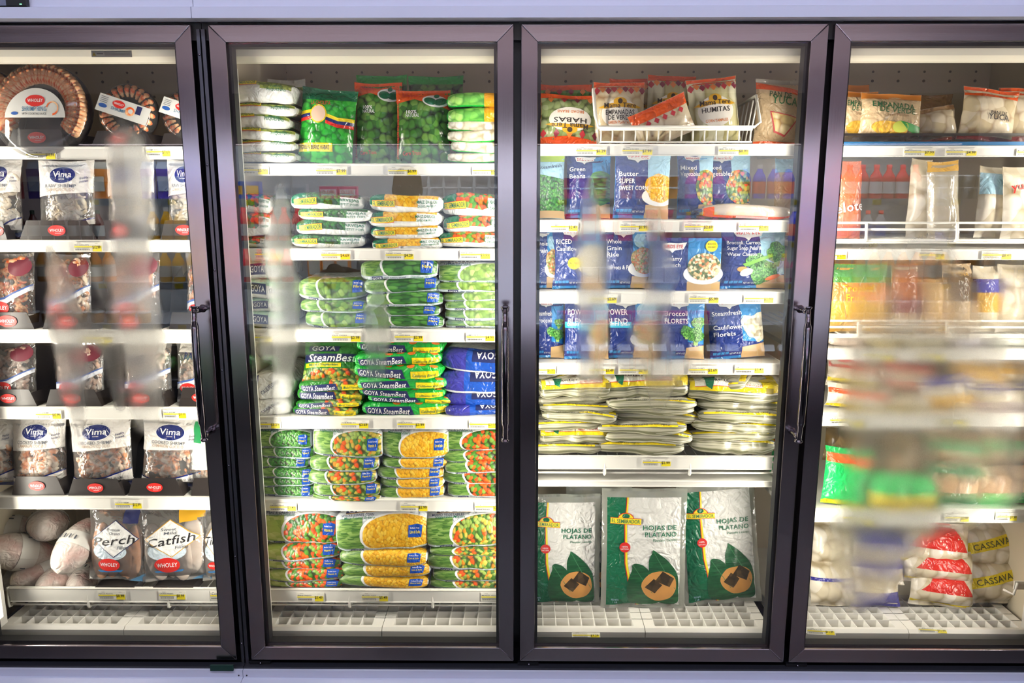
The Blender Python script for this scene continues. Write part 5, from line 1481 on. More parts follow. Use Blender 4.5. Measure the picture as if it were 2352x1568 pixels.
seafood_bag((430, 500, 960, 1136), Z15, SH_PALE, lambda w, h: (lambda A: (A.rect(0, h * .3, w, h, film('e4e8e2', .3), 1), A.rect(w * .2, h * .66, w * .55, h * .95, plain('2a9a5a', .4), 2, rot=-.1), A)[-1])(Art()), 'white bag with a green mark, half behind the frame, fifth shelf', 7)
# shrimp rings
def platter(px, r, label, seed, n, arc, lab, Y=None, z=None, keep=True):
    Y = YL + .05 if Y is None else Y
    cx, cz = at(px[0], px[1], Y)
    t = tag(empty('shrimp_platter', (cx, Y, cz)), label, 'platter')
    t.rotation_euler = (-.22, 0, 0)
    m = MB(); m.lathe([(r * 1.0, 0), (r * 1.0, .008), (r * .9, .022), (r * .2, .022), (0, .022)], CARD, 36); o = m.build('tray', t); o.rotation_euler = (R(-90), 0, 0)
    one = MB()
    pts = spline([(0, 0, r * .93), (0, -.013, r * .86), (0, -.012, r * .70), (0, -.006, r * .55)], 3)
    one.tube(pts, [r * .045 + .0005 * 0] + [r * .085] * 5 + [r * .07] * 2 + [r * .05] * (len(pts) - 8), SH_PINK, 8)
    me = one.mesh('shrimp')
    for i in range(n):
        a = arc[0] + (arc[1] - arc[0]) * i / (n - 1)
        s = bpy.data.objects.new('shrimp', me); link(s, t); s.rotation_euler = (0, a, 0)
        s.location = (0, -.012 + .002 * (i % 2), 0)
    m = MB()
    m.lathe([(r * 1.02, 0), (r * 1.03, .010), (r * .98, .026), (r * .84, .036), (r * .4, .038), (0, .038)], clear('ffffff', .03, .05, .06, 6), 40); o = m.build('lid', t); o.rotation_euler = (R(90), 0, 0)
    m = MB(); A = Art()
    if lab == 'half':
        q = r * .62
        A.ell(0, -r * .22, q, q, plain('dcdcd8', .4), 1, 30, a0=0.02, a1=math.pi - .02)
        A.poly([(q * .0, q * .1), (q * .55, q * .1), (q * .5, q * .45), (0, q * .6)], I_NAVY, 2) if False else None
        oval_wholey(A, 0, r * .14, r * .40, 3, False)
        A.text('SHRIMP RING', -r * .02, -r * .03, r * .10, plain('4a7a9c', .4), 3, width=r * .5, bold=.04)
        A.text('WITH COCKTAIL SAUCE', -r * .02, -r * .13, r * .045, I_BLACK, 3, width=r * .5)
        curl_pts = [(r * .35 + r * .13 * math.cos(a), -r * .02 + r * .15 * math.sin(a)) for a in [k * .5 - 1.5 for k in range(10)]]
        A.poly(curl_pts + [(x * .8 + r * .07, y * .75) for x, y in curl_pts[::-1]], SH_PINK, 3)
        A.ell(-r * .42, -r * .12, r * .07, r * .035, plain('2a5aa8', .4), 3)
    else:
        W, H = r * 1.9, r * .62
        A.rect(-W / 2, -H / 2, W / 2, H / 2, plain('dcdcd8', .4), 1)
        oval_wholey(A, -W * .10, H * .18, W * .24, 3, False)
        A.text('SHRIMP', -W * .08, -H * .12, r * .12, plain('4a7a9c', .4), 3, width=W * .28, bold=.04)
        A.ell(W * .14, -H * .02, W * .09, H * .26, SH_PINK, 3); A.ell(W * .15, -H * .0, W * .045, H * .13, plain('dcdcd8', .4), 4)
        A.rect(W * .24, -H * .05, W * .34, H * .42, I_NAVY, 3); A.ell(-W * .38, -H * .15, W * .08, H * .12, plain('2a5aa8', .4), 3)
        for k in range(4): A.rect(-W * .46, H * (.34 - k * .1), -W * .32, H * (.37 - k * .1), I_GREY, 3)
    cl, sl = (1, 0) if lab == 'half' else (math.cos(-.32), math.sin(-.32))
    A.to(m, lambda u, v: np.stack([u * cl - v * sl, u * 0 - .040, u * sl + v * cl], -1), .5)
    # a thin label has a back too
    o = m.build('label', t)
    return t
platter((102, 258), at(212, 258, YL + .05)[0] - at(102, 258, YL + .05)[0], 'large round shrimp ring platter with a half-round label, top shelf of first door', 1, 44, (-2.0, 2.15), 'half')
platter((300, 262), at(364, 262, YL + .05)[0] - at(300, 262, YL + .05)[0], 'small shrimp ring platter with a tilted white label strip', 2, 20, (-2.6, 2.9), 'strip')
platter((440, 268), at(500, 262, YL + .05)[0] - at(440, 262, YL + .05)[0], 'shrimp ring platter mostly hidden behind the first door frame', 3, 20, (-2.6, 2.9), 'strip')
platter((-48, 262), at(60, 258, YL + .05)[0] - at(-48, 258, YL + .05)[0], 'shrimp ring platter cut off by the picture edge, top shelf', 4, 40, (-2.0, 2.1), 'half', Y=YL + .06)
seafood_bag((-40, 78, 200, 335), SH['1.1'], SH_RAW, lambda w, h: Art(), 'clear bag behind the platters at the picture edge, top shelf', 9, Y=YL + .16, n=40)
# white-wrapped birds
SKIN = new_mat('wrapped_poultry')
m_, nt, b = SKIN
tc = N(nt, 'ShaderNodeTexCoord'); nz = N(nt, 'ShaderNodeTexNoise', i_Scale=14.0, i_Detail=4.0); nt.links.new(tc.outputs['Object'], nz.inputs['Vector'])
mx = N(nt, 'ShaderNodeMix', data_type='RGBA'); mx.inputs[6].default_value = rgb('e4dad2'); mx.inputs[7].default_value = rgb('cc9c94')
mr = N(nt, 'ShaderNodeMapRange', i_1=.48, i_2=.72); nt.links.new(nz.outputs['Fac'], mr.inputs[0]); nt.links.new(mr.outputs[0], mx.inputs[0]); nt.links.new(mx.outputs[2], b.inputs['Base Color'])
b.inputs['Roughness'].default_value = .22; crinkle(nt, b, .8, 30.0, .012)
SKIN = SKIN[0]
def bird(px, rz, tiltz, L, Wd, label, seed, Y, lab=True):
    """poultry in tight white wrap: a tapered lump, gathered at the near end, with a paper band"""
    cx, cz = at(px[0], px[1], Y)
    m = MB(); nu, nv = 22, 18; V = []; wv = waves(seed, 6, 20, 60)
    for j in range(nv + 1):
        t = j / nv; s = -L / 2 + L * t
        rr = Wd / 2 * (max(0, math.sin(math.pi * min(1, t * .97 + .015))) ** .55) * (1 - .22 * (t - .45)) 
        if j in (0, nv): rr *= .06
        for i in range(nu):
            a = 2 * math.pi * i / nu
            k = 1 + .05 * float(wv(np.array([a * .05]), np.array([s]))[0]) * 2 + .04 * math.cos(2 * a)
            pin = 1 - .25 * (math.cos(6 * a + seed) * .5 + .5) * max(0, (.12 - t) / .12)
            V.append((rr * k * pin * math.cos(a), s, rr * .92 * k * pin * math.sin(a)))
    F = [(j * nu + i, j * nu + (i + 1) % nu, (j + 1) * nu + (i + 1) % nu, (j + 1) * nu + i) for j in range(nv) for i in range(nu)]
    m.add(V, F, SKIN, True)
    o = put(m, 'wrapped_chicken', (cx, Y, cz), rz=rz, rx=tiltz, label=label, cat='chicken')
    if lab:
        m = MB(); V = []
        for j in range(3):
            t = .40 + j * .11; s = -L / 2 + L * t
            rr = Wd / 2 * (math.sin(math.pi * min(1, t * .97 + .015)) ** .55) * (1 - .22 * (t - .45)) * 1.015 + .001
            for i in range(nu + 1):
                a = 2 * math.pi * i / nu
                k = 1 + .05 * float(wv(np.array([a * .05]), np.array([s]))[0]) * 2 + .04 * math.cos(2 * a)
                V.append((rr * k * math.cos(a), s, rr * .92 * k * math.sin(a)))
        F = [(j * (nu + 1) + i, j * (nu + 1) + i + 1, (j + 1) * (nu + 1) + i + 1, (j + 1) * (nu + 1) + i) for j in range(2) for i in range(nu)]
        m.add(V, F, plain('f0eee8', .5), True)
        for i in (4, 5, 6, 7, 8, 14, 15, 16, 18, 20):
            a = 2 * math.pi * i / nu; s = -L / 2 + L * .5; rr = Wd / 2 * 1.045
            m.box(-.0022, .0022, -.008, .006, -.0004, .0004, I_GREY, Matrix.Translation((rr * math.cos(a), s, rr * .95 * math.sin(a))) @ Matrix.Rotation(a - math.pi / 2, 4, 'Y').inverted())
        l = m.build('label', o)
    return o
for px, rz, rx, L, W_, lb, Yo in (
    ((50, 1268), -.75, -.45, .24, .125, 'long wrapped chicken lying aslant with a paper band, over the front row', .10),
    ((26, 1216), -1.15, -.2, .22, .105, 'wrapped chicken on the pile at the picture edge, banded', .17),
    ((110, 1202), .5, -.1, .19, .115, 'wrapped chicken on top of the pile, without a band in view', .17),
    ((176, 1252), -.18, .55, .20, .115, 'wrapped chicken with its gathered end facing out, on top beside the perch bag', .08),
    ((98, 1308), -.5, .05, .20, .10, 'wrapped chicken in the front row under the long slanted one', .12),
    ((140, 1322), -.2, .02, .19, .088, 'round-ended wrapped chicken in the middle of the front row', .11),
    ((196, 1326), .12, .02, .18, .086, 'small round-ended wrapped chicken next to the perch bag', .12),
    ((8, 1326), -.6, 0, .20, .10, 'wrapped chicken low at the picture edge', .13)):
    bird(px, rz, rx, L, W_, lb, px[0], YL + Yo)
FISH = shrimp_mat('fish_fillet', 'd8a888', 'c88a60', 9)
FISH2 = shrimp_mat('pale_fish_fillet', 'd8ccc0', 'c4b0a0', 9)
def fish_bag(px, name1, subs, fm, gold, label, seed, tilt):
    def f(w, h):
        A = Art()
        cx, cy = w * .50, h * .60
        A.ell(w * .42, h * .42, w * .30, h * .12, film('c8d8e4', .3), 1)
        A.poly([(cx, cy + h * .24), (cx + w * .42, cy), (cx, cy - h * .26), (cx - w * .40, cy - h * .02)], I_GOLD if gold else I_NAVY, 2)
        A.poly([(cx, cy + h * .228), (cx + w * .40, cy), (cx, cy - h * .248), (cx - w * .38, cy - h * .02)], film('ececea', .35), 3)
        A.text(subs[0], cx - w * .02, cy + h * .115, .009, I_GREY, 5, shear=.2, width=w * .22); A.text(subs[1], cx, cy + h * .065, .009, I_GREY, 5, shear=.2, width=w * .18)
        A.text(name1, cx, cy - h * .03, .027, I_BLACK, 5, shear=.35, rot=.12, width=w * .72, bold=.02)
        A.text('Fillets', cx + w * .16, cy - h * .12, .010, I_GREY, 5, shear=.3, rot=.1, width=w * .2)
        oval_wholey(A, w * .42, h * .24, w * .38, 5, False)
        A.poly([(w * .2, h * .155), (w * .66, h * .175), (w * .62, h * .145), (w * .24, h * .13)], plain('3a7ab8', .4), 4)
        A.rect(w * .62, h * .80, w * .88, h * .99, I_GOLD if gold else I_NAVY, 3, rot=.1 if gold else 0)
        if gold: A.rect(w * .02 + w * .86, h * .84, w * .99, h * .99, I_GOLD, 3)
        A.poly([(w * .7, 0), (w, 0), (w, h * .12), (w * .85, h * .06)], plain('5a8ab0', .4), 2)
        return A
    Y = YL + .05
    cx, zb, w_, h_ = fit(*px, Y); h_ += zb - Z16
    o = put(make_pouch('fish_fillet_bag', w_, h_, .05, f(w_, h_), CLR, clear('c8c4bc', .5), seed, .009, wr=.006, pinch=.04), 'fish_fillet_bag', (cx, Y, Z16), rx=-.12, ry=tilt, label=label)
    m = MB(); rnd = random.Random(seed)
    for k in range(4):
        m.ball((w_ * (-.26 + .17 * k), -.004 + .006 * (k % 2), h_ * .42 + rnd.uniform(-.01, .01)), w_ * .19, .011, h_ * .38, fm, 12, 10, Matrix.Rotation(rnd.uniform(-.15, .15), 3, 'Y'))
    c = m.build('fillets', o); c['kind'] = 'stuff'
fish_bag((196, 330, 1168, 1352), 'Perch', ('Premium', 'Ocean'), FISH, False, 'clear perch fillet bag with a white diamond, bottom shelf of first door', 3, .05)
fish_bag((322, 482, 1166, 1352), 'Catfish', ('Sweet', 'Mild'), FISH2, True, 'clear catfish fillet bag with a gold-edged diamond and yellow tag', 4, -.05)
x, z = at(486, 1200, YL + .1)
fish_bag((462, 540, 1172, 1352), 'Tilapia', ('Sweet', 'Mild'), FISH2, True, 'clear fish fillet bag mostly hidden behind the door frame, bottom shelf', 5, 0)
# ---------------------------------------------------------------- fourth, fogged door
Z41, Z42, Z44, Z45, Z46 = SH['4.1'], SH['4.2b'], SH['4.4'], SH['4.5'], SH['4.6']
def art_simple(*bands, texts=()):
    """bands: (y0, y1, mat); texts: (string, x, y, size, mat, rot)"""
    def f(w, h):
        A = Art()
        for i, (a, b, m) in enumerate(bands): A.rect(0, h * a, w, h * b, m, 1 + i)
        for t, x, y, s, m, r in texts: A.text(t, w * x, h * y, s, m, 8, rot=r, bold=.05)
        return A
    return f
BR = film('a88458', .3); MANG = film('d8a83c', .3); DGT = plain('2f5a34', .5)
m = MB(); x0, x1 = SECT[3]
z = Z41
m.box(x0 + .01, x1 - .01, YL + .002, YL + .24, z + .0005, z + .010, plain('2a6a9c', .3)); m.box(x0 + .01, x1 - .01, YL + .004, YL + .007, z + .010, z + .03, clear('303030', .3, .08, .1)); m.box(x0 + .01, x1 - .01, YL + .002, YL + .008, z + .026, z + .032, plain('2a2622', .3))
put(m, 'display_tray', (0, 0, 0), label='long clear tray with a blue foot and black rim, top shelf of fogged door', cat='tray')
zt = Z41 + .011
def fpan(w, h):
    A = Art(); A.rect(0, 0, w, h, F_TAN, 1); A.rect(0, h * .86, w, h, plain('d8842c', .4), 2)
    A.text('EMPANADA', w * .5, h * .72, .016, DGT, 4, width=w * .7, bold=.05, rot=-.05); A.text('DE VERDE', w * .56, h * .62, .015, DGT, 4, width=w * .6, bold=.05, rot=-.05); A.text('Green Plantain', w * .55, h * .52, .008, plain('8a6a4a', .5), 4, width=w * .4)
    A.ell(w * .45, h * .24, w * .30, h * .14, MANG, 5, rot=-.1); A.ell(w * .62, h * .28, w * .13, h * .11, plain('b8c050', .4), 6); A.poly([(w * .6, h * .4), (w * .98, h * .3), (w * .95, h * .12), (w * .75, h * .22)], plain('2c8a3c', .4), 6)
    return A
for k, (px, fn, bm_, lb, tl, Yo) in enumerate((
    ((1925, 2012, 206, 330), fpan, F_TAN, 'tan empanada bag with an orange top at the frame edge, fogged door', .05, .04),
    ((1972, 2116, 212, 330), fpan, F_TAN, 'tan plantain empanada bag with green lettering, top shelf of fogged door', .04, .02),
    ((2104, 2205, 244, 330), art_simple((0, 1, EMP), (.0, .12, F_ORANGE), (.85, 1, BR)), EMP, 'crumpled clear empanada bag with an orange foot, top shelf', -.15, .05),
    ((2202, 2330, 200, 330), art_simple((0, 1, EMP), (.82, 1, F_ORANGE), (0, .1, F_RED), texts=(('PAN DE', .6, .52, .010, I_BLACK, 0), ('YUCA', .6, .44, .016, I_BLACK, 0))), EMP, 'cheese bread bag with a slanted orange top, fogged door', .12, .04),
    ((2296, 2420, 198, 330), art_simple((0, 1, EMP), (.84, 1, F_ORANGE), (0, .1, F_RED)), EMP, 'cheese bread bag with an orange top cut by the picture edge', 0, .06),
    ((1920, 2000, 190, 320), art_simple((0, 1, BR), (.6, 1, plain('d8842c', .4))), BR, 'orange-topped bag in the back row near the frame, fogged door', 0, .14),
    ((2090, 2190, 214, 320), art_simple((0, 1, BR)), BR, 'brown bag in the back row of the fogged door top shelf', 0, .16))):
    o, w_, h_ = stand('empanada_bag' if k < 3 else 'cheese_bread_bag' if k < 5 else 'empanada_bag', px, fn, bm_, .05, YL + Yo, label=lb, seed=30 + k, tilt=tl, z=zt, wr=.006)
CB = veg('cassava_chunks', ['ece2cc', 'e0d4b8', 'f4ecdc'], .035, gap='b0a080', rough=.25)
# second shelf (wire): pale bags and bottles of sauce
for k, (px, fn, bm_, lb, tl) in enumerate((
    ((1912, 1946, 368, 510), art_simple((0, 1, CB), (0, .16, F_ORANGE)), F_SILV, 'slim pale bag with an orange foot beside the frame, second shelf', .1),
    ((1918, 1985, 366, 506), art_simple((0, 1, film('d87850')), texts=(('elote', .5, .4, .028, I_WHITE, .15),)), film('d87850'), 'orange-red bag with white lettering, second shelf of fogged door', 0),
    ((2088, 2140, 362, 508), art_simple((0, 1, CB)), CB, 'clear pale bag in the middle of the second shelf, fogged door', .05),
    ((2140, 2215, 366, 508), art_simple((0, 1, clear('e8dcc0', .4)), (.86, 1, MANG)), clear('e8e0d0', .4), 'clear bag with a gold top, second shelf of fogged door', -.05),
    ((2246, 2330, 380, 508), art_simple((0, 1, CB), (.6, .9, film('a8d0e4'))), CB, 'pale bag with a light blue panel, second shelf of fogged door', .06),
    ((2310, 2400, 380, 508), art_simple((0, 1, CB), texts=(('yuca', .4, .7, .022, I_RED, .2),)), CB, 'pale bag with red lettering at the picture edge, second shelf', 0))):
    stand('frozen_bag', px, fn, bm_, .05, YL + (.05 if k % 2 else .09), label=lb, seed=40 + k, tilt=tl, z=Z42, wr=.006)
# third level
for k, (px, fn, bm_, lb, tl) in enumerate((
    ((1906, 2042, 604, 738), art_simple((0, 1, MANG), (.72, 1, film('4f9a4a')), (.45, .72, film('e08a3c')), texts=(('Tropical', .45, .62, .020, F_YELLOW, 0), ('Fruit', .4, .5, .020, F_YELLOW, 0))), MANG, 'green and orange fruit bag at the frame edge, third level', 0),
    ((2050, 2112, 604, 738), art_simple((0, 1, F_TAN), (.5, 1, film('a85a1c')), (.28, .5, film('7a2a1c'))), F_TAN, 'brown and dark red bag, third level of fogged door', 0),
    ((2110, 2172, 640, 738), art_simple((0, 1, film('d8b070'))), film('d8b070'), 'plain tan bag between two darker bags, third level', 0),
    ((2168, 2236, 604, 738), art_simple((0, 1, F_TAN), (.45, .85, film('5a4428')), texts=(('MAMA', .5, .92, .010, I_BLACK, 0), ('LYCHA', .5, .84, .010, I_GOLD, 0))), F_TAN, 'tan bag with a dark brown panel, third level', 0),
    ((2236, 2300, 610, 738), art_simple((0, 1, CB), (.3, .6, film('d8a83c')), (.6, .8, F_PURPLE)), CB, 'pale bag with gold and purple bands, third level', 0),
    ((2292, 2400, 606, 738), art_simple((0, 1, CB)), film('cdbf9c'), 'beige bag at the picture edge, third level', 0))):
    stand('fruit_bag', px, fn, bm_, .05, YL + .05, label=lb, seed=50 + k, tilt=tl, z=SH['4.3b'], wr=.006)
# fourth level: low packs on the shelf
for k, (px, c, lb) in enumerate((((1906, 1985, 776, 800), 'ecd8c8', 'by the frame'), ((1990, 2060, 776, 800), 'd8c890', 'next to the pale pink one'), ((2070, 2170, 774, 800), 'd8d0b0', 'in the middle'), ((2180, 2260, 774, 800), 'e8e4f0', 'past the middle'), ((2270, 2380, 774, 800), 'e8ece0', 'at the picture edge'))):
    cx, zb, w_, h_ = fit(*px, YL + .02)
    put(make_slab('cassava_bag', w_, .2, h_, None, film(c), seed=60 + k), 'cassava_bag', (cx, YL + .02, Z44), label='low flat pack under the wire shelf, ' + lb + ', fogged door', cat='pack')
# fifth level y 828..948
for k, (px, bands, lb, tl) in enumerate((
    ((1896, 2010, 826, 890), ((0, 1, CB), (.7, 1, F_RED), (.2, .32, F_YELLOW)), 'cassava bag with a red top, upper of two beside the frame', .1),
    ((1896, 2030, 884, 948), ((0, 1, CB), (.6, .8, film('d85a30')), (0, .12, F_YELLOW)), 'cassava bag with an orange-red band, lower of two beside the frame', .1),
    ((2010, 2122, 832, 905), ((0, 1, CB), (.8, 1, F_RED), (.35, .45, F_RED)), 'cassava bag with two red bands behind the fog', .12),
    ((2020, 2130, 900, 948), ((0, 1, CB), (.0, .25, F_YELLOW)), 'cassava bag with a yellow foot under the two-banded bag', .0),
    ((2110, 2222, 860, 948), ((0, 1, CB), (.1, .45, MANG), (.75, 1, F_PURPLE)), 'bag with a gold band and purple top behind the fog', -.1),
    ((2160, 2300, 828, 890), ((0, 1, CB), (.4, 1, MANG)), 'gold-topped bag behind the fog, upper row', .15),
    ((2220, 2400, 880, 948), ((0, 1, CB), (.1, .3, film('c8b0c0')), (.75, 1, F_PURPLE)), 'pale bag with a purple top at the picture edge', 0),
    ((2270, 2400, 828, 885), ((0, 1, CB), (.5, 1, MANG), (0, .2, F_PURPLE)), 'gold bag with a purple foot at the picture edge, upper row', 0))):
    stand('cassava_bag', px, art_simple(*bands), CB, .06, YL + (.09 if k in (0, 2, 5, 7) else .05), label=lb, seed=70 + k, tilt=tl, wr=.008, z=Z45 if px[3] == 948 else None)
# sixth level y 985..1168
GRN = film('20c060', .25); POT = veg('root_vegetables', ['c8a888', 'b89470', 'd8bc9c'], .04, gap='5a4630', rough=.3); POT2 = veg('dark_roots', ['6a5638', '8a7048', '584628'], .04, gap='2c2418', rough=.3)
for k, (px, bands, bm_, lb, tl, Yo) in enumerate((
    ((1888, 1985, 1030, 1168), ((0, 1, GRN), (.75, .9, F_ORANGE), (.0, .1, F_YELLOW)), GRN, 'bright green bag with a bar code beside the frame, fogged door', .08, .03),
    ((1980, 2075, 1078, 1168), ((0, 1, GRN), (0, .42, F_YELLOW)), GRN, 'green bag with a yellow foot behind the fog', .1, .03),
    ((2050, 2140, 1082, 1168), ((0, 1, GRN), (0, .40, F_YELLOW)), GRN, 'green and yellow bag with an orange spot, behind the fog', -.08, .04),
    ((1975, 2100, 985, 1100), ((0, 1, POT), (.6, 1, POT2)), POT, 'brown root vegetable bag above the green and yellow ones', 0, .10),
    ((1890, 1970, 985, 1060), ((0, 1, POT2),), POT2, 'dark brown bag above the bright green one beside the frame', .1, .10),
    ((2100, 2260, 988, 1070), ((0, 1, POT), (.5, .8, film('3f8a50'))), POT, 'root vegetable bag with a dark green band, upper row', .12, .10),
    ((2110, 2250, 1060, 1168), ((0, 1, POT), (0, .3, film('2a7a4a')), (.75, 1, film('2a7a4a'))), POT, 'root vegetable bag with green ends behind the fog', .05, .04),
    ((2240, 2400, 1070, 1168), ((0, 1, POT), (.0, .35, film('3fae5c'))), POT, 'root vegetable bag with a green foot at the picture edge', -.05, .04),
    ((2230, 2400, 985, 1080), ((0, 1, POT), (.55, .75, film('3fae5c'))), POT, 'root vegetable bag with a green band at the picture edge, upper row', .1, .10),
    ((1782, 1850, 1080, 1168), ((0, 1, GRN), (.08, .14, F_YELLOW), (.5, .8, F_ORANGE)), GRN, 'green bag poking out between the third and fourth door frames, lower', -.1, .05),
    ((1770, 1850, 1000, 1090), ((0, 1, GRN), (.6, .9, F_RED)), GRN, 'green bag poking out between the third and fourth door frames, upper', .05, .08))):
    stand('root_vegetable_bag', px, art_simple(*bands), bm_, .06, YL + Yo, label=lb, seed=90 + k, tilt=tl, wr=.008, z=Z46 if px[3] == 1168 else None)
# bottom: cassava sacks
def art_cas(red=True):
    def f(w, h):
        A = Art(); A.rect(0, 0, w, h, CB, 1)
        if red: A.poly([(w * .1, h * .45), (w * .38, h * 1), (w * .72, h * 1), (w * .95, h * .38)], F_RED, 2); A.poly([(0, h * .12), (w, h * .02), (w, h * .08), (0, h * .18)], F_YELLOW, 3)
        else: A.poly([(0, h * .30), (w, h * .72), (w, h * .95), (0, h * .52)], F_YELLOW, 2); A.text('CASSAVA / YUCA', w * .5, h * .62, .020, plain('5a5a20', .5), 4, width=w * .85, rot=math.atan2(h * .42, w), bold=.03)
        return A
    return f
F_ZG = ZG + .002
for k, (px, fn, bm_, lb, tl, Yo, fl) in enumerate((
    ((2060, 2232, 1205, 1302), art_cas(), CB, 'cassava sack with a red triangle, upper of three behind the fog', .08, .12, 0),
    ((2075, 2240, 1268, 1340), art_cas(), CB, 'cassava sack with a red triangle, middle of three', .08, .10, 0),
    ((2090, 2240, 1318, 1386), art_cas(), CB, 'cassava sack with a red triangle, lowest of three', .10, .08, 1),
    ((2215, 2400, 1200, 1310), art_cas(False), CB, 'cassava sack with a lettered yellow band, upper of two at the picture edge', .0, .14, 0),
    ((2225, 2400, 1285, 1382), art_cas(False), CB, 'cassava sack with a lettered yellow band, lower of two', -.0, .10, 1),
    ((1868, 1960, 1205, 1300), art_simple((0, 1, CB)), CB, 'pale cassava sack beside the frame, upper', .0, .12, 0),
    ((1864, 1970, 1290, 1390), art_simple((0, 1, CB), (.55, .62, F_PURPLE)), CB, 'pale cassava sack with a blue line beside the frame, lower', .0, .08, 1),
    ((1950, 2080, 1205, 1290), art_simple((0, 1, CB), (.5, 1, F_PURPLE)), CB, 'cassava sack with a blue-violet top behind the fog', .05, .13, 0),
    ((1950, 2080, 1280, 1340), art_simple((0, 1, CB), (.6, 1, F_PURPLE)), CB, 'cassava sack with a blue-violet top, middle of the fogged pile', .05, .10, 0),
    ((1955, 2070, 1325, 1390), art_simple((0, 1, CB), (.0, .5, F_PURPLE)), CB, 'cassava sack with a blue-violet foot, lowest of the fogged pile', .0, .08, 1))):
    stand('cassava_sack', px, fn, bm_, .08, YL + Yo, label=lb, seed=120 + k, tilt=tl, wr=.010, z=F_ZG if fl else None, lean=-.3)
m = MB(); x, z = at(2345, 1345, YL - .01)
m.box(x - .02, x + .06, 0, .004, z - .012, z + .014, SHELFW); m.tube([(x - .012, -.002, z + .01), (x - .016, .004, z - .03), (x - .03, .03, z - .028)], .004, SHELFW, 6)
put(m, 'price_rail', (0, YL - .01, 0), label='stub of white shelf rail hanging by the picture edge, bottom of fogged door', cat='rail')
# ---------------------------------------------------------------- price tags in the shelf rails
TAGW, TAGY = plain('f4f1e4', .45), plain('f4e21c', .45)
def price_tag(i, x0, x1, y0, y1, price, text, label, Y=None, rot=0, rx=0.0):
    Y = YL - .0015 if Y is None else Y
    xa, zt = at(x0, y0, Y); xb, zb = at(x1, y1, Y)
    w, h = xb - xa, zt - zb
    m = MB(); m.box(0, w, 0, .0008, 0, h, TAGW)
    A = Art()
    A.rect(w * .02, h * .46, w * .66, h * .60, TAGY, 1); A.rect(w * .66, h * .04, w * .97, h * .62, TAGY, 1)
    A.text(price, w * .80, h * .46, h * .34, I_BLACK, 2, width=w * .28, bold=.03)
    A.text(text, w * .04, h * .72, h * .13, I_BLACK, 2, align='l', width=w * .5)
    A.rect(w * .14, h * .90, w * .26, h * .93, I_BLACK, 2); A.rect(w * .76, h * .88, w * .86, h * .91, plain('a8a89a', .5), 2)
    for k in range(14): A.rect(w * (.06 + k * .036), h * .16, w * (.078 + k * .036), h * .30, I_BLACK if k % 3 else I_GREY, 2)
    A.rect(w * .04, h * .38, w * .55, h * .42, I_GREY, 2)
    A.to(m, lambda u, v: np.stack([u, u * 0 - .0003, v], -1), .5)
    put(m, 'price_tag', (xa, Y, zb), ry=rot, rx=rx, label=label, cat='price tag', group='yellow and white shelf price tags')
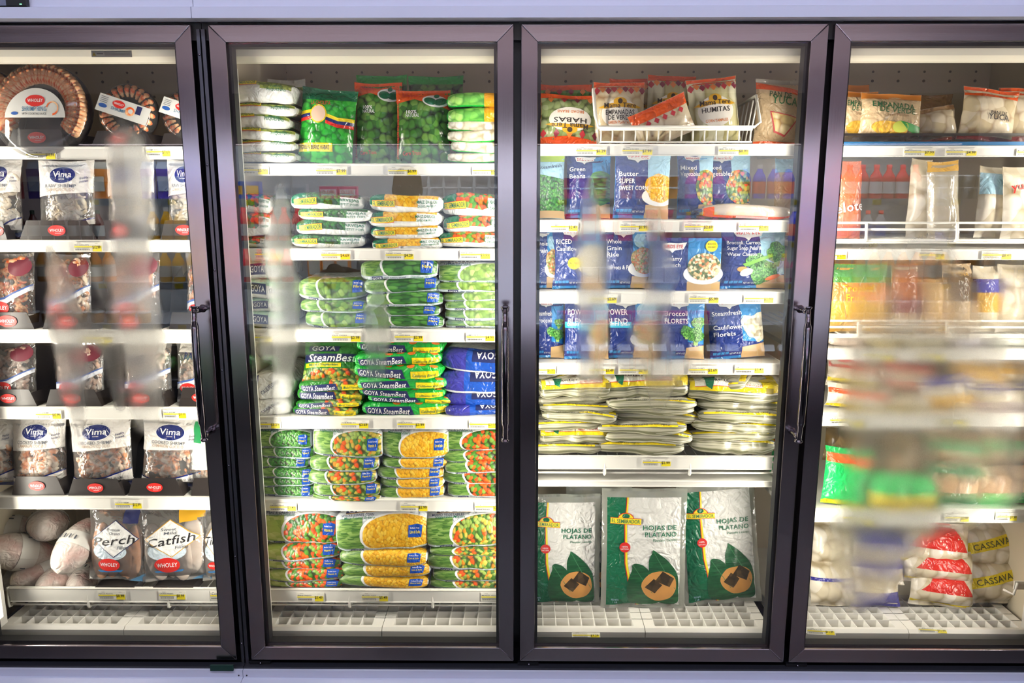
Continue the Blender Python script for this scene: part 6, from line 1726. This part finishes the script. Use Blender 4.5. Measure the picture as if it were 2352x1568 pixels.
TG = [ # x0 x1 y0 y1 price text where
 (58, 130, 344, 366, '$12.99', 'COOKED SHRIMP RING', 'under the large shrimp ring'), (334, 394, 338, 360, '$7.69', 'SHRIMP RING', 'by the fog streak, first door top shelf'),
 (168, 236, 556, 578, '$12.99', 'SEA SCALLOPS', 'on the second shelf of first door'), (196, 262, 766, 787, '$12.99', 'RAW SHRIMP', 'blurred by fog on the third shelf of first door'),
 (80, 142, 942, 962, '$12.99', 'RAW SHRIMP', 'first on the fourth shelf of first door'), (374, 430, 941, 961, '$19.99', 'RAW SHRIMP', 'by the handle on the fourth shelf of first door'),
 (262, 328, 1148, 1168, '$12.99', 'COOKED SHRIMP', 'on the fifth shelf of first door'), (224, 290, 1357, 1377, '$8.99', 'PERCH FILLETS', 'under the perch bag'), (364, 428, 1357, 1377, '$8.99', 'CATFISH FILLETS', 'under the catfish bag'), (482, 520, 1358, 1378, '$8.99', 'TILAPIA', 'cut by the frame beside the catfish'),
 (543, 618, 381, 401, '$5.99', 'HABAS PEQUENAS', 'under the white broad bean stack'), (724, 798, 382, 402, '$7.99', 'HABAS LA CHOLITA', 'under the ribboned green bag'), (890, 960, 383, 402, '$6.99', 'FROZEN HABAS', 'under the orange-topped bags, second door'), (1084, 1150, 382, 402, '$6.49', 'WHITE BEANS', 'under the white bean bags'),
 (583, 655, 575, 594, '$4.69', 'VEGETABLES', 'behind the fog streak on the second shelf'), (736, 806, 576, 596, '$4.69', 'PEAS ARVEJAS', 'under the petit pois stack'), (884, 952, 576, 596, '$4.29', 'SWEET CORN', 'under the green-ended corn stack'), (1056, 1128, 575, 595, '$3.99', 'PEAS & CARROTS', 'under the white peas and carrots stack'),
 (566, 628, 765, 785, '$6.99', 'CORN ON THE COB', 'under the corn cob packs'), (760, 830, 764, 785, '$2.99', 'CUT OKRA', 'under the okra stack'), (905, 974, 764, 784, '$2.99', 'CUT GREEN BEANS', 'under the green bean stack'), (1070, 1138, 764, 784, '$4.99', 'LIMA BEANS', 'under the lima bean stack'),
 (579, 645, 965, 984, '$3.29', 'CAULIFLOWER', 'under the white cauliflower bags'), (781, 848, 965, 984, '$2.69', 'STEAM MIXED VEG', 'under the dark green steam bags'), (911, 978, 965, 984, '$2.99', 'STEAM CALIFORNIA', 'under the bright green steam bags'), (1077, 1144, 965, 984, '$2.99', 'BROCCOLI FLORETS', 'under the blue broccoli bags'),
 (618, 682, 1155, 1174, '$3.49', 'GREEN PEAS', 'under the green pea stack'), (919, 984, 1154, 1174, '$2.99', 'WHOLE KERNEL CORN', 'under the fifth shelf corn stack'), (1090, 1155, 1154, 1174, '$2.99', 'PEAS & CARROTS', 'cut by the frame on the fifth shelf'),
 (681, 745, 1361, 1381, '$5.49', 'PEAS & CARROTS', 'under the large peas and carrots bags'), (829, 893, 1361, 1381, '$5.49', 'MIXED VEG', 'under the large corn bags'), (1104, 1168, 1361, 1381, '$5.49', 'MIXED VEG', 'cut by the frame on the bottom rail, second door'),
 (1322, 1394, 337, 356, '$6.29', 'MAMA TERE HABAS', 'under the broad bean bag, third door'), (1428, 1500, 337, 356, '$7.99', 'EMPANADAS DE VERDE', 'under the wire basket, near the empanadas'), (1650, 1721, 337, 356, '$8.99', 'MAMA TERE HUMITAS', 'under the far end of the wire basket'),
 (1264, 1328, 511, 531, '$2.49', 'STEAMFRESH PEAS', 'under the green bean bag of third door'), (1423, 1490, 511, 531, '$1.99', 'STEAMFRESH CORN', 'under the butter corn bag'), (1571, 1640, 511, 531, '$2.69', 'STEAMFRESH VEG', 'under the blue mixed vegetable bags'), (1697, 1767, 511, 531, '$2.49', 'RICED CAULI', 'under the lying orange-edged bag'),
 (1350, 1418, 676, 696, '$2.69', 'WHOLE GRAIN RICE', 'next to the fog streak on the third shelf'), (1582, 1652, 676, 696, '$5.99', 'CREAMY SPINACH', 'under the spinach carton'), (1709, 1778, 676, 696, '$2.99', 'BROCCOLI CARROTS', 'under the snap peas bag'),
 (1218, 1277, 841, 859, '$1.99', 'BROCCOLI', 'cut by the frame on the fourth shelf, third door'), (1352, 1412, 841, 859, '$3.49', 'POWER BLEND', 'behind the fog on the fourth shelf'), (1422, 1490, 841, 859, '$2.49', 'QUINOA & SPINACH', 'under the tomato power blend bag'), (1581, 1650, 840, 859, '$2.69', 'BROCCOLI FLORETS', 'under the broccoli florets bag'), (1688, 1756, 838, 858, '$3.49', 'CAULIFLOWER', 'under the tilted cauliflower bag'),
 (1475, 1542, 1053, 1071, '$2.99', 'BANANA LEAVES', 'on the wire shelf rail under the leaf packs'),
 (2076, 2148, 341, 358, '$7.99', 'EMPANADAS', 'under the tan empanada bag, fogged door'), (2172, 2244, 341, 358, '$4.99', 'PAN DE YUCA', 'under the crumpled clear bag, fogged door'), (2336, 2400, 341, 358, '$6.49', 'PAN', 'cut by the picture edge, top shelf of fogged door'),
 (1880, 1944, 578, 596, '$16.99', 'SHRIMP', 'beside the frame on the fogged door'), (2110, 2170, 576, 596, '$7.49', 'FRUIT', 'in the middle of the fogged door'), (2256, 2324, 576, 596, '$8.49', 'CASSAVA FROZEN', 'near the picture edge on the fogged door'),
 (1980, 2044, 806, 824, '$6.99', 'YUCA', 'fogged on the fourth rail'), (2100, 2160, 806, 824, '$6.99', 'YUCA', 'fogged further along the fourth rail'),
 (1905, 1976, 956, 974, '$5.99', 'YUCA', 'blurred beside the frame, under the red-topped bags'), (2146, 2212, 956, 974, '$5.99', 'MALANGA', 'blurred in the middle, under the gold bags'),
 (1935, 1998, 1180, 1198, '$6.99', 'NAME', 'blurred under the green bags'), (2170, 2226, 1180, 1198, '$7.99', 'YAUTIA', 'blurred under the root vegetable bags'), (2288, 2336, 1178, 1196, '$7.99', 'YAUTIA', 'near the picture edge under the root bags')]
for i, t in enumerate(TG): price_tag(i, *t[:6], 'price tag reading %s %s' % (t[4], t[6]))
ys = .0485
price_tag(90, 1314, 1379, 1453, 1466, '$3.29', 'HOJAS DE PLATANO', 'price tag reading $3.29 on the black sill of third door', Y=ys, rx=-.9)
price_tag(91, 1856, 1920, 1442, 1456, '$11.99', 'CASSAVA', 'price tag reading $11.99 on the sill beside the frame', Y=ys, rot=.05, rx=-.9)
price_tag(92, 2112, 2178, 1440, 1452, '$11.99', 'CASSAVA', 'price tag reading $11.99 on the sill under the red triangle sacks', Y=ys, rot=.05, rx=-.9)

# ---------------------------------------------------------------- condensation on the inside of the glass
def fog(di, strokes, blobs=(), g=.006):
    """strokes: chains of (px, py, half width px, density); laid on the pane itself"""
    x0, x1 = DOORS[di][0] + FW, DOORS[di][1] - FW
    z0, z1 = ZB + FW, ZT - FW
    nx, nz = int((x1 - x0) / g), int((z1 - z0) / g)
    X, Z = np.meshgrid(np.linspace(x0, x1, nx + 1), np.linspace(z0, z1, nz + 1))
    D = np.zeros_like(X)
    wv = waves(di + 3, 9, 15, 120)
    Wb = 1 + .35 * wv(X, Z) * 2
    for st in strokes:
        for (a, b) in zip(st[:-1], st[1:]):
            (ax, az), (bx, bz) = at(a[0], a[1], .013), at(b[0], b[1], .013)
            dx, dz = bx - ax, bz - az
            t = np.clip(((X - ax) * dx + (Z - az) * dz) / (dx * dx + dz * dz + 1e-9), 0, 1)
            wd = (a[2] + (b[2] - a[2]) * t) * .00118
            den = a[3] + (b[3] - a[3]) * t
            d = np.hypot(X - ax - t * dx, Z - az - t * dz) / (wd * Wb)
            D = np.maximum(D, den * np.clip((1.25 - d) / .5, 0, 1) ** 1.0)
    D = np.clip(D, 0, 1)
    nv = X.size
    keep = D.ravel() > .003
    V, F, dens = [], [], []
    idx = -np.ones(nv, int)
    W = nx + 1
    for j in range(nz):
        for i in range(nx):
            q = (j * W + i, j * W + i + 1, (j + 1) * W + i + 1, (j + 1) * W + i)
            if keep[list(q)].any():
                for k in q:
                    if idx[k] < 0: idx[k] = len(V); V.append((X.ravel()[k], .0135, Z.ravel()[k])); dens.append(D.ravel()[k])
                F.append([idx[k] for k in q])
    me = bpy.data.meshes.new('condensation'); me.from_pydata(V, [], F); me.materials.append(FOG)
    at_ = me.attributes.new('fog_amount', 'FLOAT', 'POINT'); at_.data.foreach_set('value', np.array(dens, dtype=np.float32))
    o = bpy.data.objects.new('condensation', me); link(o, DOOR_OBJ[di]); o['kind'] = 'stuff'
    return o
fog(0, [[(280, 285, 10, .2), (285, 320, 26, .8), (295, 345, 38, 1), (297, 500, 50, 1), (302, 560, 46, 1), (300, 640, 58, 1), (310, 720, 56, .9), (320, 800, 44, 1), (330, 880, 40, .9), (335, 960, 30, .5)],
        [(112, 570, 8, .6), (125, 620, 24, .9), (145, 720, 38, .9), (160, 790, 36, .9), (165, 900, 32, .9), (178, 960, 22, .6), (182, 1040, 16, .25)],
        [(130, 765, 20, .8), (240, 775, 20, .8), (360, 770, 20, .8)], [(225, 750, 40, .5), (262, 820, 22, .5), (275, 930, 12, .6)], [(355, 900, 12, .7), (370, 930, 8, .5)]])
fog(1, [[(645, 425, 8, .3), (645, 470, 18, .9), (640, 560, 30, 1), (652, 660, 36, 1), (655, 800, 34, .95), (650, 880, 26, .8), (650, 955, 18, .4)],
        [(868, 660, 10, .3), (868, 720, 24, .8), (865, 800, 26, .8), (862, 870, 16, .4)], [(620, 800, 30, .6), (720, 800, 16, .3)], [(830, 600, 3, .3), (845, 660, 8, .3)],
        [(740, 930, 26, .25), (800, 1010, 20, .2)], [(810, 1380, 40, .15), (860, 1385, 20, .1)]])
fog(2, [[(1353, 410, 6, .7), (1354, 470, 18, 1), (1358, 560, 34, 1), (1362, 640, 36, 1), (1360, 760, 32, 1), (1358, 850, 32, .8), (1350, 905, 22, .4)],
        [(1496, 495, 12, .5), (1512, 560, 24, .9), (1525, 640, 26, .9), (1495, 740, 40, .9), (1500, 800, 44, .85), (1520, 870, 38, .7), (1510, 930, 20, .3)], [(1440, 830, 24, .5), (1560, 840, 24, .6)]])
fog(3, [[(1985, 560, 30, .25), (2010, 640, 60, .55), (2040, 740, 90, .8), (2050, 860, 130, .95), (2060, 1000, 140, 1), (2060, 1120, 140, 1), (2010, 1240, 100, .9), (1985, 1330, 70, .8), (1975, 1370, 40, .5)],
        [(2120, 520, 50, .2), (2150, 640, 70, .6), (2170, 740, 100, .8), (2190, 860, 140, .9), (2210, 1000, 140, .9), (2230, 1100, 110, .6), (2200, 1170, 80, .4)],
        [(2300, 560, 40, .2), (2300, 700, 60, .5), (2330, 820, 60, .5), (2330, 900, 60, .5), (2340, 1000, 40, .3)], [(2000, 1180, 60, .8), (2180, 1180, 60, .5)], [(2060, 1330, 60, .3), (2100, 1400, 30, .0)]])
# ---------------------------------------------------------------- the open dairy cooler across the aisle, seen mirrored in the glass
YO = -3.02                                   # its front
opp = tag(empty('open_cooler', (0, YO, 0)), 'open white dairy cooler across the aisle, mirrored in the door glass', 'cooler')
def Q(m, name, bevel=0):
    o = m.build(name, opp); o.matrix_parent_inverse = Matrix.Translation(-Vector(opp.location)); return o
SZ = [1.60, 1.325, 1.05, .77]
m = MB(); m.box(-2.9, 2.9, YO - .75, YO - .70, .05, 2.25, plain('c8ccd0', .5)); Q(m, 'back_panel')
m = MB(); m.box(-2.9, 2.9, YO - .75, YO + .03, 2.02, 2.25, plain('8a8480', .4)); m.box(-2.9, 2.9, YO - .75, YO + .12, 0, .42, plain('26262c', .4)); m.box(-2.9, 2.9, YO + .12, YO + .14, .30, .42, plain('6a6c74', .4)); Q(m, 'body')
for z in SZ:
    m = MB(); m.box(-2.88, 2.88, YO - .66, YO - .02, z - .02, z, plain('dfe4ea', .4)); m.box(-2.88, 2.88, YO - .02, YO - .012, z - .045, z + .002, plain('cfe0ee', .4))
    for k in range(34): m.box(-2.8 + k * .17, -2.745 + k * .17, YO - .012, YO - .0105, z - .038, z - .006, TAGW if k % 3 else TAGY)
    Q(m, 'shelf')
m = MB(); m.box(-2.8, 2.8, YO - .06, YO - .03, 1.995, 2.018, emit((.86, .92, 1.0), 9.0)); Q(m, 'lamp')
m = MB(); m.box(-2.9, 2.9, YO + .04, YO + .055, 1.93, 2.25, plain('6a5c5c', .4)); Q(m, 'valance')  # unseen board added to keep the lamp's bright line out of the door glass
area('cooler_light', (0, YO + .02, 1.97), (R(-38), 0, 0), 5.6, .10, 120, (.86, .92, 1.0))
for z in SZ[:3]:
    area('cooler_shelf_light', (0, YO - .03, z - .048), (R(-38), 0, 0), 5.6, .02, 42, (.86, .92, 1.0))
def bottle_mesh(h, r, liquid, cap, lab, shape=0):
    m = MB()
    m.lathe([(0, 0), (r * .9, 0), (r, .008), (r, h * .58), (r * .82, h * .68), (r * .42, h * .82), (r * .36, h * .88), (0, h * .88)], liquid, 12)
    m.lathe([(r * .40, h * .87), (r * .42, h * .99), (0, h)], cap, 10)
    m.lathe([(r * 1.015, h * .15), (r * 1.015, h * .50)], lab, 12)
    return m.mesh('juice_bottle')
def carton_mesh(w, h, d, c1, c2, gable=True, word=None):
    m = MB(); m.box(-w / 2, w / 2, -d / 2, d / 2, 0, h * .8, c1)
    if gable: m.sweepx([(-d / 2, h * .8), (0, h * .97), (0, h), (.003, h), (.003, h * .97), (d / 2, h * .8)], -w / 2, w / 2, c2)
    m.box(-w * .42, w * .42, d / 2, d / 2 + .001, h * .2, h * .6, c2)
    if word:
        A = Art(); A.text(word, 0, h * .4, h * .22, I_RED, 1, width=w * .7, bold=.05)
        A.to(m, lambda u, v: np.stack([-u, u * 0 + d / 2 + .0015, v], -1), .5)
    return m.mesh('carton')
def tub_mesh(r, h, c1, c2):
    m = MB(); m.lathe([(0, 0), (r * .82, 0), (r, h * .88)], c1, 14); m.lathe([(r * 1.05, h * .86), (r * 1.05, h), (0, h)], c2, 14)
    return m.mesh('yogurt_tub')
C = lambda c, r=.35: plain(c, r)
area('wall_wash_light', (0, YO - .55, 2.30), (R(152), 0, 0), 5.6, .10, 25, (.97, .90, .93))  # added unseen light: brightens the wall mirrored in the door frame tops
B_OR = bottle_mesh(.23, .040, C('f0921c', .15), C('f2f2f2'), C('f6f0e0'))
B_YE = bottle_mesh(.22, .040, C('e0a81c', .15), C('f4f4f4'), C('f6f0e0'))
B_RD = bottle_mesh(.22, .042, C('c81c2c', .15), C('d82838'), C('f0e8e8'))
B_DK = bottle_mesh(.20, .034, C('5a1c1c', .15), C('18382a'), C('e8ece4'))
B_BL = bottle_mesh(.22, .044, C('2838b8', .15), C('f4f4f4'), C('d8504a'))
B_WH = bottle_mesh(.20, .038, C('eef0f4', .25), C('d83a2c'), C('5a74c8'))
B_PK = bottle_mesh(.19, .040, C('e88ab0', .2), C('e8c020'), C('f4e8f0'))
T_WH, T_PK, T_BL, T_OR = tub_mesh(.045, .075, C('eceef2'), C('f6f6f6')), tub_mesh(.045, .07, C('e05a88'), C('f0f0f4')), tub_mesh(.045, .07, C('4a5ac8'), C('f0f0f4')), tub_mesh(.045, .075, C('f2a83c'), C('f6f6f6'))
K_RD = carton_mesh(.09, .22, .07, C('c82030'), C('e8ecf4')); K_PU = carton_mesh(.09, .24, .07, C('5848b8'), C('c8d8f4')); K_BL = carton_mesh(.095, .14, .06, C('1c5ac0'), C('f0b020'), False)
K_WH = carton_mesh(.10, .12, .07, C('e8ecf0'), C('b8c4d0'), False); K_PKB = carton_mesh(.12, .10, .06, C('e0588c'), C('f4f0f4'), False, 'JELLO'); K_OR = carton_mesh(.09, .24, .07, C('f08a1c'), C('f4f0e0'))
HEAD = MB(); HEAD.ball((0, 0, .07), .075, .07, .07, veg('lettuce', ['3f8a30', '5aa840', '2f6a24', '78c050'], .02, gap='163a10', lump=1), 14, 10); HEADM = HEAD.mesh('lettuce')
MIR = lambda px: -((px - 1190) / 1750.) * 5.0 * -1
def row(px0, px1, z, me, name, step, lab, cat, y=-.10, up=0, tiers=1, th=.08):
    """px0..px1: where the mirror image of the row appears in the doors"""
    xa, xb = (px0 - 1190) / 1750. * 5.05, (px1 - 1190) / 1750. * 5.05
    n = max(1, int((xb - xa) / step)); rnd = random.Random(int(px0))
    for i in range(n):
        for t in range(tiers):
            o = bpy.data.objects.new(name, me); link(o); o.location = (xa + (i + .5) * step, YO + y + rnd.uniform(-.01, .01), z + .001 + t * th); tag(o, lab, cat, 'mirrored row: ' + lab)
s0, s1, s2, s3 = SZ
row(70, 215, s0, K_PU, 'carton', .095, 'purple juice carton mirrored in the first door', 'carton')
row(-20, 65, s0, K_RD, 'carton', .095, 'red carton mirrored at the edge of the first door', 'carton')
row(215, 262, s0, K_OR, 'carton', .092, 'orange juice carton mirrored in the first door', 'carton')
row(330, 500, s0, K_PU, 'carton', .10, 'purple carton mirrored beside the first handle', 'carton')
row(20, 260, s1, B_DK, 'juice_bottle', .088, 'dark juice bottle with a white label mirrored in the first door', 'bottle')
row(330, 440, s1, B_YE, 'juice_bottle', .09, 'amber juice bottle mirrored beside the first handle', 'bottle')
row(60, 250, s2, B_OR, 'juice_bottle', .09, 'orange juice bottle mirrored in the first door, third row', 'bottle')
row(350, 500, s2, B_YE, 'juice_bottle', .09, 'yellow juice bottle mirrored behind the first frame', 'bottle')
row(530, 630, s0, K_BL, 'carton', .10, 'blue drink pack mirrored in the second door', 'carton')
row(635, 720, s0, K_WH, 'carton', .105, 'white pudding pack mirrored in the second door', 'carton')
row(735, 850, s0, K_PKB, 'carton', .125, 'pink gelatin pack mirrored in the second door', 'carton')
row(950, 1160, s0, T_WH, 'yogurt_tub', .10, 'white yogurt tub mirrored in the second door', 'tub', tiers=2, th=.077)
row(540, 700, s1, B_RD, 'juice_bottle', .09, 'red drink bottle mirrored in the second door', 'bottle')
row(700, 830, s2, K_OR, 'carton', .095, 'orange carton mirrored in the second door, third row', 'carton')
row(1290, 1420, s0, T_PK, 'yogurt_tub', .10, 'pink yogurt tub mirrored in the third door', 'tub', tiers=2, th=.072)
row(1420, 1570, s0, T_OR, 'yogurt_tub', .10, 'orange yogurt tub mirrored in the third door', 'tub', tiers=2, th=.077)
row(1570, 1690, s0, B_PK, 'juice_bottle', .09, 'pink drink bottle mirrored above the snap peas bag', 'bottle')
row(1690, 1850, s0, B_BL, 'juice_bottle', .095, 'deep blue bottle mirrored in the third door', 'bottle')
row(1480, 1560, s1, T_PK, 'yogurt_tub', .10, 'pink dip tub mirrored in the third door, second row', 'tub', tiers=3, th=.072)
row(1565, 1800, s1, B_PK, 'juice_bottle', .09, 'pink milk bottle with yellow cap mirrored in the third door', 'bottle')
row(1900, 2110, s0, B_RD, 'juice_bottle', .085, 'red creamer bottle mirrored in the fogged door', 'bottle')
row(2110, 2380, s0, T_WH, 'yogurt_tub', .085, 'small white cup mirrored in the fogged door', 'tub', tiers=2, th=.077)
row(1920, 2040, s1, B_WH, 'juice_bottle', .085, 'white creamer bottle with red cap mirrored in the fogged door', 'bottle')
row(2150, 2380, s1, T_BL, 'yogurt_tub', .10, 'blue tub mirrored in the fogged door', 'tub')
row(1900, 2300, s2, B_OR, 'juice_bottle', .095, 'orange bottle mirrored in the fogged door, third row', 'bottle')
row(1300, 1750, s2, K_WH, 'carton', .11, 'white pack mirrored in the third door, third row', 'carton')
row(340, 640, .425, HEADM, 'lettuce', .14, 'green lettuce head mirrored low in the first two doors', 'lettuce', y=.0)
row(1290, 1900, .425, K_RD, 'carton', .12, 'red carton mirrored low between third and fourth doors', 'carton', y=.0)
row(960, 1160, s1, T_OR, 'yogurt_tub', .10, 'orange tub mirrored behind the carrot bags', 'tub')
row(1290, 1470, s1, K_RD, 'carton', .12, 'red carton mirrored in the third door, second row', 'carton')
row(1810, 1900, s1, B_BL, 'juice_bottle', .095, 'blue bottle mirrored by the third handle, second row', 'bottle')
row(2045, 2145, s1, T_WH, 'yogurt_tub', .10, 'white tub mirrored in the fogged door, second row', 'tub')
row(540, 690, s2, B_RD, 'juice_bottle', .09, 'red bottle mirrored in the second door, third row', 'bottle')
row(1760, 1890, s2, B_PK, 'juice_bottle', .09, 'pink bottle mirrored by the third handle, third row', 'bottle')
row(2305, 2400, s2, K_BL, 'carton', .10, 'blue pack mirrored at the picture edge, third row', 'carton')
row(1280, 1660, s3, K_PKB, 'carton', .13, 'pink pack mirrored low in the third door', 'carton')
row(1900, 2400, s3, T_WH, 'yogurt_tub', .10, 'white tub mirrored low in the fogged door', 'tub', tiers=2, th=.077)
row(20, 330, s3, T_OR, 'yogurt_tub', .11, 'orange tub mirrored low in the first door', 'tub')

# ---------------------------------------------------------------- shopper, seen only mirrored in the second door
SKINM = plain('5a3826', .45, noise=.08, scale=20); SHIRT = plain('9aa8c4', .8, noise=.05); TROUS = plain('2c3040', .8); HAIR = plain('14100e', .8); SHOE = plain('1c1c1e', .5)
def skinned(name, verts, edges, radii, mat, parent, root=0, sub=2):
    me = bpy.data.meshes.new(name); me.from_pydata(verts, edges, []); me.materials.append(mat)
    o = bpy.data.objects.new(name, me); link(o, parent)
    md = o.modifiers.new('skin', 'SKIN'); md.use_smooth_shade = True
    for i, r in enumerate(radii):
        v = me.skin_vertices[0].data[i]; v.radius = (r, r) if not isinstance(r, tuple) else r; v.use_root = (i == root)
    s = o.modifiers.new('sub', 'SUBSURF'); s.levels = s.render_levels = sub
    return o
px_, py_ = -.62, -2.32
pr = tag(empty('person', (px_, py_, 0)), 'person in a light blue shirt reaching out, mirrored in the second door', 'person')
# body: one continuous figure from ankles to crown
V = [(0, 0, .95), (0, 0, 1.12), (0, 0, 1.30), (0, 0, 1.43), (0, .01, 1.50), (0, .015, 1.55),
     (.10, 0, .90), (.11, .02, .50), (.11, -.01, .09), (.12, .12, .04),
     (-.10, 0, .90), (-.11, .02, .50), (-.11, -.01, .09), (-.12, .12, .04),
     (.17, 0, 1.40), (.22, .0, 1.13), (.20, .12, .92),
     (-.17, 0, 1.40), (-.26, .04, 1.16), (-.34, .24, 1.22)]
E = [(0, 1), (1, 2), (2, 3), (3, 4), (4, 5), (0, 6), (6, 7), (7, 8), (8, 9), (0, 10), (10, 11), (11, 12), (12, 13), (3, 14), (14, 15), (15, 16), (3, 17), (17, 18), (18, 19)]
rad = [(.155, .11), (.135, .10), (.15, .11), (.10, .08), .055, .055, (.085, .085), .058, .04, (.045, .03), (.085, .085), .058, .04, (.045, .03), .060, .045, .030, .060, .045, .030]
body = skinned('body', V, E, rad, SKINM, pr)
shirt = skinned('shirt', [V[i] for i in (0, 1, 2, 3, 14, 15, 17, 18)] , [(0, 1), (1, 2), (2, 3), (3, 4), (4, 5), (3, 6), (6, 7)], [(.175, .13), (.155, .12), (.17, .13), (.115, .095), .075, .062, .075, .062], SHIRT, pr)
skinned('trousers', [V[i] for i in (0, 6, 7, 8, 10, 11, 12)], [(0, 1), (1, 2), (2, 3), (0, 4), (4, 5), (5, 6)], [(.165, .12), (.10, .10), .075, .058, (.10, .10), .075, .058], TROUS, pr)
m = MB()
nu, nv = 20, 16; V = []
for j in range(nv + 1):
    t = math.pi * j / nv
    for i in range(nu):
        a = 2 * math.pi * i / nu
        z = math.cos(t); r = math.sin(t)
        x, y = r * math.cos(a) * .076, r * math.sin(a) * .094
        if z < 0: x *= 1 + .28 * z; y *= 1 + .12 * z
        front = max(0, math.sin(a)) ** 6
        nose = math.exp(-((z + .08) / .13) ** 2) * max(0, math.sin(a)) ** 40 * .020
        eye = -math.exp(-((z - .10) / .09) ** 2) * (math.exp(-((a - 1.22) / .16) ** 2) + math.exp(-((a - 1.92) / .16) ** 2)) * .008
        lip = math.exp(-((z + .42) / .06) ** 2) * max(0, math.sin(a)) ** 20 * .006
        V.append((x, y + nose + eye + lip, 1.655 + z * .115))
m.add(V, [(j * nu + i, (j + 1) * nu + i, (j + 1) * nu + (i + 1) % nu, j * nu + (i + 1) % nu) for j in range(nv) for i in range(nu)], SKINM, True)
for s in (-1, 1): m.ball((s * .077, -.005, 1.65), .010, .018, .030, SKINM, 10, 8)
head = m.build('head', pr)
m = MB()
for s in (-1, 1): m.ball((s * .028, .083, 1.668), .012, .008, .007, plain('e8e4e0', .2), 10, 6); m.ball((s * .028, .0895, 1.668), .005, .004, .005, I_BLACK, 8, 6)
m.build('eyes', head)
m = MB(); m.ball((0, -.012, 1.685), .081, .094, .098, HAIR, 18, 12, Matrix.Rotation(.25, 3, 'X')); m.build('hair', head)
def hand(c, M, s):
    m = MB(); c = Vector(c)
    def tb(pts, rs): m.tube([c + M @ Vector(p) for p in pts], rs, SKINM, 8)
    tb([(0, 0, 0), (0, .03, 0), (0, .07, 0), (0, .09, -.002)], [.026, .036, .038, .030])
    for k, (x, l) in enumerate(((-.030, .066), (-.010, .076), (.010, .071), (.029, .056))):
        tb([(x, .08, 0), (x * 1.1, .08 + l * .45, -.004), (x * 1.12, .08 + l * .78, -.014), (x * 1.12, .08 + l, -.028)], [.0095, .009, .008, .006])
    tb([(-.026 * s, .02, 0), (-.052 * s, .05, -.008), (-.060 * s, .078, -.014)], [.013, .0105, .008])
    m.build('hand', pr)
hand((.20, .12, .92), Matrix.Rotation(-1.0, 3, 'X'), 1); hand((-.34, .24, 1.22), Matrix.Rotation(.1, 3, 'X') @ Matrix.Rotation(.3, 3, 'Z'), -1)
for s in (-1, 1):
    m = MB(); m.ball((s * .115, .06, .045), .05, .14, .045, SHOE, 14, 8); m.build('shoe', pr)
